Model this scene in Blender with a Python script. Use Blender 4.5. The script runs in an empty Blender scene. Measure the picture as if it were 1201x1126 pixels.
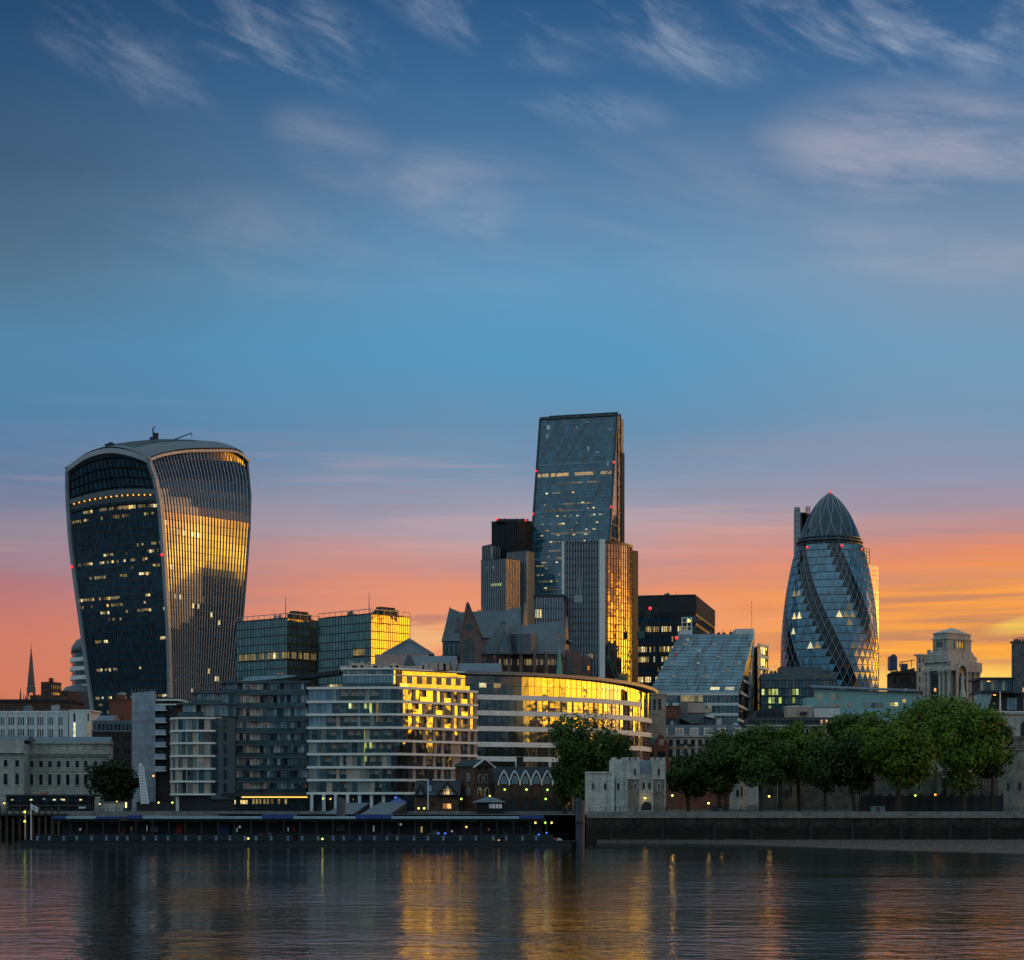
import bpy, math, random
from mathutils import Vector, Matrix
SC = bpy.context.scene
COL = SC.collection
# ------------------------------------------------------------------ camera
F, CX, HY, CH = 2450.0, 600.5, 945.0, 8.0        # focal length in picture widths/1201, eye 8 m above the river
cam = bpy.data.cameras.new('camera'); cam.sensor_width = 36.0; cam.lens = 36.0 * F / 1201.0
cam.shift_y = (HY - 563.0) / 1201.0
cam.clip_start = 1.0; cam.clip_end = 20000.0
cam_o = bpy.data.objects.new('camera', cam); COL.objects.link(cam_o)
cam_o.location = (0, 0, CH); cam_o.rotation_euler = (math.radians(90), 0, 0)
SC.camera = cam_o
SC.view_settings.view_transform = 'Standard'; SC.view_settings.look = 'None'
SC.view_settings.exposure = 0.0; SC.view_settings.gamma = 1.0
SC.cycles.max_bounces = 6; SC.cycles.diffuse_bounces = 2; SC.cycles.glossy_bounces = 4
SC.cycles.sample_clamp_indirect = 6.0
SC.cycles.caustics_reflective = False; SC.cycles.caustics_refractive = False
# ------------------------------------------------------------------ sky
SUN_AZ, SUN_EL = math.radians(66), math.radians(2.5)

def lin(c):
    return tuple(((x / 255.0) / 12.92 if x / 255.0 <= 0.04045 else ((x / 255.0 + 0.055) / 1.055) ** 2.4) for x in c)

class NT:
    """small helper to write node trees"""
    def __init__(s, tree): s.t = tree; s.t.nodes.clear()
    def n(s, kind, **kw):
        nd = s.t.nodes.new(kind)
        for k, v in kw.items(): setattr(nd, k, v)
        return nd
    def put(s, sock, v):
        if hasattr(v, 'is_linked') or hasattr(v, 'links'): s.t.links.new(v, sock)
        elif v is not None:
            if isinstance(v, (tuple, list)) and len(v) == 3 and sock.type == 'RGBA': v = (*v, 1)
            sock.default_value = v
    def m(s, op, a, b=None, c=None, clamp=False):
        nd = s.n('ShaderNodeMath', operation=op); nd.use_clamp = clamp
        s.put(nd.inputs[0], a)
        if b is not None: s.put(nd.inputs[1], b)
        if c is not None: s.put(nd.inputs[2], c)
        return nd.outputs[0]
    def sm(s, x, a, b, o0=0.0, o1=1.0):
        nd = s.n('ShaderNodeMapRange', interpolation_type='SMOOTHSTEP')
        s.put(nd.inputs['Value'], x)
        for k, v in zip(('From Min', 'From Max', 'To Min', 'To Max'), (a, b, o0, o1)): s.put(nd.inputs[k], v)
        return nd.outputs[0]
    def mix(s, f, a, b, blend='MIX'):
        nd = s.n('ShaderNodeMix', data_type='RGBA', blend_type=blend, clamp_factor=True)
        s.put(nd.inputs[0], f); s.put(nd.inputs[6], a); s.put(nd.inputs[7], b)
        return nd.outputs[2]
    def ramp(s, x, stops):
        nd = s.n('ShaderNodeValToRGB'); s.put(nd.inputs[0], x)
        e = nd.color_ramp.elements
        while len(e) < len(stops): e.new(0.5)
        for k, (p, c) in enumerate(sorted(stops, key=lambda q: q[0])):
            e[k].position = p; e[k].color = (*c, 1) if len(c) == 3 else c
        return nd.outputs[0]
    def vec(s, x, y, z=0.0):
        nd = s.n('ShaderNodeCombineXYZ')
        for k, v in enumerate((x, y, z)): s.put(nd.inputs[k], v)
        return nd.outputs[0]
    def noise(s, v, scale, detail=4.0, rough=0.5, dist=0.0):
        nd = s.n('ShaderNodeTexNoise'); s.put(nd.inputs['Vector'], v)
        for k, q in (('Scale', scale), ('Detail', detail), ('Roughness', rough), ('Distortion', dist)): s.put(nd.inputs[k], q)
        return nd.outputs[0]

def build_sky():
    w = bpy.data.worlds.new('World'); SC.world = w; w.use_nodes = True
    T = NT(w.node_tree)
    d = T.n('ShaderNodeTexCoord').outputs['Generated']
    sp = T.n('ShaderNodeSeparateXYZ'); T.put(sp.inputs[0], d)
    x, y, z = sp.outputs
    hor = T.m('SQRT', T.m('ADD', T.m('MULTIPLY', x, x), T.m('MULTIPLY', y, y)))
    e = T.m('DIVIDE', z, T.m('MAXIMUM', hor, 1e-4))            # tangent of the elevation
    az = T.m('ARCTAN2', x, y)                                  # 0 ahead, + to the right
    # gentle waviness so that the bands of dusk colour are not ruled lines
    wob = T.noise(T.vec(T.m('MULTIPLY', az, 3.0), T.m('MULTIPLY', e, 9.0)), 1.6, 3.0, 0.55)
    ew = T.m('ADD', e, T.m('MULTIPLY', T.m('SUBTRACT', wob, 0.5), 0.035))
    t = T.m('MULTIPLY', ew, 2.0, clamp=True)                   # 0..0.5 -> 0..1
    def P(y): return (HY - y) / F * 2.0
    left = [(0.0, (170, 92, 76)), (P(805), (208, 120, 94)), (P(758), (205, 122, 104)), (P(724), (190, 117, 113)), (P(698), (174, 118, 126)), (P(672), (158, 130, 144)),
            (P(632), (144, 136, 150)), (P(592), (112, 124, 156)), (P(550), (96, 124, 158)), (P(490), (80, 128, 166)), (P(420), (82, 132, 168)), (P(330), (82, 114, 140)),
            (P(220), (64, 93, 122)), (P(100), (46, 82, 120)), (P(0), (32, 70, 108)), (0.95, (30, 60, 98))]
    mid = [(0.0, (226, 140, 84)), (P(810), (238, 156, 102)), (P(765), (238, 150, 108)), (P(722), (238, 150, 108)), (P(686), (226, 144, 114)), (P(654), (206, 148, 142)),
           (P(622), (178, 158, 168)), (P(592), (150, 154, 174)), (P(555), (120, 146, 174)), (P(500), (98, 142, 176)), (P(420), (86, 150, 190)), (P(330), (96, 150, 188)),
           (P(220), (86, 126, 164)), (P(100), (58, 104, 148)), (P(0), (40, 84, 130)), (0.95, (34, 70, 112))]
    right = [(0.0, (255, 206, 92)), (P(820), (255, 216, 122)), (P(790), (255, 206, 98)), (P(772), (250, 166, 66)), (P(742), (246, 160, 70)), (P(705), (247, 156, 76)),
             (P(668), (232, 140, 98)), (P(635), (200, 142, 134)), (P(600), (164, 148, 162)), (P(550), (138, 150, 178)), (P(490), (116, 150, 180)), (P(420), (112, 154, 186)),
             (P(330), (128, 150, 176)), (P(200), (94, 126, 162)), (P(90), (64, 106, 150)), (P(0), (46, 90, 136)), ]
    L = T.ramp(t, [(p, lin(c)) for p, c in left])
    M = T.ramp(t, [(p, lin(c)) for p, c in mid])
    R = T.ramp(t, [(p, lin(c)) for p, c in right])
    c = T.mix(T.sm(az, -0.27, 0.0), L, M)
    c = T.mix(T.sm(az, 0.02, 0.23), c, R)
    # the sky opposite the sunset: dark low down, brightened higher up as fill light
    rear = T.ramp(t, [(0.0, lin((24, 32, 44))), (0.06, lin((58, 88, 106))), (0.14, lin((96, 138, 160))), (0.3, (0.21, 0.34, 0.42)), (0.6, (0.36, 0.54, 0.65)), (0.95, (0.43, 0.63, 0.76))])
    c = T.mix(T.sm(e, 0.42, 0.9), c, (0.33, 0.50, 0.62))  # zenith, out of view, brightened as fill light
    c = T.mix(T.m('MAXIMUM', T.sm(az, -0.45, -1.3), T.sm(az, 2.0, 2.35)), c, rear)
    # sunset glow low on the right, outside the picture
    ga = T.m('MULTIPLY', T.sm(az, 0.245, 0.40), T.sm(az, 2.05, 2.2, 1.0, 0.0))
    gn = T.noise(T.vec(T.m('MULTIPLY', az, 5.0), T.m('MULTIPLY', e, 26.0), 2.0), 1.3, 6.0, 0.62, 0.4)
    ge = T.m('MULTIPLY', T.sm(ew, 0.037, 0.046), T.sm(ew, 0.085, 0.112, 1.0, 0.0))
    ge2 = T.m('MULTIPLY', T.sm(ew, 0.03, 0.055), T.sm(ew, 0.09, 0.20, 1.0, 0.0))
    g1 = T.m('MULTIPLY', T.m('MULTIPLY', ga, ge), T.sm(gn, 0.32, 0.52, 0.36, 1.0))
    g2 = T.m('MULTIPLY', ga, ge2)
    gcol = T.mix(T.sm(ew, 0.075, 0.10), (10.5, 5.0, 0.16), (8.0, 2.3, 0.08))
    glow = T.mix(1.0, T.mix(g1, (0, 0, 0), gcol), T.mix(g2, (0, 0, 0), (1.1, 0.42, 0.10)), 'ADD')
    dark_band = T.m('MULTIPLY', T.m('MULTIPLY', T.sm(az, 0.27, 0.4), T.sm(az, 2.0, 2.3, 1.0, 0.0)), T.sm(ew, 0.026, 0.042, 1.0, 0.0))
    c = T.mix(dark_band, c, lin((44, 54, 66)))      # dark band added out of view so glass reflects dark low down
    # high cirrus: streaks running down to the right
    def streaks(rot, sx, sy, scale, lo, hi, off=0.0):
        ca, sa = math.cos(rot), math.sin(rot)
        u = T.m('ADD', T.m('MULTIPLY', az, ca * sx), T.m('MULTIPLY', e, sa * sx))
        v = T.m('SUBTRACT', T.m('MULTIPLY', e, ca * sy), T.m('MULTIPLY', az, sa * sy))
        nz = T.noise(T.vec(u, v, off), scale, 8.0, 0.62, 0.5)
        return T.sm(nz, lo, hi)
    def blob(px, py, rx, ry, rot=0.0):
        ca, sa = math.cos(rot), math.sin(rot)
        da = T.m('SUBTRACT', az, (px - CX) / F); de = T.m('SUBTRACT', e, (HY - py) / F)
        u = T.m('DIVIDE', T.m('ADD', T.m('MULTIPLY', da, ca), T.m('MULTIPLY', de, sa)), rx / F)
        v = T.m('DIVIDE', T.m('SUBTRACT', T.m('MULTIPLY', de, ca), T.m('MULTIPLY', da, sa)), ry / F)
        return T.sm(T.m('ADD', T.m('MULTIPLY', u, u), T.m('MULTIPLY', v, v)), 0.0, 1.0, 1.0, 0.0)
    st = streaks(-0.5, 14.0, 38.0, 1.0, 0.42, 0.70)
    st2 = streaks(-0.18, 6.0, 26.0, 1.1, 0.36, 0.74, 7.3)
    fine = streaks(-0.42, 25.0, 90.0, 1.3, 0.3, 0.75, 3.1)
    st = T.m('MULTIPLY', st, T.m('ADD', 0.45, T.m('MULTIPLY', fine, 0.55)))
    masks = None
    for (px, py, rx, ry, ro, k) in ((320, 40, 190, 75, -0.35, 1.25), (570, 15, 180, 60, -0.35, 1.2), (790, 45, 150, 55, -0.35, 1.15),
                                    (975, 45, 150, 75, -0.5, 1.4), (1130, 40, 190, 90, -0.3, 1.2), (120, 60, 200, 60, -0.5, 0.6), (700, 130, 110, 35, -0.1, .6)):
        b = T.m('MULTIPLY', blob(px, py, rx, ry, ro), k)
        masks = b if masks is None else T.m('MAXIMUM', masks, b)
    m2 = None
    for (px, py, rx, ry, ro, k) in ((1080, 190, 230, 95, -0.08, 1.2), (540, 235, 130, 70, -0.35, 0.75), (400, 180, 110, 60, -0.5, 0.45), (1120, 300, 220, 60, -0.1, 0.9),
                                    (700, 250, 420, 120, 0.0, 0.35), (300, 290, 240, 80, 0, .35)):
        b = T.m('MULTIPLY', blob(px, py, rx, ry, ro), k)
        m2 = b if m2 is None else T.m('MAXIMUM', m2, b)
    cl = T.m('MULTIPLY', T.m('MULTIPLY', masks, st), 0.46, clamp=True)
    cl2 = T.m('MULTIPLY', T.m('MULTIPLY', m2, st2), 0.62, clamp=True)
    c = T.mix(cl, c, lin((176, 186, 204)))
    c = T.mix(cl2, c, lin((176, 174, 188)))
    # low streaky clouds lit from beneath, to the right
    lo = T.noise(T.vec(T.m('MULTIPLY', az, 5.0), T.m('MULTIPLY', e, 105.0)), 1.0, 6.0, 0.6, 0.4)
    lmask = T.m('MULTIPLY', T.sm(az, 0.085, 0.16), T.m('MULTIPLY', T.sm(e, 0.060, 0.072), T.sm(e, 0.096, 0.114, 1.0, 0.0)))
    c = T.mix(T.m('MULTIPLY', T.sm(lo, 0.44, 0.58), T.m('MULTIPLY', lmask, 0.9)), c, lin((196, 134, 100)))
    c = T.mix(T.m('MULTIPLY', T.sm(lo, 0.44, 0.34), T.m('MULTIPLY', lmask, 0.9)), c, lin((255, 190, 84)))
    bl = T.m('MULTIPLY', blob(1196, 738, 60, 12, 0.15), T.sm(lo, .3, .6, 1.0, .4))
    c = T.mix(bl, c, lin((255, 226, 90)))
    # faint lavender streaks over the whole width
    lv = T.noise(T.vec(T.m('MULTIPLY', az, 4.0), T.m('MULTIPLY', e, 60.0), 5.5), 1.0, 6.0, 0.6, 0.3)
    lvm = T.m('MULTIPLY', T.sm(ew, 0.075, 0.11), T.sm(ew, 0.15, 0.2, 1.0, 0.0))
    c = T.mix(T.m('MULTIPLY', T.m('MULTIPLY', T.sm(lv, 0.45, 0.7), lvm), 0.4), c, lin((150, 136, 152)))
    c = T.mix(T.m('MULTIPLY', T.m('MULTIPLY', T.sm(lv, 0.48, 0.3), lvm), 0.3), c, lin((232, 176, 160)))
    # pale yellow break in the cloud between the church roofs
    br = T.m('MULTIPLY', T.m('MAXIMUM', blob(505, 742, 55, 26), blob(470, 760, 60, 20)), T.sm(lo, 0.58, 0.42))
    c = T.mix(T.m('MULTIPLY', br, .8), c, lin((240, 186, 128)))
    gb = T.m('MULTIPLY', blob(492, 728, 60, 9, 0.1), T.sm(lo, 0.40, 0.56))
    c = T.mix(T.m('MULTIPLY', gb, 0.7), c, lin((176, 122, 112)))
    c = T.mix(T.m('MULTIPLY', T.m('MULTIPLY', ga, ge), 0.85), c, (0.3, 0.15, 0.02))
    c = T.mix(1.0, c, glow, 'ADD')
    # below the horizon
    c = T.mix(T.sm(z, -0.02, 0.0, 1.0, 0.0), c, lin((30, 36, 42)))
    sky = T.n('ShaderNodeTexSky', sky_type='NISHITA'); sky.sun_disc = False
    sky.sun_elevation = SUN_EL; sky.sun_rotation = SUN_AZ; sky.air_density = 1.4; sky.dust_density = 2.0
    nb = T.mix(1.0, sky.outputs[0], (0.004, 0.004, 0.004), 'MULTIPLY')
    c = T.mix(1.0, c, nb, 'ADD')
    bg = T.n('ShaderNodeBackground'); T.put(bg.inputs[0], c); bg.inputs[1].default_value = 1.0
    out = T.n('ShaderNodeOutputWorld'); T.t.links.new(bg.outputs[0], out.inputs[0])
build_sky()
# ------------------------------------------------------------------ sun, almost set, low on the right
sun = bpy.data.lights.new('sun', 'SUN'); sun.energy = 0.3; sun.angle = math.radians(25.0); sun.color = (1.0, 0.55, 0.24)
sun_o = bpy.data.objects.new('sun', sun); COL.objects.link(sun_o)
sv = Vector((math.sin(SUN_AZ) * math.cos(SUN_EL), math.cos(SUN_AZ) * math.cos(SUN_EL), math.sin(SUN_EL)))
sun_o.rotation_euler = sv.to_track_quat('Z', 'Y').to_euler(); sun_o.location = sv * 3000
# ------------------------------------------------------------------ helpers
rnd = random.Random(11)
def PX(px, Y): return (px - CX) / F * Y
def PZ(py, Y): return CH + (HY - py) / F * Y
def W3(px, py, Y): return (PX(px, Y), Y, PZ(py, Y))
def curve(pts):
    """smooth (monotone-ish) interpolation through points"""
    xs = [p[0] for p in pts]; ys = [p[1] for p in pts]
    def f(x):
        if x <= xs[0]: return ys[0]
        if x >= xs[-1]: return ys[-1]
        for i in range(len(xs) - 1):
            if x <= xs[i + 1]: break
        h = xs[i + 1] - xs[i]; t = (x - xs[i]) / h
        s = (ys[i + 1] - ys[i]) / h
        m0 = (ys[i + 1] - ys[i - 1]) / (xs[i + 1] - xs[i - 1]) if i > 0 else s
        m1 = (ys[i + 2] - ys[i]) / (xs[i + 2] - xs[i]) if i + 2 < len(xs) else s
        t2, t3 = t * t, t * t * t
        return (2 * t3 - 3 * t2 + 1) * ys[i] + (t3 - 2 * t2 + t) * h * m0 + (-2 * t3 + 3 * t2) * ys[i + 1] + (t3 - t2) * h * m1
    return f

class Fr:
    """a facade: origin at its left end as seen from outside, u to the right, n outward"""
    def __init__(s, a, b):
        s.ox, s.oy = a; dx, dy = b[0] - a[0], b[1] - a[1]
        s.W = math.hypot(dx, dy); s.ux, s.uy = dx / s.W, dy / s.W; s.nx, s.ny = s.uy, -s.ux
    def p(s, u, d, z): return (s.ox + s.ux * u + s.nx * d, s.oy + s.uy * u + s.ny * d, z)
    def u(s, px):
        k = (px - CX) / F
        return (k * s.oy - s.ox) / (s.ux - k * s.uy)
    def z(s, u, py): return CH + (HY - py) / F * (s.oy + u * s.uy)
    def ang(s): return math.atan2(s.uy, s.ux)

class MB:
    def __init__(s): s.v = []; s.f = []
    def add(s, vs, fs):
        k = len(s.v); s.v.extend(vs); s.f.extend([tuple(i + k for i in f) for f in fs])
    def hexa(s, p):      # p: bottom 4 ccw from above, top 4
        s.add(p, [(3, 2, 1, 0), (4, 5, 6, 7), (0, 1, 5, 4), (1, 2, 6, 5), (2, 3, 7, 6), (3, 0, 4, 7)])
    def fbox(s, fr, u0, u1, d0, d1, z0, z1):
        s.hexa([fr.p(u0, d1, z0), fr.p(u1, d1, z0), fr.p(u1, d0, z0), fr.p(u0, d0, z0), fr.p(u0, d1, z1), fr.p(u1, d1, z1), fr.p(u1, d0, z1), fr.p(u0, d0, z1)])
    def box(s, x0, x1, y0, y1, z0, z1):
        s.hexa([(x0, y0, z0), (x1, y0, z0), (x1, y1, z0), (x0, y1, z0), (x0, y0, z1), (x1, y0, z1), (x1, y1, z1), (x0, y1, z1)])
    def prism(s, poly, z0, z1, top=None):
        n = len(poly); top = top or poly
        z0s = z0 if isinstance(z0, (list, tuple)) else [z0] * n; z1s = z1 if isinstance(z1, (list, tuple)) else [z1] * n
        vs = [(p[0], p[1], z) for p, z in zip(poly, z0s)] + [(p[0], p[1], z) for p, z in zip(top, z1s)]
        s.add(vs, [tuple(range(n - 1, -1, -1)), tuple(range(n, 2 * n))] + [(i, (i + 1) % n, n + (i + 1) % n, n + i) for i in range(n)])
    def pyramid(s, poly, z0, apex):
        n = len(poly)
        s.add([(p[0], p[1], z0) for p in poly] + [apex], [tuple(range(n - 1, -1, -1))] + [(i, (i + 1) % n, n) for i in range(n)])
    def quad(s, a, b, c, d): s.add([a, b, c, d], [(0, 1, 2, 3)])
    def poly(s, pts): s.add(list(pts), [tuple(range(len(pts)))])
    def slab(s, pts, off):   # closed plate: outline pts (world), thickness vector off
        n = len(pts); o = [(p[0] + off[0], p[1] + off[1], p[2] + off[2]) for p in pts]
        s.add(list(pts) + o, [tuple(range(n)), tuple(range(2 * n - 1, n - 1, -1))] + [((i + 1) % n, i, n + i, n + (i + 1) % n) for i in range(n)])
    def pane(s, fr, u0, u1, z0, z1, d, jit=0.004):
        a = rnd.uniform(-jit, jit) * (u1 - u0); b = rnd.uniform(-jit, jit) * (z1 - z0)
        s.quad(fr.p(u0, d - a - b, z0), fr.p(u1, d + a - b, z0), fr.p(u1, d + a + b, z1), fr.p(u0, d - a + b, z1))
    def tube(s, p0, p1, r, r1=None, n=6):
        r1 = r if r1 is None else r1
        a, b = Vector(p0), Vector(p1); w = (b - a).normalized()
        q = w.orthogonal().normalized(); e = w.cross(q)
        vs = []
        for c, rr in ((a, r), (b, r1)):
            for i in range(n):
                t = 2 * math.pi * i / n; vs.append(tuple(c + (q * math.cos(t) + e * math.sin(t)) * rr))
        s.add(vs, [tuple(range(n - 1, -1, -1)), tuple(range(n, 2 * n))] + [(i, (i + 1) % n, n + (i + 1) % n, n + i) for i in range(n)])
    def lathe(s, cx, cy, prof, n=16, a0=0.0):
        vs = []
        for r, z in prof:
            for i in range(n):
                t = a0 + 2 * math.pi * i / n; vs.append((cx + r * math.cos(t), cy + r * math.sin(t), z))
        fs = [tuple(range(n - 1, -1, -1)), tuple(range((len(prof) - 1) * n, len(prof) * n))]
        for k in range(len(prof) - 1):
            for i in range(n): j = (i + 1) % n; fs.append((k * n + i, k * n + j, (k + 1) * n + j, (k + 1) * n + i))
        s.add(vs, fs)
    def ball(s, c, r, n=8, m=6, sz=1.0):
        s.lathe(c[0], c[1], [(max(1e-3, r * math.sin(math.pi * k / m)), c[2] - r * sz * math.cos(math.pi * k / m)) for k in range(m + 1)], n)
    def grid(s, rows):
        n = len(rows[0]); k = len(s.v)
        for r in rows: s.v.extend(r)
        for i in range(len(rows) - 1):
            for j in range(n - 1): s.f.append((k + i * n + j, k + i * n + j + 1, k + (i + 1) * n + j + 1, k + (i + 1) * n + j))
    def gable(s, fr, u0, u1, d0, d1, ze, zr, along=True):
        """pitched roof over a rectangle of facade coords; ridge runs along u if along else along d (gable faces the viewer)"""
        if along:
            dm = (d0 + d1) / 2
            v = [fr.p(u0, d1, ze), fr.p(u1, d1, ze), fr.p(u1, d0, ze), fr.p(u0, d0, ze), fr.p(u0, dm, zr), fr.p(u1, dm, zr)]
            s.add(v, [(3, 2, 1, 0), (0, 1, 5, 4), (2, 3, 4, 5), (1, 2, 5), (3, 0, 4)])
        else:
            um = (u0 + u1) / 2
            v = [fr.p(u0, d1, ze), fr.p(u1, d1, ze), fr.p(u1, d0, ze), fr.p(u0, d0, ze), fr.p(um, d1, zr), fr.p(um, d0, zr)]
            s.add(v, [(3, 2, 1, 0), (0, 1, 4), (1, 2, 5, 4), (2, 3, 5), (3, 0, 4, 5)])
    def mesh(s, name, mat, base=(0, 0, 0), smooth=False):
        m = bpy.data.meshes.new(name)
        bx, by, bz = base
        m.from_pydata([(x - bx, y - by, z - bz) for x, y, z in s.v], [], s.f); m.update()
        for q in (mat if isinstance(mat, (list, tuple)) else [mat]): m.materials.append(q)
        if smooth: m.polygons.foreach_set('use_smooth', [True] * len(m.polygons))
        return m

def props(o, label, cat, group=None, kind=None):
    if label: o['label'] = label
    if cat: o['category'] = cat
    if group: o['group'] = group
    if kind: o['kind'] = kind

class Thing:
    def __init__(s, name, label, cat, base, group=None):
        s.o = bpy.data.objects.new(name, None); COL.objects.link(s.o)
        s.o.location = base; s.o.empty_display_size = 1.0; s.base = base; props(s.o, label, cat, group); s.wins = {}
    def part(s, name, mb, mat, parent=None, smooth=False, label=None, stuff=False):
        if not mb.f: return None
        o = bpy.data.objects.new(name, mb.mesh(name, mat, s.base, smooth)); COL.objects.link(o)
        o.parent = parent or s.o
        if label: o['label'] = label
        if stuff: o['kind'] = 'stuff'
        return o
    def win(s, name, fr, u0, u1, z0, z1, d, mat, jit=0.006, th=0.06, parent=None):
        s.wins.setdefault(name, []).append((fr, u0, u1, z0, z1, d, mat, jit, th, parent))
    def done(s, cap=100):
        for name, L in s.wins.items():
            L.sort(key=lambda q: -(q[2] - q[1]) * (q[4] - q[3]) * (1.0 / max(200, q[0].oy) ** 2))
            rest = {}
            for k, (fr, u0, u1, z0, z1, d, mat, jit, th, par) in enumerate(L):
                if k < cap:
                    me = pane_mesh(name, round(u1 - u0, 2), round(z1 - z0, 2), th, mat)
                    o = bpy.data.objects.new(name, me); COL.objects.link(o); o.parent = par or s.o
                    c = fr.p((u0 + u1) / 2, d, (z0 + z1) / 2)
                    o.location = (c[0] - s.base[0], c[1] - s.base[1], c[2] - s.base[2])
                    o.rotation_euler = (rnd.uniform(-jit, jit), 0, fr.ang() + rnd.uniform(-jit, jit))
                else:
                    mb = rest.setdefault(mat.name, (MB(), mat))[0]; mb.pane(fr, u0, u1, z0, z1, d, jit)
            for mb, mat in rest.values(): s.part(name, mb, mat, stuff=True)
        s.wins = {}
        return s
_panes = {}
def pane_mesh(name, w, h, th, mat):
    k = (name, w, h, th, mat.name)
    if k not in _panes:
        mb = MB(); mb.box(-w / 2, w / 2, 0, th, -h / 2, h / 2); _panes[k] = mb.mesh(name, mat)
    return _panes[k]

def single(name, mb, mat, label, cat, base=None, group=None, kind=None, smooth=False):
    base = base or (0, 0, 0)
    o = bpy.data.objects.new(name, mb.mesh(name, mat, base, smooth)); o.location = base; COL.objects.link(o)
    props(o, label, cat, group, kind); return o
def copy_tree(o, parent=None):
    c = o.copy(); COL.objects.link(c)
    if parent is not None: c.parent = parent
    for ch in [q for q in bpy.data.objects if q.parent == o]: copy_tree(ch, c)
    return c
# ------------------------------------------------------------------ materials
def principled(name):
    m = bpy.data.materials.new(name); m.use_nodes = True
    T = NT(m.node_tree); b = T.n('ShaderNodeBsdfPrincipled'); o = T.n('ShaderNodeOutputMaterial')
    T.t.links.new(b.outputs[0], o.inputs[0]); return m, T, b
def mat(name, col, rough=0.8, var=0.3, scale=0.4, metal=0.0, ior=1.45, bump=0.0, streak=0.0, col2=None, isl=0.0, block=None, tide=None):
    m, T, b = principled(name)
    pos = T.n('ShaderNodeNewGeometry').outputs['Position']
    n1 = T.noise(pos, scale, 5.0, 0.6); n2 = T.noise(pos, scale * 7.3, 3.0, 0.6)
    f = T.m('ADD', T.m('MULTIPLY', n1, 0.6), T.m('MULTIPLY', n2, 0.4))
    if streak:
        mp = T.n('ShaderNodeMapping'); T.put(mp.inputs[0], pos); mp.inputs['Scale'].default_value = (1.2, 1.2, 0.06)
        f = T.m('ADD', T.m('MULTIPLY', f, 1 - streak), T.m('MULTIPLY', T.noise(mp.outputs[0], 1.0, 4.0, 0.6), streak))
    if isl:
        f = T.m('ADD', f, T.m('MULTIPLY', T.m('SUBTRACT', T.n('ShaderNodeNewGeometry').outputs['Random Per Island'], 0.5), isl))
    lo = tuple(c * (1 - var) for c in col); hi = col2 or tuple(min(1, c * (1 + var)) for c in col)
    c = T.mix(T.sm(f, 0.3, 0.7), lo, hi)
    if block:        # coursed masonry: bw x bh metres, read along the wall and upwards
        sp = T.n('ShaderNodeSeparateXYZ'); T.put(sp.inputs[0], pos)
        bk = T.n('ShaderNodeTexBrick'); T.put(bk.inputs['Vector'], T.vec(T.m('ADD', sp.outputs[0], T.m('MULTIPLY', sp.outputs[1], 0.83)), sp.outputs[2]))
        for k, v in (('Scale', 1.0), ('Mortar Size', 0.045 * block[1] / 0.4), ('Brick Width', block[0]), ('Row Height', block[1]), ('Mortar Smooth', 0.3), ('Bias', 0.0)): bk.inputs[k].default_value = v
        bk.inputs['Color1'].default_value = (0.84, 0.84, 0.84, 1); bk.inputs['Color2'].default_value = (1.12, 1.11, 1.09, 1); bk.inputs['Mortar'].default_value = (0.72, 0.72, 0.72, 1)
        c = T.mix(1.0, c, bk.outputs[0], 'MULTIPLY')
    if tide:         # weed and wet stain below the high water mark
        sp = T.n('ShaderNodeSeparateXYZ'); T.put(sp.inputs[0], pos)
        zz = T.m('ADD', sp.outputs[2], T.m('MULTIPLY', T.m('SUBTRACT', T.noise(T.vec(T.m('MULTIPLY', sp.outputs[0], 0.25), sp.outputs[2]), 0.8, 5.0, 0.65), 0.5), 2.6))
        c = T.mix(T.sm(zz, tide[0], tide[1], 1.0, 0.0), c, T.mix(T.sm(n1, .4, .6), (0.006, 0.0075, 0.005), (0.014, 0.017, 0.009)))
    T.put(b.inputs['Base Color'], c); b.inputs['Roughness'].default_value = rough
    b.inputs['Metallic'].default_value = metal; b.inputs['IOR'].default_value = ior
    if bump:
        bn = T.n('ShaderNodeBump'); bn.inputs['Strength'].default_value = bump; bn.inputs['Distance'].default_value = 0.1
        T.put(bn.inputs['Height'], n2); T.t.links.new(bn.outputs[0], b.inputs['Normal'])
    return m
def glass(name, tint, ior=1.9, rough=0.03, var=0.6, blind=0.0, blindcol=(0.12, 0.11, 0.1), wave=0.02):
    """coated window glass seen from outside: dark room behind, mirror-like skin, panes that differ a little"""
    m, T, b = principled(name)
    geo = T.n('ShaderNodeNewGeometry'); ob = T.n('ShaderNodeObjectInfo')
    r = T.m('FRACT', T.m('ADD', geo.outputs['Random Per Island'], T.m('MULTIPLY', ob.outputs['Random'], 7.31)))
    c = T.mix(r, tuple(q * (1 - var) for q in tint), tuple(q * (1 + var) for q in tint))
    if blind:
        r2 = T.m('FRACT', T.m('MULTIPLY', r, 13.7))
        bl = T.mix(T.m('FRACT', T.m('MULTIPLY', r, 57.3)), tuple(q * 0.35 for q in blindcol), blindcol)
        c = T.mix(T.m('LESS_THAN', r2, blind), c, bl)
    nz = T.noise(geo.outputs['Position'], 0.25, 2.0, 0.5)
    c = T.mix(T.sm(nz, 0.3, 0.7), T.mix(1.0, c, (0.7, 0.7, 0.7), 'MULTIPLY'), c)
    T.put(b.inputs['Base Color'], c); b.inputs['Roughness'].default_value = rough; b.inputs['IOR'].default_value = ior
    if wave:
        bn = T.n('ShaderNodeBump'); bn.inputs['Strength'].default_value = 1.0; bn.inputs['Distance'].default_value = wave
        T.put(bn.inputs['Height'], T.noise(geo.outputs['Position'], 0.5, 1.0, 0.5)); T.t.links.new(bn.outputs[0], b.inputs['Normal'])
    return m
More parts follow.
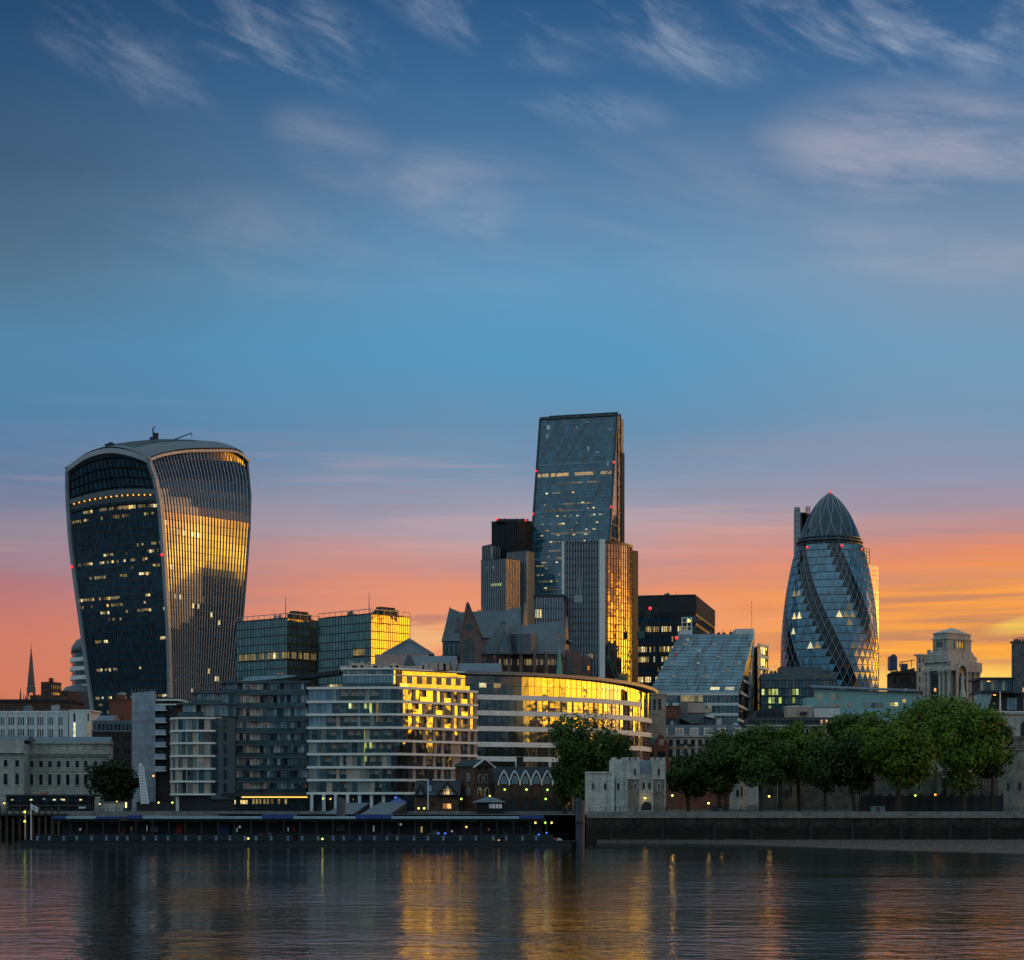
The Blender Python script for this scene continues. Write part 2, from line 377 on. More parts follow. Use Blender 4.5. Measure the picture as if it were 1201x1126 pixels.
def lit(name, col, strength, var=0.7):
    m, T, b = principled(name)
    geo = T.n('ShaderNodeNewGeometry'); ob = T.n('ShaderNodeObjectInfo')
    r = T.m('FRACT', T.m('ADD', geo.outputs['Random Per Island'], T.m('MULTIPLY', ob.outputs['Random'], 5.17)))
    n = T.noise(geo.outputs['Position'], 1.1, 3.0, 0.7)
    hue = T.m('FRACT', T.m('MULTIPLY', r, 17.3))
    s = T.m('MULTIPLY', T.m('ADD', 1 - var, T.m('MULTIPLY', r, var * 1.6)), T.sm(n, 0.3, 0.65, 0.35, 1.15))
    b.inputs['Base Color'].default_value = (0.03, 0.03, 0.03, 1); b.inputs['Roughness'].default_value = 0.05
    T.put(b.inputs['Emission Color'], T.mix(hue, tuple(q * k for q, k in zip(col, (1.0, .82, .6))), tuple(q * .7 + .3 * k for q, k in zip(col, (.85, .95, .75))))); T.put(b.inputs['Emission Strength'], T.m('MULTIPLY', s, strength))
    return m
def lamp_mat(name, col, s):
    m, T, b = principled(name); b.inputs['Base Color'].default_value = (0.2, 0.2, 0.2, 1)
    b.inputs['Emission Color'].default_value = (*col, 1); b.inputs['Emission Strength'].default_value = s
    return m
M = {}
M['white_stone'] = mat('white_stone', (0.44, 0.42, 0.37), 0.85, 0.35, 0.3, streak=0.5, bump=0.2, block=(.9, .42))
M['portland'] = mat('portland', (0.40, 0.37, 0.32), 0.85, 0.3, 0.2, streak=0.5, bump=0.3, block=(1.5, .6))
M['pale_stone'] = mat('pale_stone', (0.52, 0.50, 0.44), 0.85, 0.4, 0.3, streak=0.5, bump=0.4, block=(.9, .42))
M['rubble_stone'] = mat('rubble_stone', (0.20, 0.17, 0.13), 0.9, 0.55, 0.8, bump=0.8, block=(.7, .36))
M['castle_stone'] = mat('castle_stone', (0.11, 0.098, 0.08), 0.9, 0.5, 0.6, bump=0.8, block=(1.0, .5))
M['buff_stone'] = mat('buff_stone', (0.38, 0.28, 0.21), 0.7, 0.22, 0.5, bump=0.2, block=(1.2, .6))
M['beige_panel'] = mat('beige_panel', (0.38, 0.30, 0.24), 0.7, 0.25, 0.5)
M['slab_white'] = mat('slab_white', (0.76, 0.72, 0.66), 0.55, 0.15, 0.3, streak=0.3)
M['slab_dark'] = mat('slab_dark', (0.055, 0.078, 0.088), 0.4, 0.2, 0.3)
M['concrete_white'] = mat('concrete_white', (0.6, 0.6, 0.58), 0.7, 0.15, 0.3, streak=0.4)
M['concrete'] = mat('concrete', (0.16, 0.16, 0.15), 0.85, 0.4, 0.3, streak=0.4)
M['pink_panel'] = mat('pink_panel', (0.42, 0.27, 0.25), 0.7, 0.15, 0.3)
M['red_brick'] = mat('red_brick', (0.16, 0.055, 0.035), 0.9, 0.4, 0.7, bump=0.4)
M['brown_brick'] = mat('brown_brick', (0.085, 0.045, 0.032), 0.9, 0.4, 0.8, bump=0.4)
M['dark_brick'] = mat('dark_brick', (0.035, 0.024, 0.02), 0.9, 0.45, 0.8, bump=0.4)
M['rose_granite'] = mat('rose_granite', (0.15, 0.085, 0.072), 0.6, 0.3, 0.4, bump=0.2)
M['slate'] = mat('slate', (0.085, 0.105, 0.12), 0.5, 0.25, 0.5, streak=0.5)
M['lead_roof'] = mat('lead_roof', (0.085, 0.105, 0.118), 0.45, 0.2, 0.3, streak=0.6)
M['dark_roof'] = mat('dark_roof', (0.03, 0.032, 0.036), 0.95, 0.3, 0.4)
M['copper_green'] = mat('copper_green', (0.10, 0.30, 0.23), 0.7, 0.25, 0.5)
M['white_metal'] = mat('white_metal', (0.62, 0.62, 0.62), 0.4, 0.1, 0.3)
M['grey_metal'] = mat('grey_metal', (0.30, 0.31, 0.32), 0.35, 0.15, 0.4, metal=0.6)
M['fin_metal'] = mat('fin_metal', (0.34, 0.34, 0.36), 0.42, 0.1, 0.1, metal=0.3)
M['dark_metal'] = mat('dark_metal', (0.03, 0.033, 0.037), 0.4, 0.3, 0.5, metal=0.3)
M['black_metal'] = mat('black_metal', (0.012, 0.013, 0.015), 0.5, 0.3, 0.5)
M['blue_metal'] = mat('blue_metal', (0.02, 0.05, 0.20), 0.45, 0.2, 0.4)
M['pale_blue_metal'] = mat('pale_blue_metal', (0.25, 0.38, 0.44), 0.35, 0.2, 0.4)
M['green_paint'] = mat('green_paint', (0.03, 0.10, 0.08), 0.5, 0.2, 0.4)
M['white_paint'] = mat('white_paint', (0.7, 0.7, 0.7), 0.5, 0.1, 0.4)
M['sheeting'] = mat('sheeting', (0.38, 0.41, 0.46), 0.6, 0.3, 0.5, streak=0.2, bump=0.6)
M['turquoise'] = mat('turquoise', (0.22, 0.42, 0.43), 0.35, 0.12, 0.2)
M['timber'] = mat('timber', (0.05, 0.04, 0.032), 0.8, 0.4, 0.8, streak=0.5)
M['black_timber'] = mat('black_timber', (0.016, 0.014, 0.013), 0.8, 0.3, 0.8)
M['plaster'] = mat('plaster', (0.55, 0.52, 0.48), 0.85, 0.15, 0.6)
M['navy_panel'] = mat('navy_panel', (0.025, 0.04, 0.10), 0.4, 0.2, 0.4)
M['g_dark'] = glass('g_dark', (0.012, 0.028, 0.036), 1.75, 0.04)
M['g_tower'] = glass('g_tower', (0.014, 0.062, 0.10), 2.0, 0.03, 0.45, wave=0.0)
M['g_fin'] = glass('g_fin', (0.014, 0.034, 0.05), 2.1, 0.03, 0.3, wave=0.0)
M['g_teal'] = glass('g_teal', (0.025, 0.075, 0.09), 2.0, 0.04, 0.5)
M['g_blue'] = glass('g_blue', (0.03, 0.055, 0.075), 2.2, 0.03, 0.5)
M['g_flat'] = glass('g_flat', (0.032, 0.070, 0.074), 2.4, 0.02, 0.7, blind=0.42, blindcol=(0.34, 0.33, 0.27))
M['g_gold'] = glass('g_gold', (0.03, 0.03, 0.028), 2.3, 0.03, 0.5)
M['g_green'] = glass('g_green', (0.08, 0.15, 0.14), 2.1, 0.06, 0.35)
M['g_old'] = glass('g_old', (0.012, 0.015, 0.018), 1.55, 0.05, 0.7, blind=0.2, blindcol=(0.10, 0.10, 0.10))
M['lit_warm'] = lit('lit_warm', (1.0, 0.72, 0.25), 1.1)
M['lit_pale'] = lit('lit_pale', (1.0, 0.88, 0.45), 1.0)
M['lit_dim'] = lit('lit_dim', (0.9, 0.65, 0.2), 0.28)
M['lit_faint'] = lit('lit_faint', (0.9, 0.8, 0.45), 0.16)
M['lit_orange'] = lit('lit_orange', (1.0, 0.42, 0.08), 1.1)
M['lit_green'] = lit('lit_green', (0.62, 0.85, 0.22), 0.8)
M['lamp_yellow'] = lamp_mat('lamp_yellow', (1.0, 0.85, 0.15), 2.0)
M['lamp_green'] = lamp_mat('lamp_green', (0.62, 1.0, 0.1), 1.8)
M['lamp_orange'] = lamp_mat('lamp_orange', (1.0, 0.42, 0.05), 2.2)
M['lamp_red'] = lamp_mat('lamp_red', (1.0, 0.02, 0.015), 1.3)
M['lamp_blue'] = lamp_mat('lamp_blue', (0.03, 0.15, 1.0), 1.2)
M['lamp_white'] = lamp_mat('lamp_white', (0.8, 0.95, 1.0), 0.35)
def foliage(name, lo, hi):
    m, T, b = principled(name)
    geo = T.n('ShaderNodeNewGeometry')
    r = geo.outputs['Random Per Island']; n = T.noise(geo.outputs['Position'], 0.35, 3.0, 0.6)
    f = T.m('ADD', T.m('MULTIPLY', r, 0.4), T.m('MULTIPLY', T.sm(n, 0.40, 0.60), 0.6))
    ob = T.m('MULTIPLY_ADD', T.n('ShaderNodeObjectInfo').outputs['Random'], 0.7, 0.65)
    T.put(b.inputs['Base Color'], T.mix(1.0, T.mix(f, lo, hi), T.vec(ob, ob, T.m('MULTIPLY', ob, 0.9)), 'MULTIPLY')); b.inputs['Roughness'].default_value = 0.6
    b.inputs['Specular IOR Level'].default_value = 0.12
    return m
M['leaf_dark'] = foliage('leaf_dark', (0.020, 0.040, 0.008), (0.058, 0.098, 0.018))
M['leaf_shade'] = foliage('leaf_shade', (0.008, 0.014, 0.006), (0.022, 0.035, 0.011))  # darker leaf copy: the left tree's shade is put into the colour
M['weathered_stone'] = mat('weathered_stone', (0.13, 0.11, 0.09), 0.9, 0.3, 0.4)
M['leaf_mid'] = foliage('leaf_mid', (0.030, 0.060, 0.008), (0.11, 0.165, 0.020))
M['leaf_bright'] = foliage('leaf_bright', (0.05, 0.095, 0.008), (0.17, 0.25, 0.02))
M['bark'] = mat('bark', (0.035, 0.028, 0.02), 0.9, 0.4, 1.0)

# ------------------------------------------------------------------ generic oriented building
class Bld(Thing):
    """corner building: near corner at picture column pxC, depth Y; left face runs to pxL, right face to pxR; th turns the left face away to the left"""
    def __init__(s, name, label, cat, pxC, Y, th, pxL, pxR, ytop, z0=5.0, group=None, depth=None):
        th = math.radians(th); s.C = C = (PX(pxC, Y), Y); s.z0 = z0; s.z1 = PZ(ytop, Y); s.Y = Y
        s.dL = (-math.cos(th), math.sin(th)); s.dR = (math.sin(th), math.cos(th))
        def reach(d, px):
            k = (px - CX) / F; return (k * C[1] - C[0]) / (d[0] - k * d[1])
        s.wl = reach(s.dL, pxL); s.wr = depth if depth else reach(s.dR, pxR)
        at = lambda a, b: (C[0] + s.dL[0] * a + s.dR[0] * b, C[1] + s.dL[1] * a + s.dR[1] * b)
        s.at = at
        s.L = at(s.wl, 0); s.R = at(0, s.wr); s.B = at(s.wl, s.wr)
        s.FL = Fr(s.L, C); s.FR = Fr(C, s.R)
        super().__init__(name, label, cat, (C[0], C[1], z0), group)
    def foot(s, i=0.0): return [s.at(i, i), s.at(i, s.wr - i), s.at(s.wl - i, s.wr - i), s.at(s.wl - i, i)]
    def core(s, m, z1=None, inset=0.4, name='wall'):
        b = MB(); b.prism(s.foot(inset), s.z0 - 3, (z1 or s.z1)); return s.part(name, b, m)
    def cap(s, m, z0, z1, out=0.15, name='roof'):
        b = MB(); b.prism(s.foot(-out), z0, z1); return s.part(name, b, m)

def roof_kit(b, z, n, seed, i0=2.0):
    """plant boxes, pipes and aerials on a flat roof"""
    r = random.Random(seed)
    for k in range(n):
        a, c = r.uniform(i0, max(i0 + .1, b.wl - i0)), r.uniform(i0, max(i0 + .1, b.wr - i0)); w, d, h = r.uniform(.6, 2.6), r.uniform(.6, 2.0), r.uniform(.5, 2.0)
        X = MB(); X.prism([b.at(a, c), b.at(a, c + d), b.at(a + w, c + d), b.at(a + w, c)], z, z + h); X.prism([b.at(a + .1, c + .1), b.at(a + .1, c + d * .6), b.at(a + w * .6, c + d * .6), b.at(a + w * .6, c + .1)], z + h, z + h + .25)
        b.part('plant_unit', X, M[r.choice(['dark_metal', 'concrete', 'slate', 'lead_roof', 'grey_metal'])])
        if k % 3 == 0: p = b.at(a + w, c); X = MB(); X.tube((p[0], p[1], z), (p[0], p[1], z + r.uniform(2, 4.5)), .07, .04, 4); X.tube((p[0] - .5, p[1], z + 1.8), (p[0] + .5, p[1], z + 1.8), .04, n=4); b.part('aerial', X, M['dark_metal'])

def curtain(b, fr, z0, z1, nx, nz, g, fm, mw=0.15, md=0.12, sw=0.4, sd=0.06, lits=(), lm='lit_warm', d=-0.12, u0=0.0, u1=None, jit=0.004, vert=True, gname='glazing', fname='mullions', lit_names='lit_window'):
    u1 = fr.W if u1 is None else u1
    G, X = MB(), MB(); du = (u1 - u0) / nx; dz = (z1 - z0) / nz; lits = set(lits)
    for j in range(nz):
        for i in range(nx):
            a, c = u0 + i * du + mw * 0.3, u0 + (i + 1) * du - mw * 0.3; e, f = z0 + j * dz + sw * 0.5, z0 + (j + 1) * dz - sw * 0.3
            if (i, j) in lits:
                b.win(lit_names, fr, a, c, e + (f - e) * 0.15, f, d, M[lm] if isinstance(lm, str) else rnd.choice([M[q] for q in lm]))
            else: G.pane(fr, a, c, e, f, d, jit)
    if vert:
        for i in range(nx + 1): X.fbox(fr, u0 + i * du - mw / 2, u0 + i * du + mw / 2, d - 0.1, md, z0, z1)
    for j in range(nz + 1): X.fbox(fr, u0, u1, d - 0.1, sd, z0 + j * dz - sw / 2, z0 + j * dz + sw / 2)
    b.part(gname, G, g); b.part(fname, X, fm)

def punched(b, fr, z0, z1, cols, rows, wm, gm, d=-0.22, skip=(), lits={}, name='wall', wname='window', back=-0.36, front=0.0, sill=None):
    """a wall built round its openings; each window a pane of its own set back in it"""
    X = MB(); zs = z0
    for (za, zb) in rows:
        if za > zs + 1e-3: X.fbox(fr, 0, fr.W, back, front, zs, za)
        us = 0.0
        for (ua, ub) in cols:
            X.fbox(fr, us, ua, back, front, za, zb); us = ub
        X.fbox(fr, us, fr.W, back, front, za, zb); zs = zb
    if z1 > zs + 1e-3: X.fbox(fr, 0, fr.W, back, front, zs, z1)
    w = b.part(name, X, wm)
    for j, (za, zb) in enumerate(rows):
        for i, (ua, ub) in enumerate(cols):
            if (i, j) in skip:
                q = MB(); q.fbox(fr, ua, ub, back, front - 0.01, za, zb); b.part('wall_panel', q, wm); continue
            g = lits.get((i, j), gm)
            b.win('lit_window' if (i, j) in lits else wname, fr, ua + 0.02, ub - 0.02, za + 0.02, zb - 0.02, d, M[g] if isinstance(g, str) else g)
    if sill:
        S = MB()
        for (za, zb) in rows:
            for (ua, ub) in cols: S.fbox(fr, ua - 0.15, ub + 0.15, 0.002, 0.14, za - 0.22, za - 0.02)
        b.part('sills', S, sill)
    return w
def even(W, n, frac, m0=0.0, m1=0.0):
    p = (W - m0 - m1) / n; return [(m0 + i * p + p * (1 - frac) / 2, m0 + i * p + p * (1 + frac) / 2) for i in range(n)]
def rows_z(z0, z1, n, frac, lift=0.5):
    p = (z1 - z0) / n; return [(z0 + j * p + p * (1 - frac) * lift, z0 + j * p + p * (1 - frac) * lift + p * frac) for j in range(n)]
def some(nx, nz, p, rows=None, run=0):
    o = set()
    for j in (rows if rows is not None else range(nz)):
        for i in range(nx):
            if rnd.random() < p:
                for k in range(1 + (rnd.randrange(run + 1) if run else 0)):
                    if i + k < nx: o.add((i + k, j))
    return o
def warn_light(x, y, z, k, label, r=0.9):
    r *= .72; b = MB(); b.lathe(x, y, [(r * .5, z - r), (r * .5, z - r * .6)], 8); b.ball((x, y, z), r, 8, 6)
    single('warning_light', b, M['lamp_red'], label, 'light', (x, y, z), 'red warning lights on the towers')
# ================================================================== setting
WL = 1.4        # river level: the eye is 6.6 m above it
def build_setting():
    # river
    m, T, b = principled('river_water')
    pos = T.n('ShaderNodeNewGeometry').outputs['Position']
    def wav(sx, sy, sc, det=3.0):
        mp = T.n('ShaderNodeMapping'); T.put(mp.inputs[0], pos); mp.inputs['Scale'].default_value = (sx, sy, 1)
        return T.noise(mp.outputs[0], sc, det, 0.55, 0.3)
    big = wav(0.35, 1.0, 0.10, 3.0); mid = wav(0.85, 1.0, 0.42, 4.0); sm = wav(0.9, 1.0, 1.7, 3.0); patch = wav(0.3, 1.0, 0.02, 2.0)
    h = T.m('ADD', T.m('MULTIPLY', big, 0.8), T.m('ADD', T.m('MULTIPLY', mid, 1.25), T.m('MULTIPLY', T.m('MULTIPLY', sm, 0.35), T.sm(patch, .35, .65, .6, 1.3))))
    bn = T.n('ShaderNodeBump'); bn.inputs['Strength'].default_value = 0.30; bn.inputs['Distance'].default_value = 0.3
    cur = wav(0.22, 1.0, 0.045, 3.0); T.put(bn.inputs['Strength'], T.sm(cur, 0.34, 0.66, 0.17, 0.36))
    T.put(bn.inputs['Height'], h); T.t.links.new(bn.outputs[0], b.inputs['Normal'])
    b.inputs['Base Color'].default_value = (0.004, 0.006, 0.006, 1); b.inputs['Roughness'].default_value = 0.05; b.inputs['IOR'].default_value = 1.24
    w = MB(); w.quad((-4000, -600, WL), (4000, -600, WL), (4000, 460, WL), (-4000, 460, WL))
    single('river_water', w, m, None, None, kind='structure')
    # land behind the embankment
    g = MB()
    ys = [(380.6, 6.3), (470, 6.4), (560, 7.5), (800, 12), (1500, 14), (16000, 14)]
    xs = [-9000, -1500, -400, -62, 14, 200, 500, 1500, 9000]
    rows = []
    for k, (y, z) in enumerate(ys):
        rows.append([(x, (y if k or x >= 14 else 430.6), z) for x in xs])
    g.grid(rows)
    single('ground', g, mat('city_ground', (0.05, 0.05, 0.048), 0.95, 0.35, 0.3), None, None, kind='structure')
    # foreshore uncovered by the tide on the right
    f = MB(); rows = []
    px_line = [(700, 988.3), (800, 989), (860, 990), (950, 993.5), (1050, 997), (1201, 1001), (1400, 1003)]
    top, midl, bot = [], [], []
    for px, py in px_line:
        Y = (CH - WL) * F / (py - HY); k = (px - CX) / F
        bot.append((k * (Y - 6), Y - 6, WL - .12)); midl.append((k * (Y + 2), Y + 2, WL + .06)); top.append((k * 380, 380.0, WL + .45))
    f.grid([bot, midl, top])
    single('foreshore', f, mat('wet_sand', (0.055, 0.036, 0.026), 0.9, 0.8, 0.9, bump=1.0), None, None, kind='structure', smooth=True)
    # embankment walls
    def river_wall(name, label, x0, x1, Y, ztop, cop, pier_step, seed, m_wall):
        r = random.Random(seed)
        t = Thing(name, label, 'river wall', ((x0 + x1) / 2, Y, 0))
        b_ = MB(); b_.box(x0, x1, Y, Y + 3.0, -2, ztop - 0.9); t.part('wall', b_, m_wall)
        c = MB(); c.box(x0, x1, Y - 0.35, Y + 1.1, ztop - 0.9, ztop - 0.45); t.part('coping', c, M['concrete'])
        p = MB(); p.box(x0, x1, Y + 0.25, Y + 0.75, ztop - 0.45, ztop + 0.3); t.part('parapet', p, cop)
        x = x0 + pier_step / 2
        k = MB()
        while x < x1:
            k.box(x - 0.35, x + 0.35, Y - 0.3, Y - 0.003, -2, ztop - 1.2 - r.random() * .4); x += pier_step * r.uniform(0.7, 1.3)
        t.part('timber_fender', k, M['black_timber'])
        x = x0 + 14
        while x < x1 - 5:
            L = MB()
            for sx in (-.3, .3): L.box(x + sx - .04, x + sx + .04, Y - .2, Y - .12, -1, ztop)
            for q in range(int(ztop / .5)): L.box(x - .26, x + .26, Y - .19, Y - .13, .3 + q * .5, .36 + q * .5)
            t.part('ladder', L, M['black_timber']); x += r.uniform(34, 60)
        x = x0 + 5
        while x < x1 - 8:      # slack chains
            w_ = r.uniform(5, 8); L = MB(); pr = None
            for q in range(9):
                s = q / 8; p = (x + w_ * s, Y - .12, ztop - 1.9 - 1.0 * 4 * s * (1 - s))
                if pr: L.tube(pr, p, .07, n=4)
                pr = p
            t.part('chain', L, M['black_metal']); x += w_ + r.uniform(1, 9)
        return t
    weed = mat('weedy_stone', (0.010, 0.010, 0.009), 0.95, 0.75, 0.25, streak=0.3, bump=0.6, col2=(0.085, 0.075, 0.06), block=(1.7, .62), tide=(3.6, 5.2))
    river_wall('river_wall', 'dark weedy stone river wall with pale coping in front of the trees and castle', PX(688, 380), 330, 380, 6.65, M['concrete'], 9, 3, weed)
    river_wall('river_wall', 'dark river wall behind the floating pier under the riverside apartments', -330, PX(690, 430), 430, 6.6, M['concrete'], 8, 5, weed)
build_setting()
def shingle():
    r = random.Random(77); X = MB()
    for k in range(900):
        px = r.uniform(720, 1215); q = r.random(); py = 988 + (HY * 0 + (1 if px < 860 else 1 + (px - 860) / 30)) * q
        Y = 380 - (380 - (CH - WL) * F / (989.5 + max(0, px - 860) * .033 - HY)) * q - .3; s = r.uniform(.08, .34) * (1.5 if r.random() < .06 else 1)
        x = (px - CX) / F * Y; z = WL + .45 * (1 - q) + .02
        v = [(x + s * math.cos(a) * r.uniform(.7, 1.2), Y + s * math.sin(a) * r.uniform(.7, 1.2), z - .05) for a in (0, 1.26, 2.51, 3.77, 5.03)] + [(x + r.uniform(-.3, .3) * s, Y, z + s * r.uniform(.4, .8))]
        X.add(v, [(4, 3, 2, 1, 0)] + [(i, (i + 1) % 5, 5) for i in range(5)])
    single('shingle', X, mat('shingle_stone', (0.05, 0.042, 0.035), .9, .8, 1.5), None, None, kind='stuff')
shingle()

# ================================================================== towers
def surf_panes(S, ss, ts, gap_s=0.0, gap_t=0.0, jit=0.02):
    """quads between parameter lines of a surface S(s,t)"""
    b = MB()
    for j in range(len(ts) - 1):
        for i in range(len(ss) - 1):
            q = [Vector(S(ss[i], ts[j])), Vector(S(ss[i + 1], ts[j])), Vector(S(ss[i + 1], ts[j + 1])), Vector(S(ss[i], ts[j + 1]))]
            n = (q[1] - q[0]).cross(q[3] - q[0]).normalized()
            a, c = rnd.uniform(-jit, jit), rnd.uniform(-jit, jit)
            b.quad(*[tuple(v + n * o) for v, o in zip(q, (-a - c, a - c, a + c, c - a))])
    return b
def ribbon(S, N, path, w, d, d0=0.0):
    """a raised strip along a path [(s,t)...] of surface S; N(s,t) outward; w(direction) half width vector length, d how proud"""
    b = MB(); pr = None; P = [Vector(S(*q)) for q in path]; Ns = [N(*q) for q in path]
    rows = []
    for k in range(len(P)):
        tg = (P[min(k + 1, len(P) - 1)] - P[max(k - 1, 0)]).normalized(); side = tg.cross(Ns[k]).normalized() * w
        rows.append([tuple(P[k] - side + Ns[k] * d0), tuple(P[k] - side + Ns[k] * d), tuple(P[k] + side + Ns[k] * d), tuple(P[k] + side + Ns[k] * d0)])
    b.grid(rows); b.poly(rows[0]); b.poly(rows[-1][::-1])
    return b

M['tower_fin'] = mat('tower_fin', (0.33, 0.35, 0.38), 0.5, 0.1, 0.1)
def flared_tower():
    Y0 = 900.0; th = math.radians(35); dL = Vector((-math.cos(th), math.sin(th), 0)); dR = Vector((math.sin(th), math.cos(th), 0))
    nL = Vector((-math.sin(th), -math.cos(th), 0)); nR = Vector((math.cos(th), -math.sin(th), 0))
    cC = curve([(520, 168), (535, 173.5), (555, 181), (578, 186.5), (600, 189.5), (680, 195), (750, 199), (850, 201), (930, 202)])
    cL = curve([(530, 79), (547, 78), (580, 78), (640, 82), (740, 95), (830, 107), (860, 111), (930, 116)])
    cR = curve([(515, 284), (530, 287), (553, 293.5), (600, 295), (640, 293), (730, 286), (800, 279), (860, 275), (930, 272)])
    dep = curve([(520, 893), (560, 896), (600, 898.2), (680, 902.4), (730, 905.4), (800, 910), (850, 912)])
    def corners(z):
        py = HY - (z - CH) * F / Y0
        Y = dep(py); C = Vector((PX(cC(HY - (z - CH) * F / Y), Y), Y, 0))
        def reach(d, cv, Yg):
            k = (cv(HY - (z - CH) * F / Yg) - CX) / F; return (k * C.y - C.x) / (d.x - k * d.y)
        return C, reach(dL, cL, Y + 30), reach(dR, cR, Y + 62)
    zb = PZ(930, Y0)
    zC = PZ(535.6, 890)
    topL = curve([(0, 0), (.1, 2.6), (.3, 5.6), (.5, 6.6), (.75, 5.2), (1, 0.6)])          # rise above the corner along the left face (0 at the corner)
    topR = curve([(0, 0), (.15, 3.4), (.4, 7.4), (.6, 9.5), (.8, 11.2), (.93, 11.4), (1, 8.0)])   # along the right face
    def SL(u, t, off=0.0):       # u 0 at corner .. 1 far left
        zt = zC + topL(u) * flat(t); z = zb + (zt - zb) * t; C, wl, wr = corners(z); p = C + dL * wl * u + nL * off; return (p.x, p.y, z)
    def SR(v, t, off=0.0):
        zt = zC + topR(v) * flat(t); z = zb + (zt - zb) * t; C, wl, wr = corners(z)
        p = C + dR * wr * v + nR * (off - 1.6 * math.sin(math.pi * v) * (1 - .3 * t)); return (p.x, p.y, z)
    flat = lambda t: max(0.0, (t - .80) / .20) ** 1.5
    NL = lambda u, t: nL; NR = lambda v, t: nR
    b = Thing('office_tower', 'tall dark glass tower flaring towards its rounded top with pale vertical fins', 'tower', (PX(200, Y0), Y0, 5))
    nfl = 46
    ts = [k / nfl for k in range(nfl + 1)]
    NC = 36; us = [1 - (0.035 + 0.93 * k / NC) for k in range(NC + 1)]
    lits = {}
    rows = {33: .0, 30: .55, 29: .7, 25: .3, 24: .35, 23: .55, 22: .25, 21: .45, 18: .5, 17: .25, 16: .3, 15: .15, 12: .35, 8: .2, 4: .55, 3: .6, 2: .2}
    for j, p in list(rows.items()):
        i = 0; j = nfl - 37 + j
        while i < NC:
            if rnd.random() < p * 0.55:
                n = rnd.randint(1, 8)
                for k in range(n):
                    if i + k < NC and rnd.random() < .8: lits[(i + k, j)] = 'lit_dim' if rnd.random() < .62 else ('lit_pale' if rnd.random() < .5 else 'lit_warm')
                i += n
            i += 1
    G = MB()
    for j in range(nfl):
        t0, t1 = ts[j] + .0022, ts[j + 1] - .0022
        for i in range(NC):
            q = [SL(us[i], t0, -.5), SL(us[i + 1], t0, -.5), SL(us[i + 1], t1, -.5), SL(us[i], t1, -.5)]
            if (i, j) in lits and j < 40:
                # light seen in the upper half of the storey
                f = rnd.uniform(.45, .65); lo = [tuple(Vector(q[0]).lerp(Vector(q[3]), f)), tuple(Vector(q[1]).lerp(Vector(q[2]), f))]
                G.quad(q[0], q[1], lo[1], lo[0])
                l = MB(); l.quad(lo[0], lo[1], q[2], q[3]); b.part('lit_window', l, M[lits[(i, j)]])
            else:
                a = rnd.uniform(-.012, .012); q = [tuple(Vector(p) + nL * s * a) for p, s in zip(q, (1, -1, 1, -1))]; G.quad(*q)
    b.part('glazing', G, M['g_tower'])
    X = MB()
    for j in range(0, nfl + 1):
        if j > 39: continue
        y = ribbon(lambda s, t: SL(s, t, -.62), NL, [(us[0], ts[j]), (us[NC // 2], ts[j]), (us[NC], ts[j])], .28, .25); X.add(y.v, y.f)
    for i in range(0, NC + 1, 1):
        y = ribbon(lambda s, t: SL(s, t, -.62), NL, [(us[i], .0), (us[i], .3), (us[i], .6), (us[i], 0.8713)], .07, .22); X.add(y.v, y.f)
    for i in range(0, NC + 1, 2):
        y = ribbon(lambda s, t: SL(s, t, -.62), NL, [(us[i], 0.9075), (us[i], .98)], .12, .3); X.add(y.v, y.f)
    b.part('mullions', X, M['dark_metal'])
    # sky garden balcony
    bal = None
    for (ta, tb, o, m, nm) in ((0.8938, 0.9067, .5, M['grey_metal'], 'balcony'), (0.8777, 0.8922, -.1, M['lead_roof'], 'balcony_soffit')):
        k = MB(); rr = []
        for u in [us[0] + (us[NC] - us[0]) * q / 8 for q in range(9)]: rr.append([SL(u, ta, -.6), SL(u, ta, o), SL(u, tb, o), SL(u, tb, -.6)])
        k.grid(rr); q_ = b.part(nm, k, m); bal = bal or q_
    for q in range(15):
        u = us[2] + (us[NC - 2] - us[2]) * q / 14; c = SL(u, 0.8918, .45); k = MB(); k.ball(c, .34, 6, 4); b.part('balcony_light', k, M['lamp_orange'], parent=bal)
    X = MB(); X.grid([[SL(u, t / 12, -1.2) for u in (.02, .5, .98)] for t in range(13)]); X.grid([[SR(v, t / 12, -1.6) for v in (.01, .3, .6, .99)] for t in range(13)]); b.part('inner_core', X, M['black_metal'])
    # pale frame round the left face
    fr = M['fin_metal']
    for nm, path, w in (('edge_frame', [(.985, t / 16) for t in range(17)], .95), ('edge_frame', [(.012, t / 16) for t in range(17)], .9), ('top_frame', [(u / 16, .993) for u in range(17)], 1.1)):
        b.part(nm, ribbon(SL, NL, path, w, .7, -.9), fr, smooth=False)
    # right face: glazing, floor bands, fins
    vs = [k / 29 for k in range(30)]
    b.part('fin_glazing', surf_panes(lambda v, t: SR(v, t, -.9), vs, ts, jit=.0025), M['g_fin'])
    X = MB()
    for j in range(2, nfl + 1, 1):
        y = ribbon(lambda s, t: SR(s, t, -.9), NR, [(v / 8, ts[j]) for v in range(9)], .09, .12); X.add(y.v, y.f)
    b.part('floor_bands', X, M['dark_metal'])
    for v in vs:
        b.part('fin', ribbon(lambda s, t: SR(s, t, -.85), NR, [(min(.997, max(.003, v)), t / 18) for t in range(19)], .14, .34), M['tower_fin'])
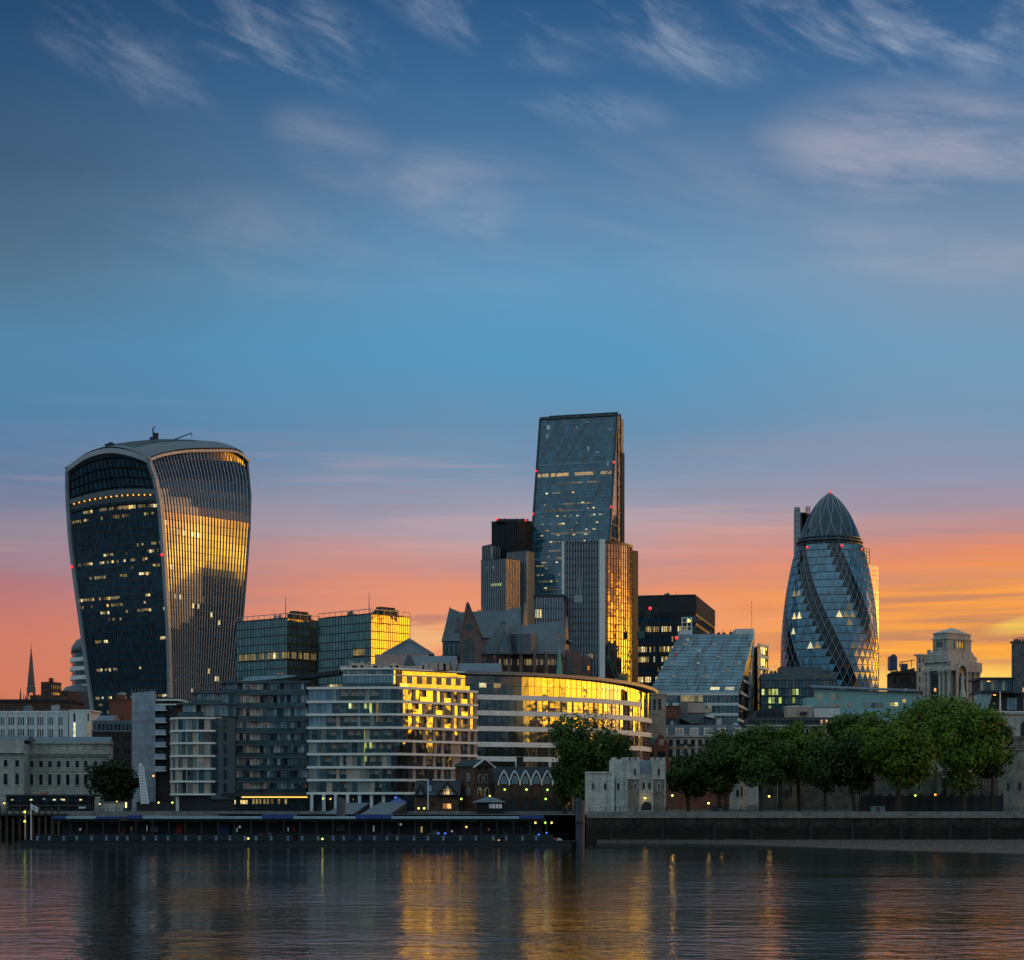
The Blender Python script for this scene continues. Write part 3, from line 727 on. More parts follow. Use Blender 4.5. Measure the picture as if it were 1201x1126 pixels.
    for (v, t) in [(.06, .765), (.2, .745), (.25, .745), (.37, .745), (.43, .735), (.1, .60), (.35, .48), (.42, .48), (.62, .44), (.7, .43), (.12, .50), (.2, .5), (.6, .22), (.7, .21), (.75, .21), (.35, .14), (.1, .06), (.15, .06), (.4, .09)]:
        i = int(v * 29); j = int((1 - (1 - t) * 37 / 46) * nfl); l = MB()
        l.quad(SR(vs[i] + .004, ts[j] + .004, -.8), SR(vs[i + 1] - .004, ts[j] + .004, -.8), SR(vs[i + 1] - .004, ts[j] + .018, -.8), SR(vs[i] + .004, ts[j] + .018, -.8))
        b.part('lit_window', l, M['lit_pale'])
    k = MB()
    k.grid([[SR(1, t / 12, 0), tuple(Vector(SR(1, t / 12, 0)) + dL * 30 + dR * 2)] for t in range(13)]); b.part('far_face', k, fr)
    # curved roof
    def SO(u, v):
        z = zC + topL(u) + topR(v) * (1 - .25 * u); C, wl, wr = corners(min(z, zC + 9)); p = C + dL * wl * u + dR * wr * v; return (p.x, p.y, z + .35)
    k = MB(); k.grid([[SO(u / 12, v / 16) for v in range(17)] for u in range(13)]); b.part('roof', k, M['slate'], smooth=True)
    k = MB()
    for q in range(17):
        v0 = .06 + q * .036
        k.grid([[tuple(Vector(SO(u / 10, v)) + Vector((0, 0, .22))) for v in (v0, v0 + .026)] for u in range(2, 10)])
    b.part('roof_louvres', k, M['dark_metal'])
    k = MB()
    for j in range(11): k.add(*(lambda q: (q.v, q.f))(ribbon(SR, NR, [((j + .0) / 11, .996), ((j + .5) / 11, .996), ((j + 1) / 11, .996)], .55, .75, -.9)))
    b.part('top_frame', k, fr)
    # cradle crane on the roof
    c = Vector(SO(.45, .42)); k = MB(); k.box(c.x - 1.8, c.x + 1.8, c.y - 1, c.y + 1, c.z - .6, c.z + 1.2); k.tube(c, c + Vector((-.6, 0, 5.2)), .55, .3); k.tube(c + Vector((-.6, 0, 5)), c + Vector((.5, 0, 6)), .25)
    k.box(c.x + .2, c.x + 2, c.y - .8, c.y + .8, c.z + 1.2, c.z + 3); b.part('roof_crane', k, M['dark_metal'])
    c = Vector(SO(.45, .62)); k = MB(); k.tube(c + Vector((-2, 0, -.4)), c + Vector((7.5, 0, 3.2)), .3, .2); k.tube(c + Vector((7.5, 0, 3.2)), c + Vector((7.5, 0, 1.8)), .2); b.part('roof_crane_arm', k, M['dark_metal'])
    c = Vector(SO(.5, .05)); k = MB(); k.box(c.x - 2.2, c.x + 2.2, c.y - 1, c.y + 1, c.z - .2, c.z + .7); k.box(c.x - .6, c.x + 1.2, c.y - 1, c.y + 1, c.z + .7, c.z + 1.3); b.part('roof_unit', k, M['dark_metal'])
    b.done()
    c = SL(.99, 0.7064, .9); warn_light(*c, .9, 'red warning light on the far left edge of the flaring tower')
    c = SL(.012, 0.7169, 1.0); warn_light(*c, .9, 'red warning light on the middle corner of the flaring tower')
flared_tower()

M['g_wedge'] = glass('g_wedge', (0.022, 0.105, 0.16), 1.6, 0.05, 0.4, wave=0.0)
M['wedge_band'] = mat('wedge_band', (0.13, 0.20, 0.235), 0.5, 0.2, 0.3)
M['lit_dim2'] = lit('lit_dim2', (1.0, .66, .26), .6)
def wedge_tower():
    th = math.radians(17); Yb = 1135.0; zb = 8.0; zt = PZ(486, 1185)
    dL = Vector((-math.cos(th), math.sin(th), 0)); dR = Vector((math.sin(th), math.cos(th), 0)); nL = Vector((-math.sin(th), -math.cos(th), 0)); nR = Vector((math.cos(th), -math.sin(th), 0))
    C0 = Vector((PX(696, Yb), Yb, zb)); wid = 45.5; back = 53.0
    def S(u, t, off=0.0):    # u 0 at the right edge .. 1 left
        p = C0 + dL * wid * u + dR * back * t + Vector((0, 0, (zt - zb) * t)); n = (nL + Vector((0, 0, .24))).normalized(); return tuple(p + n * off)
    Nn = (nL + Vector((0, 0, .24))).normalized(); N = lambda u, t: Nn
    b = Thing('office_tower', 'tallest wedge shaped glass tower with one sloping face and a dark lattice side', 'tower', tuple(C0))
    nf = 56; ts = [k / nf for k in range(nf + 1)]; us = [1 - k / 21 for k in range(22)]
    b.part('sloping_glazing', surf_panes(S, us, ts, jit=.02), M['g_wedge'])
    X = MB()
    for j in range(nf + 1):
        y = ribbon(S, N, [(1, ts[j]), (0, ts[j])], .22 if j % 7 else .55, .12); X.add(y.v, y.f)
    for u in us[::1]:
        y = ribbon(S, N, [(u, 0), (u, 1)], .06, .10); X.add(y.v, y.f)
    b.part('floor_bands', X, M['wedge_band'])
    mg = mat('megaframe_steel', (0.07, 0.10, 0.12), 0.4, 0.2, 0.3)
    X = MB()
    for s in range(8):
        for (a, c) in ((0, 1 / 3), (1 / 3, 0), (1 / 3, 2 / 3), (2 / 3, 1 / 3), (2 / 3, 1), (1, 2 / 3)):
            if (s + int(a * 3.01)) % 2 == 0 and a < c or (s + int(a * 3.01)) % 2 == 1 and a > c:
                y = ribbon(S, N, [(a, s / 8), (c, (s + 1) / 8)], .30, .16); X.add(y.v, y.f)
    b.part('megaframe', X, mg)
    for nm, u in (('edge_column', .0), ('edge_column', 1.0)): b.part(nm, ribbon(S, N, [(u, 0), (u, .5), (u, 1)], .55, .5, -.5), M['dark_metal'])
    b.part('top_beam', ribbon(S, N, [(1, 1), (0, 1)], .8, .7, -.5), M['dark_metal'])
    def lit_(u0, u1, py0, py1, m):
        def tt(py): return ((HY - py) / F * 1165 + CH - zb) / (zt - zb)
        l = MB(); l.quad(S(u0, tt(py0), .14), S(u1, tt(py0), .14), S(u1, tt(py1), .14), S(u0, tt(py1), .14)); b.part('lit_window', l, M[m])
    for (a, c) in ((.98, .84), (.81, .58), (.5, .25), (.17, .03)): lit_(a, c, 551.5, 547.5, 'lit_dim2')
    for k in range(84):
        py = rnd.choice([572, 610, 632, 657, 680, 586, 592, 601, 618, 624, 641, 650, 664, 672, 688, 600.5, 585]); u = rnd.uniform(.1, .9)
        lit_(u + rnd.uniform(.015, .045), u, py + .9, py - .7, rnd.choice(['lit_dim', 'lit_dim', 'lit_pale', 'lit_warm']))
    for k in range(26): py = rnd.choice([560, 572, 586, 594, 603, 612, 622, 634, 643, 652, 661, 670, 680, 690, 700]); u = rnd.uniform(.3, .95); lit_(u, u - rnd.uniform(.08, .26), py + 1.1, py - .9, 'lit_faint')
    # plant floors at the head: pale louvre boxes behind clear glass
    X = MB()
    for k in range(38):
        u = rnd.uniform(.05, .9); t = rnd.uniform(.86, .985); w = rnd.uniform(.01, .035); h = rnd.choice([.002, .003, .005, .012])
        X = MB(); X.quad(S(u + w, t, .08), S(u - w, t, .08), S(u - w, t + h, .08), S(u + w, t + h, .08)); b.part('plant_louvre', X, M['concrete_white' if k % 5 == 0 else 'lead_roof'])
    # right side: triangular glazed flank, then the lattice of the core
    def Q(a, t, off=0.0):     # a metres back from the front edge line at height t, on the right side
        p = C0 + dR * (back * t + a * (1 - t) * back) + Vector((0, 0, (zt - zb) * t)) + nR * off; return tuple(p)
    fl = MB()
    for j in range(28):
        for i in range(4):
            t0, t1 = j / 28, (j + 1) / 28; fl.quad(Q(i / 4, t0, -.05), Q((i + 1) / 4, t0, -.05), Q((i + 1) / 4, t1, -.05), Q(i / 4, t1, -.05))
    b.part('flank_glazing', fl, M['g_gold'])
    X = MB()
    for j in range(29): X.add(*(lambda q: (q.v, q.f))(ribbon(Q, lambda a, t: nR, [(0, j / 28), (1, j / 28)], .2, .15)))
    b.part('flank_bands', X, M['dark_metal'])
    core = MB(); fr = Fr(tuple((C0 + dR * back)[:2]), tuple((C0 + dR * (back + 16))[:2]))
    z1 = zt + 1.5
    for (ua, ub, za, zb2) in ((0, .9, zb, z1), (7.2, 8.1, zb, z1), (9, 16, zb, PZ(532, 1200))): core.fbox(fr, ua, ub, -40, .3, za, zb2)
    b.part('core', core, M['dark_roof'])
    X = MB(); n = 34
    for j in range(n):
        za, zc = zb + (z1 - zb) * j / n, zb + (z1 - zb) * (j + 1) / n
        X.fbox(fr, .9, 7.2, -.3, .05, za, za + .7)
        p, q = (1, 7) if j % 2 else (7, 1); X.tube(fr.p(p, -.1, za), fr.p(q, -.1, zc), .35)
    b.part('lattice', X, M['slate'])
    X = MB(); X.fbox(fr, .9, 7.2, -40, -1.2, zb, z1 - 1); b.part('lift_shaft', X, M['black_metal'])
    bk = MB(); a1, a2 = C0 + dR * back, C0 + dL * wid + dR * back
    bk.prism([tuple(a1[:2]), tuple((a1 + dR * 15)[:2]), tuple((a2 + dR * 15)[:2]), tuple(a2[:2])], zb, zt - .4); b.part('rear_block', bk, M['dark_metal'])
    b.done()
    for (u, py, s) in ((.0, 540, 'upper right'), (1, 546, 'upper left'), (0, 594.5, 'middle right'), (1, 599, 'middle left'), (1, 654, 'lower left')):
        t = ((HY - py) / F * (1170) + CH - zb) / (zt - zb); c = S(u, t, 1.2); warn_light(*c, .85, 'red warning light on the %s edge of the wedge tower' % s)
wedge_tower()

def gherkin():
    Yc = 1150.0; cx = PX(973, Yc); k = Yc / F
    prof = curve([(577.5, .5), (581, 6), (586, 11), (595, 18), (605, 24), (620, 31), (635, 36.3), (660, 43.5), (700, 51), (740, 55.3), (780, 56.8), (812, 56), (850, 53)])
    b = Thing('office_tower', 'bullet shaped round glass tower with dark spiral bands and diamond panes', 'tower', (cx, Yc, 8))
    N = 42; zlev = [PZ(640 + 8.9 * (24 - j), Yc) for j in range(0, 31)] + [PZ(577.6, Yc)]
    def P(i, j, off=0.0):
        jj = min(j, len(zlev) - 1); z = zlev[jj]; py = HY - (z - CH) / k; r = max(.3, prof(py) * k) + off
        a = A0 - 2 * math.pi * (i + j * .5) / N
        return (cx + r * math.cos(a), Yc + r * math.sin(a), z)
    A0 = 0.35
    dome_j = 24
    LG, DG, DM = MB(), [MB() for _ in range(6)], MB()
    FRM = MB()
    for j in range(len(zlev) - 1):
        for i in range(N):
            up = (P(i, j), P(i, j + 1), P(i + 1, j)); dn = (P(i + 1, j), P(i, j + 1), P(i + 1, j + 1))
            # spiral index: runs along lines i = const; drifts one column every two floors in world angle
            for tri, w in ((up, 0), (dn, .5)):
                s = (i + (j - 0) * 1.0 + w)  # the other diagonal
                if j >= dome_j: DM.poly(tri)
                else:
                    q = (i + w) % 7
                    if q < 2.3: DG[int(((i + w) % 42) // 7)].poly(tri)
                    else: LG.poly(tri)
    b.part('glazing', LG, M['g_gherkin'])
    for d in DG: b.part('spiral_band', d, M['g_spiral'])
    b.part('dome_glazing', DM, M['g_dome'])
    X = MB(); X.lathe(cx, Yc, [(prof(850) * k - .5, 6), (prof(850) * k - .5, zlev[0] + .5)], 42); b.part('base', X, M['dark_metal'])
    # white diagrid: both families of diagonals, plus floor lines
    for i in range(N):
        X = MB(); every = 1
        for j in range(0, len(zlev) - 1):
            if j >= dome_j and i % 3: continue
            X.tube(P(i, j, .12), P(i, j + 1, .12), .10 if j < dome_j else .13, n=4)
        b.part('diagrid_rib', X, M['diagrid'])
    for i in range(N):
        X = MB()
        for j in range(0, len(zlev) - 1):
            if j >= dome_j and (i - dome_j) % 3: continue
            X.tube(P(i - j, j, .12), P(i - j - 1, j + 1, .12), .10 if j < dome_j else .13, n=4)
        b.part('diagrid_rib', X, M['diagrid'])
    X = MB()
    for j in range(0, dome_j, 1):
        z = zlev[j]; r = prof(HY - (z - CH) / k) * k + .1; X.lathe(cx, Yc, [(r, z - .14), (r + .12, z - .12), (r + .12, z + .12), (r, z + .14)], 48)
    b.part('floor_bands', X, M['dark_metal'])
    X = MB()
    for py, o in ((637, 1.0), (633, .6), (640.5, .5)):
        z = PZ(py, Yc); r = prof(py) * k + o; X.lathe(cx, Yc, [(r - 1, z - .35), (r, z - .35), (r, z + .35), (r - 1, z + .35)], 48)
    b.part('ring_gallery', X, M['dark_metal'])
    def lp(i, j, m):
        l = MB(); l.poly((P(i, j, .06), P(i + 1, j, .06), P(i, j + 1, .06))); b.part('lit_window', l, M[m])
    # visible columns: angle about -90 degrees faces the camera
    cand = []
    for j in list(range(5, 23)):
        for i in range(N):
            a = (A0 - 2 * math.pi * (i + j * .5) / N) % (2 * math.pi)
            if abs(a - 1.5 * math.pi) < 1.15 and (i % 7) >= 2.5: cand.append((i, j, a))
    hot = {17: .25, 14: .65, 13: .3, 12: .2, 10: .45, 9: .3}
    for (i, j, a) in cand:
        if rnd.random() < hot.get(j, .03) * .8: lp(i, j, rnd.choice(['lit_pale', 'lit_dim', 'lit_dim', 'lit_dim']))
    b.done()
    warn_light(cx, Yc - 2, PZ(577.5, Yc), .8, 'red warning light on the very tip of the bullet shaped tower')
    for (px, py, s) in ((943, 642, 'left'), (981, 640, 'middle'), (1007, 644, 'right')):
        r = (prof(py) * k); dx = PX(px, Yc) - cx; y = Yc - math.sqrt(max(1, r * r - dx * dx)) - 1.3
        warn_light(dx + cx, y, PZ(py, y), .8, 'red warning light below the dome of the bullet shaped tower, %s one' % s)
M['diagrid'] = mat('diagrid', (0.32, 0.38, 0.42), 0.4, 0.1, 0.2)
M['g_gherkin'] = glass('g_gherkin', (0.07, 0.22, 0.32), 1.75, 0.06, 0.4, wave=0.0)
M['g_spiral'] = glass('g_spiral', (0.004, 0.009, 0.014), 1.5, 0.04, 0.3)
M['g_dome'] = glass('g_dome', (0.008, 0.036, 0.058), 1.5, 0.05, 0.4, wave=0.0)
gherkin()
M['brass'] = mat('brass', (0.35, 0.2, 0.06), .4, .2, .5, metal=.8)
# ================================================================== city behind the riverside
def fins(b, fr, u0, u1, n, z0, z1, w, d, m, name='fin', each=True, d0=-.2):
    al = MB()
    for i in range(n):
        u = u0 + (u1 - u0) * (i / (n - 1) if n > 1 else .5)
        X = MB() if each else al; X.fbox(fr, u - w / 2, u + w / 2, d0, d, z0, z1)
        if each: b.part(name, X, m)
    if not each: b.part(name, al, m)

def willis():
    Y = 820; z0 = 8; z1 = PZ(637, Y)
    b = Thing('office_tower', 'curved office tower with dark pinstriped front and gold reflecting curved side', 'tower', (PX(706, Y), Y, z0))
    A = (PX(661, Y), Y + 3); C = (PX(709, Y), Y)
    f = Fr(A, C); nz = 36
    lits = {(i, j) for (i, j) in some(14, nz, .5, [13, 14, 10], 3) | some(14, nz, .12, [8, 17, 6, 20], 1)}
    curtain(b, f, z0, z1, 14, nz, M['g_tower'], M['dark_metal'], mw=.1, md=.0, sw=.7, sd=-.02, lits=lits, lm=['lit_dim', 'lit_dim', 'lit_warm'])
    fins(b, f, 1.2, f.W - 2.2, 13, z0, z1 + 1, .26, .75, M['fin_metal'])
    X = MB(); X.fbox(f, f.W - 1.9, f.W + .2, -1, .9, z0, z1 + 1.5); X.fbox(f, -.5, .5, -1, .9, z0, z1 + 1); b.part('edge_pier', X, M['slab_white'])
    # curved side: normals turn from facing the river to facing the sunset
    pts = []; x, y = C; L = 0; steps = 13
    for k in range(steps + 1):
        pts.append((x, y)); a = math.radians(20 + 52 * k / steps); x += 2.55 * math.cos(a) * 0.62; y += 2.55 * math.sin(a) * 0.8
    k = (PX(742, pts[-1][1]) - C[0]) / (pts[-1][0] - C[0]); pts = [(C[0] + (p[0] - C[0]) * k, C[1] + (p[1] - C[1]) * k) for p in pts]
    G, X = MB(), MB()
    for i in range(steps):
        fr = Fr(pts[i], pts[i + 1])
        for j in range(nz):
            za, zb = z0 + (z1 - z0) * j / nz, z0 + (z1 - z0) * (j + 1) / nz
            G.pane(fr, .03, fr.W - .03, za + .06, zb - .2, -.1, .003)
            X.fbox(fr, 0, fr.W, -.3, -.05, zb - .2, zb + .05)
        X.fbox(fr, -.05, .05, -.2, .12, z0, z1)
    b.part('curved_glazing', G, M['g_gold']); b.part('curved_bands', X, M['bronze'])
    e = pts[-1]; fr = Fr(e, (PX(748.5, e[1] + 2), e[1] + 2))
    X = MB(); X.fbox(fr, 0, fr.W, -14, 0, z0, z1 - 1); b.part('end_pier', X, M['dark_metal'])
    core = MB(); q = [A] + [(p[0] - .6, p[1] + .6) for p in pts] + [(e[0], e[1] + 12), (A[0], Y + 30)]
    q[0] = (A[0] + .4, A[1] + .5); core.prism(q, z0, z1 - .2); b.part('wall', core, M['black_metal'])
    r = MB(); q2 = [(A[0], A[1])] + pts + [(e[0], e[1] + 12), (A[0], Y + 30)]; r.prism(q2, z1 + .1, z1 + 1.0); b.part('roof', r, M['dark_metal'])
    b.done()
    # lower shoulder
    s = Bld('office_block', 'lower dark office block with vertical pinstripe fins beside the tall curved tower', 'office', 661, 815, 3, 628, 664, 700, 8, depth=25)
    s.core(M['black_metal']); lz = 18
    curtain(s, s.FL, 8, s.z1, 9, lz, M['g_tower'], M['dark_metal'], mw=.1, md=0, sw=.7, sd=-.02, lits={(0, 16), (1, 16)}, lm='lit_pale')
    fins(s, s.FL, .5, s.FL.W - .3, 11, 8, s.z1, .34, .7, M['fin_metal']); s.cap(M['dark_metal'], s.z1, s.z1 + .8, .8); s.done()
M['bronze'] = mat('bronze', (0.10, 0.05, 0.025), 0.35, 0.2, 0.3, metal=.4)
willis()

def natwest():
    Y = 1150
    b = Thing('office_tower', 'dark tower core with paler pinstriped lower wings behind the red gabled roofs', 'tower', (PX(598, Y), Y, 8))
    def lobe(pl, pm, pr, ytop, Yn, ml, mr, name, n):
        z1 = PZ(ytop, Yn); A, B, C = (PX(pl, Yn + 9), Yn + 9), (PX(pm, Yn), Yn), (PX(pr, Yn + 8), Yn + 8)
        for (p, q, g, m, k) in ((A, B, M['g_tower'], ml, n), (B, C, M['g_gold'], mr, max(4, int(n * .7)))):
            fr = Fr(p, q); G = MB()
            for j in range(26): G.pane(fr, 0, fr.W, 8 + (z1 - 8) * j / 26, 8 + (z1 - 8) * (j + 1) / 26 - .5, -.2, .002)
            b.part('glazing', G, g)
            fins(b, fr, .3, fr.W - .3, k, 8, z1 + .4, .42, .55, m)
            X = MB()
            for j in range(27): X.fbox(fr, 0, fr.W, -.4, .1, 8 + (z1 - 8) * j / 26 - .5, 8 + (z1 - 8) * j / 26)
            b.part('floor_bands', X, M['dark_metal'])
        X = MB(); X.prism([A, B, C, (C[0], Yn + 24), (A[0], Yn + 24)], 8, z1 - .3); b.part(name, X, M['dark_metal'])
        X = MB(); X.prism([(A[0] - .3, A[1]), (B[0], B[1] - .6), (C[0] + .3, C[1]), (C[0] + .3, Yn + 24), (A[0] - .3, Yn + 24)], z1, z1 + .9); b.part('roof', X, M['dark_metal'])
    lobe(577, 608, 623.5, 611, 1165, M['dark_metal'], M['dark_metal'], 'core', 16)
    lobe(566, 577, 586, 640, 1160, M['fin_metal'], M['fin_metal'], 'rear_wing', 6)
    lobe(564.5, 593.5, 609, 656.5, 1140, M['fin_metal'], M['sunlit_fin'], 'front_wing', 14)
    lobe(595, 618, 626, 647, 1150, M['fin_metal'], M['sunlit_fin'], 'side_wing', 12)
    X = MB(); z = PZ(611, 1165); X.fbox(Fr((PX(582, 1168), 1168), (PX(622, 1168), 1168)), 0, 18, -8, 0, z, z + 1.6)
    for px in (585, 592, 606, 613): X.tube(W3(px, 611, 1166), W3(px, 607.5, 1166), .2)
    b.part('roof_plant', X, M['dark_metal'])
    l = MB(); fr = Fr((PX(564.5, 1149), 1149), (PX(593.5, 1140), 1140)); zz = PZ(687, 1143)
    for i in range(9): l.fbox(fr, 6.5 + i * .75, 7.1 + i * .75, -.1, .3, zz, zz + 1.3)
    b.part('lit_window', l, M['lit_green'])
    for k in range(14):
        j = rnd.randrange(26); z = 8 + (PZ(656, 1140) - 8) * j / 26
        if z < 80: continue
        l = MB(); u = rnd.uniform(2, 11); l.fbox(fr, u, u + .6, -.1, .1, z + .5, z + 2); b.part('lit_window', l, M['lit_dim'])
    b.done()
    warn_light(*W3(583, 609, 1163), .9, 'red warning light on the left of the dark tower core'); warn_light(*W3(617, 610, 1163), .9, 'red warning light on the right of the dark tower core')
M['sunlit_fin'] = mat('sunlit_fin', (0.75, 0.52, 0.33), .4, .1, .1, metal=.5)  # fin metal recoloured warmer: sunset light painted onto the right faces
natwest()

def dark_block():
    b = Bld('office_block', 'square dark office block with blank top band and rows of lit windows', 'office', 816, 900, 12, 745, 838, 698.5, 8)
    b.core(M['black_metal'], inset=.3); roof_kit(b, b.z1 - .1, 14, 4, 4)
    z1 = b.z1; zt = PZ(720, 900)
    L = some(26, 19, .55, [17, 12, 9], 3) | some(26, 19, .4, [15, 14, 11, 10, 7, 6], 2) | some(26, 19, .12)
    curtain(b, b.FL, 8, zt, 30, 19, M['g_tower'], M['black_metal'], mw=.25, sw=1.6, lits=L, lm=['lit_warm', 'lit_pale', 'lit_dim', 'lit_dim'])
    curtain(b, b.FR, 8, zt, 14, 19, M['g_gold'], M['black_metal'], mw=.12, sw=1.3)
    X = MB(); X.fbox(b.FL, 0, b.FL.W, -.4, .3, zt + .4, z1); X.fbox(b.FR, .31, b.FR.W, -.4, .3, zt + .4, z1); b.part('top_band', X, M['dark_roof'])
    X = MB(); X.fbox(b.FL, 0, b.FL.W, -.4, .45, z1, z1 + .5); b.part('roof_rail', X, M['dark_metal']); b.done()
dark_block()

def sloped_office():
    Y = 760
    fr = Fr((PX(762, Y), Y), (PX(871, Y), Y)); b = Thing('office_block', 'glass office block with a sloping glazed roof face and stone fin at its right', 'office', (PX(871, Y), Y, 8))
    zB = PZ(813, Y); zT = PZ(745, Y + 40)
    tl, tr = W3(797, 744.5, Y + 40), W3(884, 744.5, Y + 40)
    bl, br = W3(762, 812, Y), W3(866, 812, Y)
    def S(s, t, off=0.0):
        a = Vector(bl).lerp(Vector(br), s); c = Vector(tl).lerp(Vector(tr), s); p = a.lerp(c, t); return tuple(p + Vector((0, -.86, .5)) * off)
    Nn = Vector((0, -.86, .5)); N = lambda s, t: Nn
    ss = [k / 18 for k in range(19)]; ts = [k / 9 for k in range(10)]
    b.part('sloping_glazing', surf_panes(S, ss, ts, jit=.02), M['g_slope'])
    X = MB()
    for s in ss[::3]: X.add(*(lambda q: (q.v, q.f))(ribbon(S, N, [(s, 0), (s, 1)], .12, .2)))
    for k in range(19): X.add(*(lambda q: (q.v, q.f))(ribbon(S, N, [(0, k / 18), (1, k / 18)], .05 if k % 2 else (.08 if k % 6 else .16), .16)))
    for s in ss: X.add(*(lambda q: (q.v, q.f))(ribbon(S, N, [(s, 0), (s, 1)], .04, .12)))
    b.part('glazing_bars', X, M['slope_bar'])
    for (s, t) in ((.7, .1), (.86, .11), (.52, .3), (.3, .42), (.1, .55), (.64, .62), (.22, .3), (.42, .55), (.15, .3), (.6, .32), (.8, .35), (.35, .68), (.9, .5), (.12, .78), (.5, .82)):
        i, j = int(s * 18), int(t * 9); big = t < .2; e = .0 if big else .35
        l = MB(); l.quad(S(ss[i] + .005, ts[j] + .04, .09), S(ss[i + (1 if not big else 2)] - .005 - .02 * e, ts[j] + .04, .09), S(ss[i + (1 if not big else 2)] - .005 - .02 * e, ts[j] + (.085 if big else .06), .09), S(ss[i] + .005, ts[j] + (.085 if big else .06), .09))
        b.part('lit_window', l, M['lit_pale' if big else 'lit_dim'])
    # storeys below the slope
    f2 = Fr(bl[:2], br[:2]); nz = 4; za, zb = PZ(862, Y), zB - .3
    curtain(b, f2, za, zb, 20, nz, M['g_teal'], M['concrete_white'], mw=.08, md=.02, sw=1.0, sd=.35, lits={(i, 3) for i in range(7, 12)} | {(13, 2), (5, 1)}, lm=['lit_dim', 'lit_pale', 'lit_dim'])
    # stone flank on the right, stepping back
    f3 = Fr(br[:2], (PX(884, Y + 62), Y + 62))
    D = MB(); X = MB(); nz = 8; zt = PZ(740, Y + 40)
    for j in range(nz):
        z = za + (zB + 26 - za) * j / nz; z2 = za + (zB + 26 - za) * (j + 1) / nz
        U = f3.W if z2 < zB else f3.W
        u0 = max(0, (z2 - zB) / (tl[2] - zB) * 40)
        if u0 < f3.W - 18:
            D.pane(f3, u0, f3.W - 16, z + .9, z2, -.3); X.fbox(f3, u0, f3.W - 16, -.5, .2, z, z + .9)
    b.part('flank_glazing', D, M['g_dark']); b.part('flank_bands', X, M['concrete_white'])
    Z = MB(); Z.fbox(f3, f3.W - 16, f3.W - 8, -3, .4, 8, PZ(737, Y + 45)); Z.fbox(f3, f3.W - 6.2, f3.W, -3, .4, 8, PZ(737, Y + 55)); b.part('stone_fin', Z, M['concrete_white'])
    g = MB()
    for j in range(16): g.pane(f3, f3.W - 8, f3.W - 6.2, za + j * 3.4, za + j * 3.4 + 3, -.2)
    b.part('stair_glazing', g, M['g_dark'])
    for j in (3, 4, 6, 9, 12, 2): b.win('lit_window', f3, f3.W - 7.8, f3.W - 6.4, za + j * 3.4 + .3, za + j * 3.4 + 2.4, -.1, M['lit_warm'])
    t_ = MB(); t_.box(PX(863, Y + 42), PX(884, Y + 42), Y + 42, Y + 60, zT - 8, PZ(737.5, Y + 42)); t_.box(PX(797, Y + 41), PX(812, Y + 41), Y + 41, Y + 48, zT - 6, PZ(739, Y + 41)); b.part('stair_tower', t_, M['concrete_white'])
    t_ = MB()
    for k in range(22): px = 816 + k * 2.1; t_.box(PX(px, Y + 44), PX(px + 1.5, Y + 44), Y + 44, Y + 46, zT - 1, zT + rnd.uniform(.2, 2.0))
    for px in (836, 848, 857): t_.tube(W3(px, 744, Y + 44), W3(px, 739, Y + 44), .12)
    b.part('roof_plant', t_, M['dark_metal'])
    # lower right wing with pale floors
    f4 = Fr((PX(889, Y + 50), Y + 50), (PX(900.5, Y + 62), Y + 62)); z1 = PZ(757, Y + 55)
    curtain(b, f4, 8, z1, 4, 14, M['g_dark'], M['concrete_white'], mw=.1, sw=1.0, sd=.5, lits={(0, 12), (1, 12), (2, 12), (1, 13), (2, 13)}, lm='lit_warm')
    core = MB(); core.prism([(bl[0] + .5, Y + .8), (br[0] - .5, Y + .8), (tr[0], Y + 60), (PX(898, Y + 62), Y + 66), (tl[0], Y + 60)], 5, zB - .6); b.part('wall', core, M['dark_metal'])
    core = MB(); core.prism([(f4.ox + .3, f4.oy + .8), (f4.ox + f4.ux * f4.W, f4.oy + f4.uy * f4.W + .8), (f4.ox + f4.ux * f4.W, f4.oy + 24), (f4.ox, f4.oy + 24)], 5, z1 - .2); b.part('wall', core, M['dark_metal'])
    # roof body behind the slope
    v = [tuple(Vector(p) + Vector((0, .8, -.6))) for p in (bl, br, tr, tl)]; bb = MB(); bb.hexa([v[0], v[1], (tr[0], Y + 58, zB - .6), (tl[0], Y + 58, zB - .6)] + [tuple(Vector(v[0]) + Vector((0, .3, .1))), tuple(Vector(v[1]) + Vector((0, .3, .1))), v[2], v[3]]); b.part('roof', bb, M['dark_metal'])
    b.done()
    t = Thing('mast_frame', 'small white aerial frame on the sloping glass roof top', 'aerial', W3(806, 742, Y + 40))
    X = MB()
    for px in (800, 806, 811): X.tube(W3(px, 740, Y + 42), W3(px, 724, Y + 42), .18)
    for py in (735, 730, 725): X.tube(W3(800, py, Y + 42), W3(811, py, Y + 42), .14)
    X.box(PX(802, Y + 42), PX(805, Y + 42), Y + 41.6, Y + 42.4, PZ(733, Y), PZ(727, Y)); t.part('frame', X, M['white_metal']); l = MB(); l.ball(W3(808, 728, Y + 41), .6); t.part('lamp', l, M['lamp_yellow'])
M['g_slope'] = glass('g_slope', (0.04, 0.11, 0.14), 1.7, 0.08, 0.75)
M['slope_bar'] = mat('slope_bar', (0.14, 0.23, 0.27), .4, .2, .3)
sloped_office()
warn_light(*W3(793.5, 748, 790), .6, 'red warning light at the left end of the sloping glass roof')

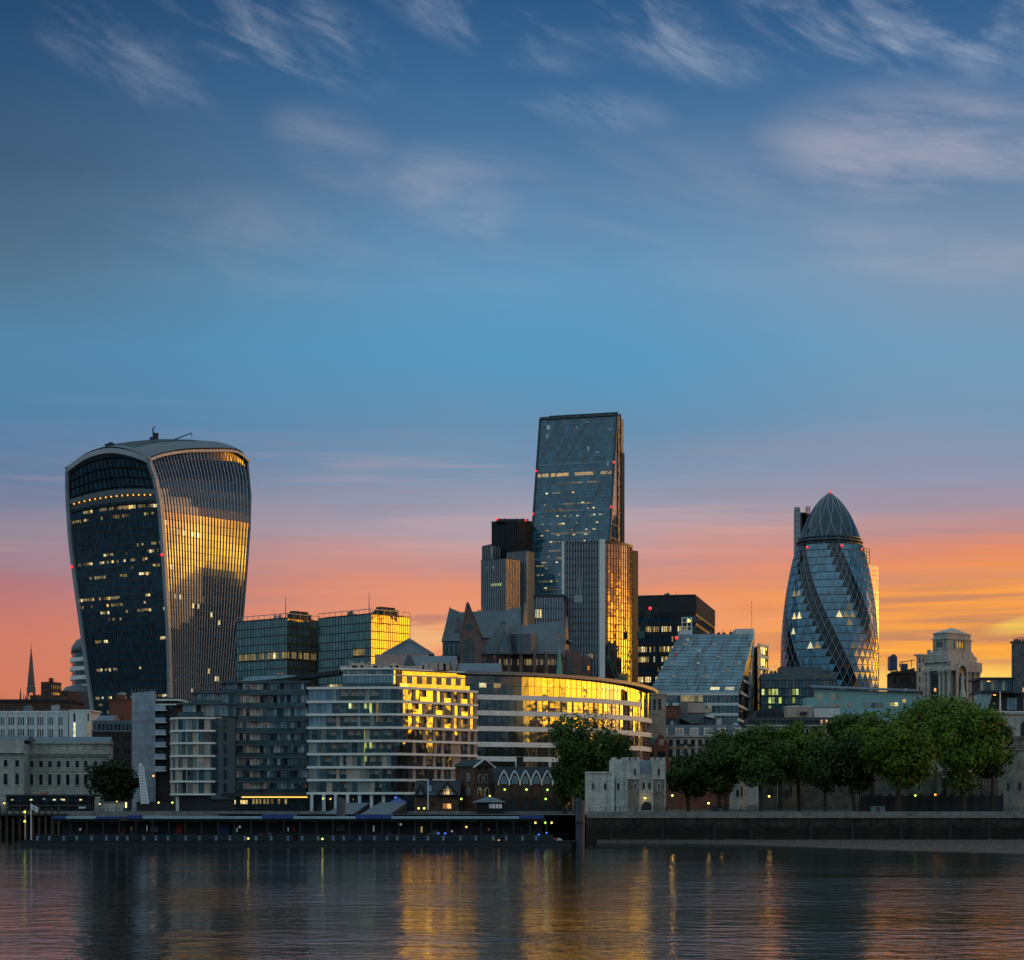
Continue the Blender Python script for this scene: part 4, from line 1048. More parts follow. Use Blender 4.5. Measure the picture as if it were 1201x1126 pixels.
def glass_boxes():
    for (nm, pc, pl, pr, yt, th, lr, gold) in (('wide glass office box whose right side shines gold, with a roof rail', 435, 373, 481, 720, 43, {17: .1, 13: .3, 9: .35, 16: .04}, True),
                                     ('green glass office box beside the flaring tower with yellow strip of lit windows', 337, 277, 375, 725, 40, {17: .5, 14: .08, 8: .6, 7: .2}, False)):
        b = Bld('office_block', nm, 'office', pc, 780 if gold else 800, th, pl, pr, yt, 8); b.core(M['dark_metal'])
        nz = 22; L = set()
        for j, p in lr.items(): L |= some(18, nz, p, [j], 3)
        curtain(b, b.FL, 10, b.z1, 18, nz, M['g_green'], M['dark_metal'], mw=.08, md=.03, sw=.35, sd=.02, lits=L, lm=['lit_dim', 'lit_dim', 'lit_pale'])
        curtain(b, b.FR, 10, b.z1, 18, nz, M['g_gold'] if gold else M['g_green'], M['bronze'], mw=.08, md=.02, sw=.3, sd=.06, lits=some(18, nz, .5, [17, 8], 2) if not gold else (), lm='lit_dim')
        X = MB(); b_ = b.foot(2.0); X.prism(b_, b.z1, b.z1 + .6); b.part('roof', X, M['dark_roof'])
        X = MB()
        for fr in (b.FL, b.FR):
            n = int(fr.W / 3)
            for i in range(n + 1): X.fbox(fr, i * fr.W / n - .06, i * fr.W / n + .06, -.1, .06, b.z1, b.z1 + 1.7)
            X.fbox(fr, 0, fr.W, -.12, .1, b.z1 + 1.7, b.z1 + 1.95)
        b.part('roof_rail', X, M['grey_metal']); roof_kit(b, b.z1 + .6, 5, pc, 4)
        X = MB(); u = b.FR.W * .45; X.fbox(b.FR, u, u + 8, -8, -3, b.z1, b.z1 + 2.6)
        for k in range(4): X.fbox(b.FR, u + k * 2, u + k * 2 + 1.2, -7, -4, b.z1 + 2.6, b.z1 + 3.6)
        b.part('roof_plant', X, M['dark_metal'])
        X = MB(); c = b.at(b.wl * .25, 6); X.tube((c[0], c[1], b.z1), (c[0], c[1], b.z1 + 9), .2, .08); b.part('mast', X, M['dark_metal'])
        b.done()
glass_boxes()

def gothic():
    Y = 640
    b = Thing('gabled_office', 'large neo gothic brown granite building with steep grey gabled roofs', 'building', (PX(620, Y), Y, 8))
    def roof(px0, px1, y_r0, y_r1, y_e, Yn, dep, inset=0, overh=0, gm=None, name='roof'):
        """steep roof, ridge parallel to the picture; px at eaves/ridge ends"""
        x0, x1 = PX(px0, Yn), PX(px1, Yn); ze, zr0, zr1 = PZ(y_e, Yn), PZ(y_r0, Yn + dep / 2), PZ(y_r1, Yn + dep / 2); ym = Yn + dep / 2
        zm = (zr0 + zr1) / 2 - .9; xm = (x0 + x1) / 2
        r = MB(); v = [(x0, Yn, ze), (xm, Yn, ze), (x1, Yn, ze), (x1, Yn + dep, ze), (xm, Yn + dep, ze), (x0, Yn + dep, ze), (x0 + inset, ym, zr0), (xm, ym, zm), (x1, ym, zr1)]
        r.add(v, [(0, 1, 7, 6), (1, 2, 8, 7), (3, 4, 7, 8), (4, 5, 6, 7), (5, 4, 3, 2, 1, 0)]); b.part(name, r, M['lead_roof'])
        n = int((px1 - px0) / 3); X = MB()
        for i in range(n + 1):
            t = i / n; a = Vector((x0, Yn, ze)).lerp(Vector((x1, Yn, ze)), t); zz = (zr0 + (zm - zr0) * t * 2) if t < .5 else (zm + (zr1 - zm) * (t - .5) * 2)
            c = Vector((x0 + inset + (x1 - x0 - inset) * t, ym, zz)); X.tube(a + Vector((0, -.05, 0)), c + Vector((0, -.05, 0)), .11, n=4)
        b.part('roof_seams', X, M['lead_roof'])
        # gable end on the right, a slim slab turned to the sunset
        th = math.radians(14); g = MB(); g.slab([(x1, Yn - .3, ze - 1), (x1 + 2.2, Yn + dep + .2, ze - 1), (x1 + 1.1, ym, zr1 + 1.6)], (.5, -.1, 0)); b.part('gable', g, M['rose_granite'])
        g = MB(); g.slab([(x0, Yn, ze), (x0, Yn + dep, ze), (x0 + inset - .1, ym, zr0 + .4)], (.3, 0, 0)); b.part('gable', g, M['lead_roof'])
    roof(518, 560, 713, 717, 752, 690, 16, 2.5)
    roof(560, 611, 716, 712, 748, 680, 17)
    roof(563, 660, 733, 728, 767, 640, 18, 6)
    # walls
    def wall(px0, px1, y0, Yn, dep, m=M['rose_granite']):
        X = MB(); X.box(PX(px0, Yn), PX(px1, Yn), Yn, Yn + dep, 8, PZ(y0, Yn)); b.part('wall', X, m)
    wall(519, 560, 752.5, 690.5, 15, M['slate']); wall(562, 611, 748.5, 680.5, 16); wall(556, 662, 767.5, 640.5, 17); wall(676, 693, 770, 652, 18); wall(655, 682, 764, 646, 14)
    # big front gable
    def front_gable(pa, pl, pr, ya, ye, Yn, dep, m, win=True):
        x0, x1, xa = PX(pl, Yn), PX(pr, Yn), PX(pa, Yn); ze, za = PZ(ye, Yn), PZ(ya, Yn)
        X = MB(); X.slab([(x0, Yn, 8), (x1, Yn, 8), (x1, Yn, ze), (xa + .5, Yn, za), (xa - .5, Yn, za), (x0, Yn, ze)], (0, 1.2, 0)); b.part('front_gable', X, m)
        r = MB(); r.add([(x1 + .3, Yn + .9, ze), (xa, Yn + .9, za - .5), (xa, Yn + dep, za - 1.5), (x1 + .3, Yn + dep, ze), (x0 - .3, Yn + .9, ze), (x0 - .3, Yn + dep, ze)], [(0, 3, 2, 1), (1, 2, 5, 4), (3, 5, 2), (0, 1, 4), (0, 4, 5, 3)]); b.part('roof', r, M['lead_roof'])
        X = MB()
        for (p, q) in (((x1 + .1, ze), (xa, za + .4)), ((x0 - .1, ze), (xa, za + .4))): X.tube((p[0], Yn - .1, p[1]), (q[0], Yn - .1, q[1]), .35, n=4)
        b.part('coping', X, M['rose_granite'])
    front_gable(548.5, 540, 565, 708, 746, 625, 20, M['rose_granite'])
    def arch(pc, hw, yb, yt, Yn, m, nm='arched_window', fr_m=None):
        x, h = PX(pc, Yn), hw / F * Yn; zb, zt = PZ(yb, Yn), PZ(yt, Yn); zs = zt - h * 1.1
        pts = [(x - h, zb), (x + h, zb), (x + h, zs)] + [(x + h * math.cos(a), zs + h * 1.1 * math.sin(a)) for a in (math.pi * .25, math.pi * .5, math.pi * .75)] + [(x - h, zs)]
        X = MB(); X.slab([(p[0], Yn - .12, p[1]) for p in pts], (0, .2, 0)); b.part(nm, X, m)
    arch(549.5, 6.2, 780, 748, 625, M['g_dark']); arch(550, 4, 739, 730.5, 625, M['g_dark'])
    for px in (546, 549.5, 553): X = MB(); X.tube(W3(px, 780, 624.7), W3(px, 750, 624.7), .16, n=4); b.part('window_mullion', X, M['rose_granite'])
    # glazed triangular dormer and drum bay
    x0, x1, xa = PX(584, 634), PX(599, 634), PX(591, 634); X = MB(); X.slab([(x0, 634, PZ(767, 634)), (x1, 634, PZ(767, 634)), (xa, 634, PZ(737, 634))], (0, 1, 0)); b.part('dormer_glazing', X, M['g_blue'])
    X = MB(); X.add([W3(599.5, 767, 634), W3(591, 736, 634), W3(598, 733, 645), W3(606, 767, 641)], [(0, 3, 2, 1)]); X.slab([W3(600.5, 768, 633.7), W3(591.2, 735, 633.7), W3(591, 738, 633.7), W3(598.5, 768, 633.7)], (0, .6, 0)); X.slab([W3(582.5, 768, 633.7), W3(591.2, 735, 633.7), W3(591, 738, 633.7), W3(584.5, 768, 633.7)], (0, .6, 0)); b.part('dormer', X, M['lead_roof'])
    c = (PX(614, 636), 640); X = MB(); r = 16 / F * 636; X.lathe(c[0], c[1], [(r, PZ(767, 636)), (r, PZ(743, 636)), (r - .5, PZ(742, 636))], 12); b.part('drum_bay', X, M['slate'])
    for k in (0, 1, 2):
        X = MB(); px = (598.5, 609, 622)[k]; X.tube(W3(px, 767, 622), W3(px, 743, 622), .25, n=4); b.part('bay_rib', X, M['lead_roof'])
    # buttresses, lit window band
    for k, px in enumerate((568, 580, 597, 611, 627, 641, 655)):
        X = MB(); x = PX(px, 637); h = (775, 772, 757, 762, 766, 765, 768)[k]; X.box(x - .5, x + .5, 636.5, 640.4, 8, PZ(h, 637)); X.pyramid([(x - .5, 636.5), (x + .5, 636.5), (x + .5, 640.4), (x - .5, 640.4)], PZ(h, 637), (x, 638.4, PZ(h - 5, 637))); b.part('buttress', X, M['rose_granite'])
    fr = Fr((PX(556, 640.4), 640.4), (PX(662, 640.4), 640.4))
    for k in range(56):
        px = 583 + k * 1.33
        if rnd.random() < .2: continue
        u = fr.u(px); b.win('window', fr, u, u + .3, PZ(780, 640), PZ(773, 640), .05, M['lit_dim'] if rnd.random() < .65 else M['g_dark'])
    for k in range(10): u = fr.u(557 + k * 2.4); b.win('window', fr, u, u + .45, PZ(782, 640), PZ(776, 640), .05, M['g_dark'])
    fl = Fr((PX(519, 690), 690), (PX(560, 690), 690))
    for k in range(13): u = 1 + k * .82; b.win('window', fl, u, u + .5, PZ(768, 690), PZ(756, 690), .6, M['g_blue'] if k % 2 else M['g_dark'])
    X = MB(); X.fbox(fl, -.5, fl.W, 0.4, 1.4, PZ(772, 690), PZ(769, 690)); b.part('balcony', X, M['dark_metal'])
    # right hand gable front with arched window and low granite wing
    X = MB(); Yn = 643; X.slab([W3(657, 800, Yn), W3(683, 800, Yn), W3(683, 777, Yn), W3(677, 768, Yn), W3(670, 764, Yn), W3(664, 762, Yn), W3(657, 766, Yn)], (0, 2, 0)); b.part('front_gable', X, M['rose_granite'])
    arch(668, 3.2, 797, 772, 642.8, M['g_dark']); arch(668, 4.4, 797, 769, 642.95, M['rose_granite'], 'window_surround')
    f2 = Fr((PX(676, 651.8), 651.8), (PX(693, 651.8), 651.8))
    for (px, m) in ((678, 'lit_orange'), (681.5, 'g_dark'), (684, 'g_dark'), (689, 'lit_orange')): u = f2.u(px); b.win('window', f2, u, u + .6, PZ(786, 652), PZ(781, 652), .08, M[m])
    X = MB(); X.slab([W3(533, 741, 680), W3(541, 741, 680), W3(541, 727, 680), W3(537, 724, 680)], (0, 3, 0)); b.part('roof_dormer', X, M['slate'])
    X = MB(); X.box(PX(587, 684), PX(593, 684), 684, 690, PZ(745, 684), PZ(729, 684)); b.part('roof_dormer', X, M['slate'])
    # oculus rose in the right gable
    X = MB(); X.ball(W3(667, 753, 646), .9, 8, 6); b.part('oculus', X, M['g_dark'])
    b.done()
gothic()

def small_city():
    # far slim tower and gold tower by the bullet tower
    b = Bld('office_tower', 'slim grey tower slab just left of the bullet shaped tower', 'tower', 938, 1400, 5, 932, 952, 596, 8, depth=22)
    b.core(M['slab_dark']); curtain(b, b.FL, 8, b.z1, 2, 55, M['g_blue'], M['grey_metal'], mw=.7, sw=1.6)
    X = MB(); X.box(PX(938.5, 1402), PX(946, 1402), 1402, 1425, 8, PZ(601, 1402)); b.part('rear_shaft', X, M['dark_metal'])
    X = MB()
    for px in (945.5, 947.5, 949.5): X.tube(W3(px, 606, 1400), W3(px, 594, 1400), .35)
    X.box(PX(941, 1402), PX(952, 1402), 1402, 1420, 8, PZ(602, 1400)); b.part('roof_plant', X, M['dark_metal']); b.done()
    b = Bld('office_tower', 'glass tower glowing gold behind the right flank of the bullet shaped tower', 'tower', 1000, 1320, 33, 996, 1031, 657, 8)
    b.core(M['bronze']); curtain(b, b.FR, 8, b.z1, 9, 50, M['g_gold'], M['brass'], mw=.14, md=-.04, sw=.3, sd=-.02, lits=some(12, 50, .04), lm='lit_pale')
    X = MB(); c = b.at(-.3, 16); ua, ub = b.FR.u(1004), b.FR.u(1021.5); fr = Fr(b.at(1, ua), b.at(1, ub)); curtain(b, fr, b.z1, PZ(641, 1330), 6, 5, M['g_gold'], M['bronze'], mw=.4, sw=.6, gname='upper_glazing')
    X.prism([b.at(1.5, ua + .5), b.at(1.5, ub - .5), b.at(9, ub - .5), b.at(9, ua + .5)], b.z1, PZ(641.5, 1330)); b.part('upper_block', X, M['bronze']); b.done()
    # pale banded rounded building behind the flaring tower
    Y = 1010; b = Thing('office_block', 'pale banded office block with rounded dark roof left of the flaring tower', 'office', (PX(100, Y), Y, 8))
    X = MB(); x0, x1 = PX(85, Y + 18), PX(125, Y); c0 = (x0 + 15, Y + 14)
    for k in range(13):
        za = PZ(765, Y) - (k + 1) * 4.4; X.lathe(c0[0] + 4, c0[1], [(18.6, za), (19, za + .1), (19, za + 2), (18.6, za + 2.1)], 28)
    b.part('stone_bands', X, M['slab_white'])
    X = MB(); X.lathe(c0[0] + 4, c0[1], [(18.2, 8), (18.2, PZ(765, Y))], 28); b.part('glazing', X, M['g_dark'])
    X = MB(); X.lathe(c0[0] + 4, c0[1], [(18.6, PZ(765, Y)), (18.2, PZ(757, Y)), (16, PZ(749, Y)), (12, PZ(744, Y)), (5, PZ(741.5, Y)), (.1, PZ(741, Y))], 28); b.part('roof', X, M['slate'], smooth=True)
    X = MB(); X.lathe(PX(84, Y - 20), Y, [(9, 8), (9, PZ(812, Y)), (7, PZ(806, Y)), (2, PZ(803, Y))], 16); b.part('side_turret', X, M['slate']); b.done()
    # brown block on the left skyline
    b = Bld('office_block', 'small brown block on the far left skyline with glowing orange windows', 'office', 60, 820, 20, 48, 72, 801, 8); b.core(M['brown_brick'])
    cs = even(b.FL.W, 5, .5); rs = rows_z(30, b.z1, 9, .5); punched(b, b.FL, 8, b.z1 + .5, cs, rs, M['brown_brick'], M['g_old']); cs = even(b.FR.W, 5, .6)
    punched(b, b.FR, 8, b.z1 + .5, cs, rs, M['brown_brick'], M['g_old'], lits={(i, j): 'lit_orange' for i in range(1, 4) for j in range(3, 8)}); X = MB(); X.prism(b.foot(2.2), b.z1, b.z1 + 2.2); b.part('roof_plant', X, M['brown_brick']); b.done()
    b = Bld('office_block', 'low brown block behind the church spire at the far left', 'office', 80, 840, 10, 70, 84, 810, 8, depth=15); b.core(M['brown_brick'], inset=0.3); punched(b, b.FL, 8, b.z1, even(b.FL.W, 4, .5), rows_z(30, b.z1, 8, .5), M['brown_brick'], M['g_old']); b.done()
    # church spire standing on flying ribs
    Y = 700; cx = PX(36.5, Y); t = Thing('church_spire', 'slender stone church spire on open arched ribs at the far left', 'church', (cx, Y, 10))
    X = MB(); X.lathe(cx, Y, [(1.25, PZ(806, Y)), (1.2, PZ(800, Y)), (.45, PZ(772, Y)), (.12, PZ(762, Y))], 8); sp_ = t.part('spire', X, M['weathered_stone'])
    X = MB(); X.ball(W3(36.5, 762.5, Y), .28); X.tube(W3(36.5, 762, Y), W3(36.5, 755, Y), .07); t.part('weathervane', X, M['dark_metal'], parent=sp_)
    X = MB(); X.lathe(cx, Y, [(1.45, PZ(812, Y)), (1.45, PZ(806, Y)), (1.1, PZ(804, Y))], 8); t.part('lantern', X, M['weathered_stone'])
    for k in range(4):
        a = math.pi / 4 + k * math.pi / 2; X = MB(); pr = None
        for s in range(6):
            q = s / 5; r = 2.75 - 1.6 * q ** .6; p = (cx + r * math.cos(a), Y + r * math.sin(a), PZ(824 - 13 * q ** .75, Y))
            if pr: X.tube(pr, p, .22, n=5)
            pr = p
        t.part('flying_rib', X, M['weathered_stone'])
        X = MB(); p = (cx + 2.8 * math.cos(a), Y + 2.8 * math.sin(a)); X.tube((*p, PZ(824, Y)), (*p, PZ(813, Y)), .25, .04, n=5); t.part('pinnacle', X, M['weathered_stone'])
    X = MB(); X.box(cx - 3.2, cx + 3.2, Y - 3.2, Y + 3.2, 8, PZ(824, Y)); t.part('tower', X, M['weathered_stone'])
    X = MB(); Y2 = 715; c = PX(24, Y2); X.tube((c, Y2, PZ(835, Y2)), (c, Y2, PZ(815, Y2)), .4, .3, n=6); X.tube((c, Y2, PZ(815, Y2)), (c, Y2, PZ(806, Y2)), .3, .02, n=6)
    single('stone_pinnacle', X, M['dark_metal'], 'small dark pinnacle left of the church spire', 'pinnacle', (c, Y2, PZ(835, Y2)))
    # dark flat roofed block under the spire
    b = Bld('office_block', 'flat roofed dark brown block beneath the church spire', 'office', 86, 650, -2, -40, 90, 823, 6, depth=20); b.core(M['brown_brick'], inset=.2)
    X = MB(); X.prism(b.foot(-.4), b.z1, b.z1 + .7); b.part('roof', X, M['dark_roof']); X = MB(); X.prism([b.at(4, 3), b.at(4, 12), b.at(14, 12), b.at(14, 3)], b.z1 + .7, b.z1 + 2.2); b.part('roof_plant', X, M['brown_brick']); cs = even(b.FL.W, 14, .55)
    punched(b, b.FL, b.z1 - 4, b.z1, cs, [(b.z1 - 3, b.z1 - 1.3)], M['brown_brick'], M['g_old']); b.done()
    # green copper spire
    Y = 600; c = PX(656, Y); t = Thing('church_spire', 'slim green copper church spire with gilded weathervane before the granite gables', 'church', (c, Y, 8))
    X = MB(); X.lathe(c, Y, [(1.1, PZ(800, Y)), (.75, PZ(785, Y)), (.28, PZ(764, Y)), (.08, PZ(756, Y))], 8); sp_ = t.part('spire', X, M['copper_green'])
    X = MB(); X.tube(W3(656, 757, Y), W3(656, 744, Y), .07); X.box(c - .5, c + .9, Y - .05, Y + .05, PZ(747, Y), PZ(745, Y)); X.ball(W3(656, 751, Y), .3); t.part('weathervane', X, M['brass'], parent=sp_)
    X = MB(); X.box(c - 1.6, c + 1.6, Y - 1.6, Y + 1.6, 8, PZ(800, Y)); t.part('tower', X, M['brown_brick'])
small_city()

def crane(label, pts, Y, r, m, boom=None, group='cranes on the city skyline'):
    """lattice arm: list of (px,py) from foot to tip"""
    base = W3(*pts[0], Y); t = Thing('crane', label, 'crane', base, group)
    for k in range(len(pts) - 1):
        a, c = Vector(W3(*pts[k], Y)), Vector(W3(*pts[k + 1], Y)); X = MB(); q = (c - a).normalized(); side = Vector((q.z, 0, -q.x)) * r
        for s in (-1, 1): X.tube(a + side * s, c + side * s * .6, .14, n=4); X.tube(a + side * s + Vector((0, r * 1.5, 0)), c + side * s * .6 + Vector((0, r * 1.2, 0)), .14, n=4)
        n = max(3, int((c - a).length / (2 * r)))
        for i in range(n): s = -1 if i % 2 else 1; X.tube(a.lerp(c, i / n) + side * s, a.lerp(c, (i + 1) / n) - side * s, .1, n=4)
        t.part('jib' if k else 'boom', X, m)
    X = MB(); X.box(base[0] - 1.5, base[0] + 1.5, Y - 1.2, Y + 1.2, base[2] - 1.6, base[2] + 1.2); t.part('cab', X, m)
    if boom: X = MB(); X.tube(W3(*boom[0], Y), W3(*boom[1], Y), .06, n=4); t.part('cable', X, M['dark_metal'])
    return t
crane('dark green crane jib leaning left behind the curved gold office roof', [(727, 799), (712, 768)], 640, .7, M['green_paint'], ((712, 768), (712, 790)))
crane('yellow lit crane jib against the gold side of the curved tower', [(731, 795), (741, 762)], 650, .7, M['brass'], ((741, 762), (738, 790)))
crane('pale crane jib standing before the pinstriped tower front', [(678, 702), (681.5, 668)], 790, .8, M['grey_metal'], ((681.5, 668), (683, 690)))
crane('green crane jib left of the dark office block', [(751, 744), (762, 716)], 830, .9, M['green_paint'])
warn_light(*W3(762.5, 713.5, 830), .7, 'red warning light at the tip of the green crane beside the dark block')
# ================================================================== riverside buildings
def apartments_gold():
    """stone banded apartment block: front towards the river, right face towards the sunset"""
    Y = 455; z0 = 6.4
    ys = [805.2, 821.4, 836.5, 852, 867.6, 883, 898.5, 913.5, 929]
    b = Bld('apartment_block', 'pale banded stone apartment block by the river with upper right windows blazing gold', 'apartments', 470, Y, 3, 360, 560, 805.2, z0) if False else None
    b = Thing('apartment_block', 'pale banded stone apartment block by the river with upper right windows blazing gold', 'apartments', (PX(468, Y), Y, z0))
    zs = [PZ(y, Y) for y in ys]          # slab tops, from the top down
    A = (PX(360, Y + 2), Y + 2); C1 = (PX(459, Y), Y)
    d = math.radians(47)
    # rounded corner of three short facets between front and side
    pts = [A, C1]; x, y = C1
    for a in (10, 24, 37): x += 1.35 * math.cos(math.radians(a)); y += 1.35 * math.sin(math.radians(a)); pts.append((x, y))
    k = math.tan(d)
    s = (559.5 - CX) / F; w = (s * y - x) / (math.cos(d) - s * math.sin(d)); E = (x + w * math.cos(d), y + w * math.sin(d)); pts.append(E)
    frs = [Fr(pts[i], pts[i + 1]) for i in range(len(pts) - 1)]
    back = [(E[0] - 14 * math.sin(d), E[1] + 14 * math.cos(d)), (A[0], Y + 34)]
    core = MB(); inn = [(p[0] - .5 * (1 if i > 1 else -1), p[1] + .75) for i, p in enumerate(pts)]
    core.prism(inn + back, z0, zs[0] - .3); b.part('wall', core, M['black_metal'])
    # floor slabs
    for k_, z in enumerate(zs):
        X = MB(); P = []
        out = .35
        outp = []
        for i, p in enumerate(pts):
            f0 = frs[max(0, i - 1)]; f1 = frs[min(len(frs) - 1, i)]; nx, ny = f0.nx + f1.nx, f0.ny + f1.ny; l = math.hypot(nx, ny); outp.append((p[0] + nx / l * out, p[1] + ny / l * out))
        poly = outp + back
        if k_ >= 5:       # lower floors stop short on the right, where older houses stand in front
            pass
        X.prism(poly, z - .52, z); b.part('floor_slab', X, M['slab_white'])
    front, side = frs[0], frs[-1]
    r = random.Random(4)
    # --- front: glass panels, recessed balconies, stone panels
    bays = []
    u = 0.25
    while u < front.W - .3:
        w = r.choice([.75, .9, 1.1, 1.3]); bays.append((u, min(front.W, u + w))); u += w
    W_ = front.W
    for j in range(8):
        zt, zb = zs[j] - .52, zs[j + 1]
        stone, rail, recess = MB(), MB(), MB()
        i = 0
        while i < len(bays):
            ua, ub = bays[i]; px = 360 + ua / W_ * 99
            left = px < 388 - j * 3
            t = r.random()
            if left or t < .48: b.win('window', front, ua + .03, ub - .03, zb + .02, zt - .02, -.18, M['g_flat'] if not left or j > 2 else M['g_skypane'], .012)
            elif t < .63: stone.fbox(front, ua, ub, -.4, -.05, zb + .003, zt - .003)
            else:
                ue = bays[min(i + 1, len(bays) - 1)][1]
                recess.fbox(front, ua, ue, -.70, -.62, zb + .003, zt - .003)
                b.win('balcony_door', front, ua + .12, ua + .12 + min(.9, (ue - ua) * .5), zb + .02, zt - .25, -.6, M['g_flat'], .01)
                b.win('glass_balustrade', front, ua + .03, ue - .03, zb + .02, zb + 1.0, -.02, M['g_rail'], .004, .04)
                i += 1
            i += 1
        b.part('stone_panel', stone, M['beige_panel']); b.part('balcony_recess', recess, M['beige_panel'])
    # fixed lit panes on the front
    for (px, j0, j1) in ((427, 1, 7), (433, 1, 5), (441, 1, 4), (409, 1, 3)):
        for j in range(j0, j1):
            if r.random() < .7: u = front.u(px); b.win('lit_window', front, u, u + .55, zs[j + 1] + .05, zs[j] - .6, -.10, M['lit_green' if px < 440 else 'lit_dim'])
    # --- corner facets: tall narrow panes
    for f in frs[1:-1]:
        for j in range(8):
            for q in range(2): b.win('window', f, f.W * q / 2 + .04, f.W * (q + 1) / 2 - .04, zs[j + 1] + .02, zs[j] - .54, -.15, M['g_gold'], .004)
    # --- side: stone piers and punched openings, lower floors partly hidden
    for j in range(8):
        zt, zb = zs[j] - .52, zs[j + 1]; X = MB(); rc = MB(); u = .1; k2 = 0
        kinds = ['g', 's', 'g', 'b', 'G', 's', 'g', 's', 'b', 's', 'g', 's', 'b', 's', 'g', 's'] if j % 2 == 0 else ['g', 'b', 'g', 's', 'G', 's', 'b', 's', 'G', 's', 'g', 's', 'b', 's', 'g', 's']
        W = side.W; tot = sum({'g': 1.0, 'G': 1.8, 's': .75, 'b': 1.7}[q] for q in kinds); sc = (W - .1) / tot
        for q in kinds:
            w = {'g': 1.0, 'G': 1.8, 's': .75, 'b': 1.7}[q] * sc * 1.0
            if q == 's' or (j > 3 and q == 'g' and k2 % 3 == 1): X.fbox(side, u, u + w, -.5, -.03, zb + .003, zt - .003)
            elif q in 'gG': b.win('window', side, u + .05, u + w - .05, zb + .02, zt - .02, -.22, M['g_gold'], .012)
            else:
                rc.fbox(side, u, u + w, -.72, -.66, zb + .003, zt - .003); b.win('balcony_door', side, u + .2, u + w * .6, zb + .02, zt - .3, -.62, M['g_old'], .01)
                b.win('glass_balustrade', side, u + .03, u + w - .03, zb + .02, zb + 1.0, -.02, M['g_gold'], .006, .04)
            u += w; k2 += 1
        b.part('stone_pier', X, M['buff_stone']); b.part('balcony_recess', rc, M['beige_panel'])
    # --- set back penthouse
    zp = PZ(785, Y + 4); P0 = [(PX(402, Y + 5), Y + 5), (PX(462, Y + 4.5), Y + 4.5), (PX(472, Y + 7), Y + 7)]; e = (E[0] - 2.6, E[1] + .3)
    pp = P0 + [e]; fs = [Fr(pp[i], pp[i + 1]) for i in range(3)]
    X = MB(); X.prism([(p[0] + .3, p[1] + .6) for p in pp] + [(back[0][0] - 1, back[0][1]), (PX(402, Y + 5) + .3, Y + 30)], zs[0] - .2, zp - .1); b.part('penthouse_wall', X, M['dark_metal'])
    for f, n in zip(fs, (14, 3, 13)):
        zm = zs[0] + (zp - zs[0]) * .68
        for i in range(n):
            ua, ub = f.W * i / n + .05, f.W * (i + 1) / n - .05
            if f is fs[2] and i % 4 in (1, 3): X = MB(); X.fbox(f, ua - .05, ub + .05, -.4, -.02, zs[0], zm); b.part('stone_pier', X, M['buff_stone'])
            else: b.win('penthouse_window', f, ua, ub, zs[0] + .05, zm - .05, -.12, M['g_gold'] if f is not fs[0] else M['g_skypane'])
            b.win('clerestory_window', f, ua - .03, ub + .03, zm + .25, zp - .15, -.1, M['g_gold'] if f is not fs[0] else M['g_flat'])
        X = MB(); X.fbox(f, 0, f.W, -.3, .1, zm - .02, zm + .2); b.part('penthouse_band', X, M['slab_white'])
        b.win('roof_balustrade', f, .05, f.W - .05, zs[0] + .02, zs[0] + 1.0, 1.6, M['g_rail' if f is fs[0] else 'g_gold'], .0)
    X = MB(); X.prism([(pp[0][0] - .6, pp[0][1] - .6), (pp[1][0], pp[1][1] - .8), (pp[2][0] + .6, pp[2][1] - .6), (e[0] + .8, e[1] - .3), (back[0][0], back[0][1]), (pp[0][0] - .6, Y + 31)], zp, zp + .35); b.part('roof', X, M['slab_white'])
    # ground floor colonnade
    X = MB()
    for k_ in range(9): px = 366 + k_ * 14; x = PX(px, Y + 1.5); X = MB(); X.box(x - .35, x + .35, Y + .6, Y + 1.2, z0, zs[8] - .52); b.part('column', X, M['concrete_white'])
    g = MB(); g.fbox(front, 0, front.W + 5, -.70, -.6, z0, zs[8] - .53); b.part('ground_glazing', g, M['g_dark'])
    X = MB()
    for k_ in range(16):
        px = 405 + k_ * 8 + r.uniform(-2, 2); h = r.uniform(.5, 1.8); x = PX(px, Y + 12); w = r.uniform(.5, 1.4); X.box(x - w, x + w, Y + 11, Y + 14, zp + .3, zp + .35 + h)
    b.part('roof_plant', X, M['beige_panel'])
    b.done(100)
M['g_skypane'] = glass('g_skypane', (0.16, 0.25, 0.32), 2.2, 0.08, 0.25)  # reflected blue sky is put into the pane colour
M['g_rail'] = glass('g_rail', (0.025, 0.05, 0.052), 1.9, 0.03, 0.3)
apartments_gold()

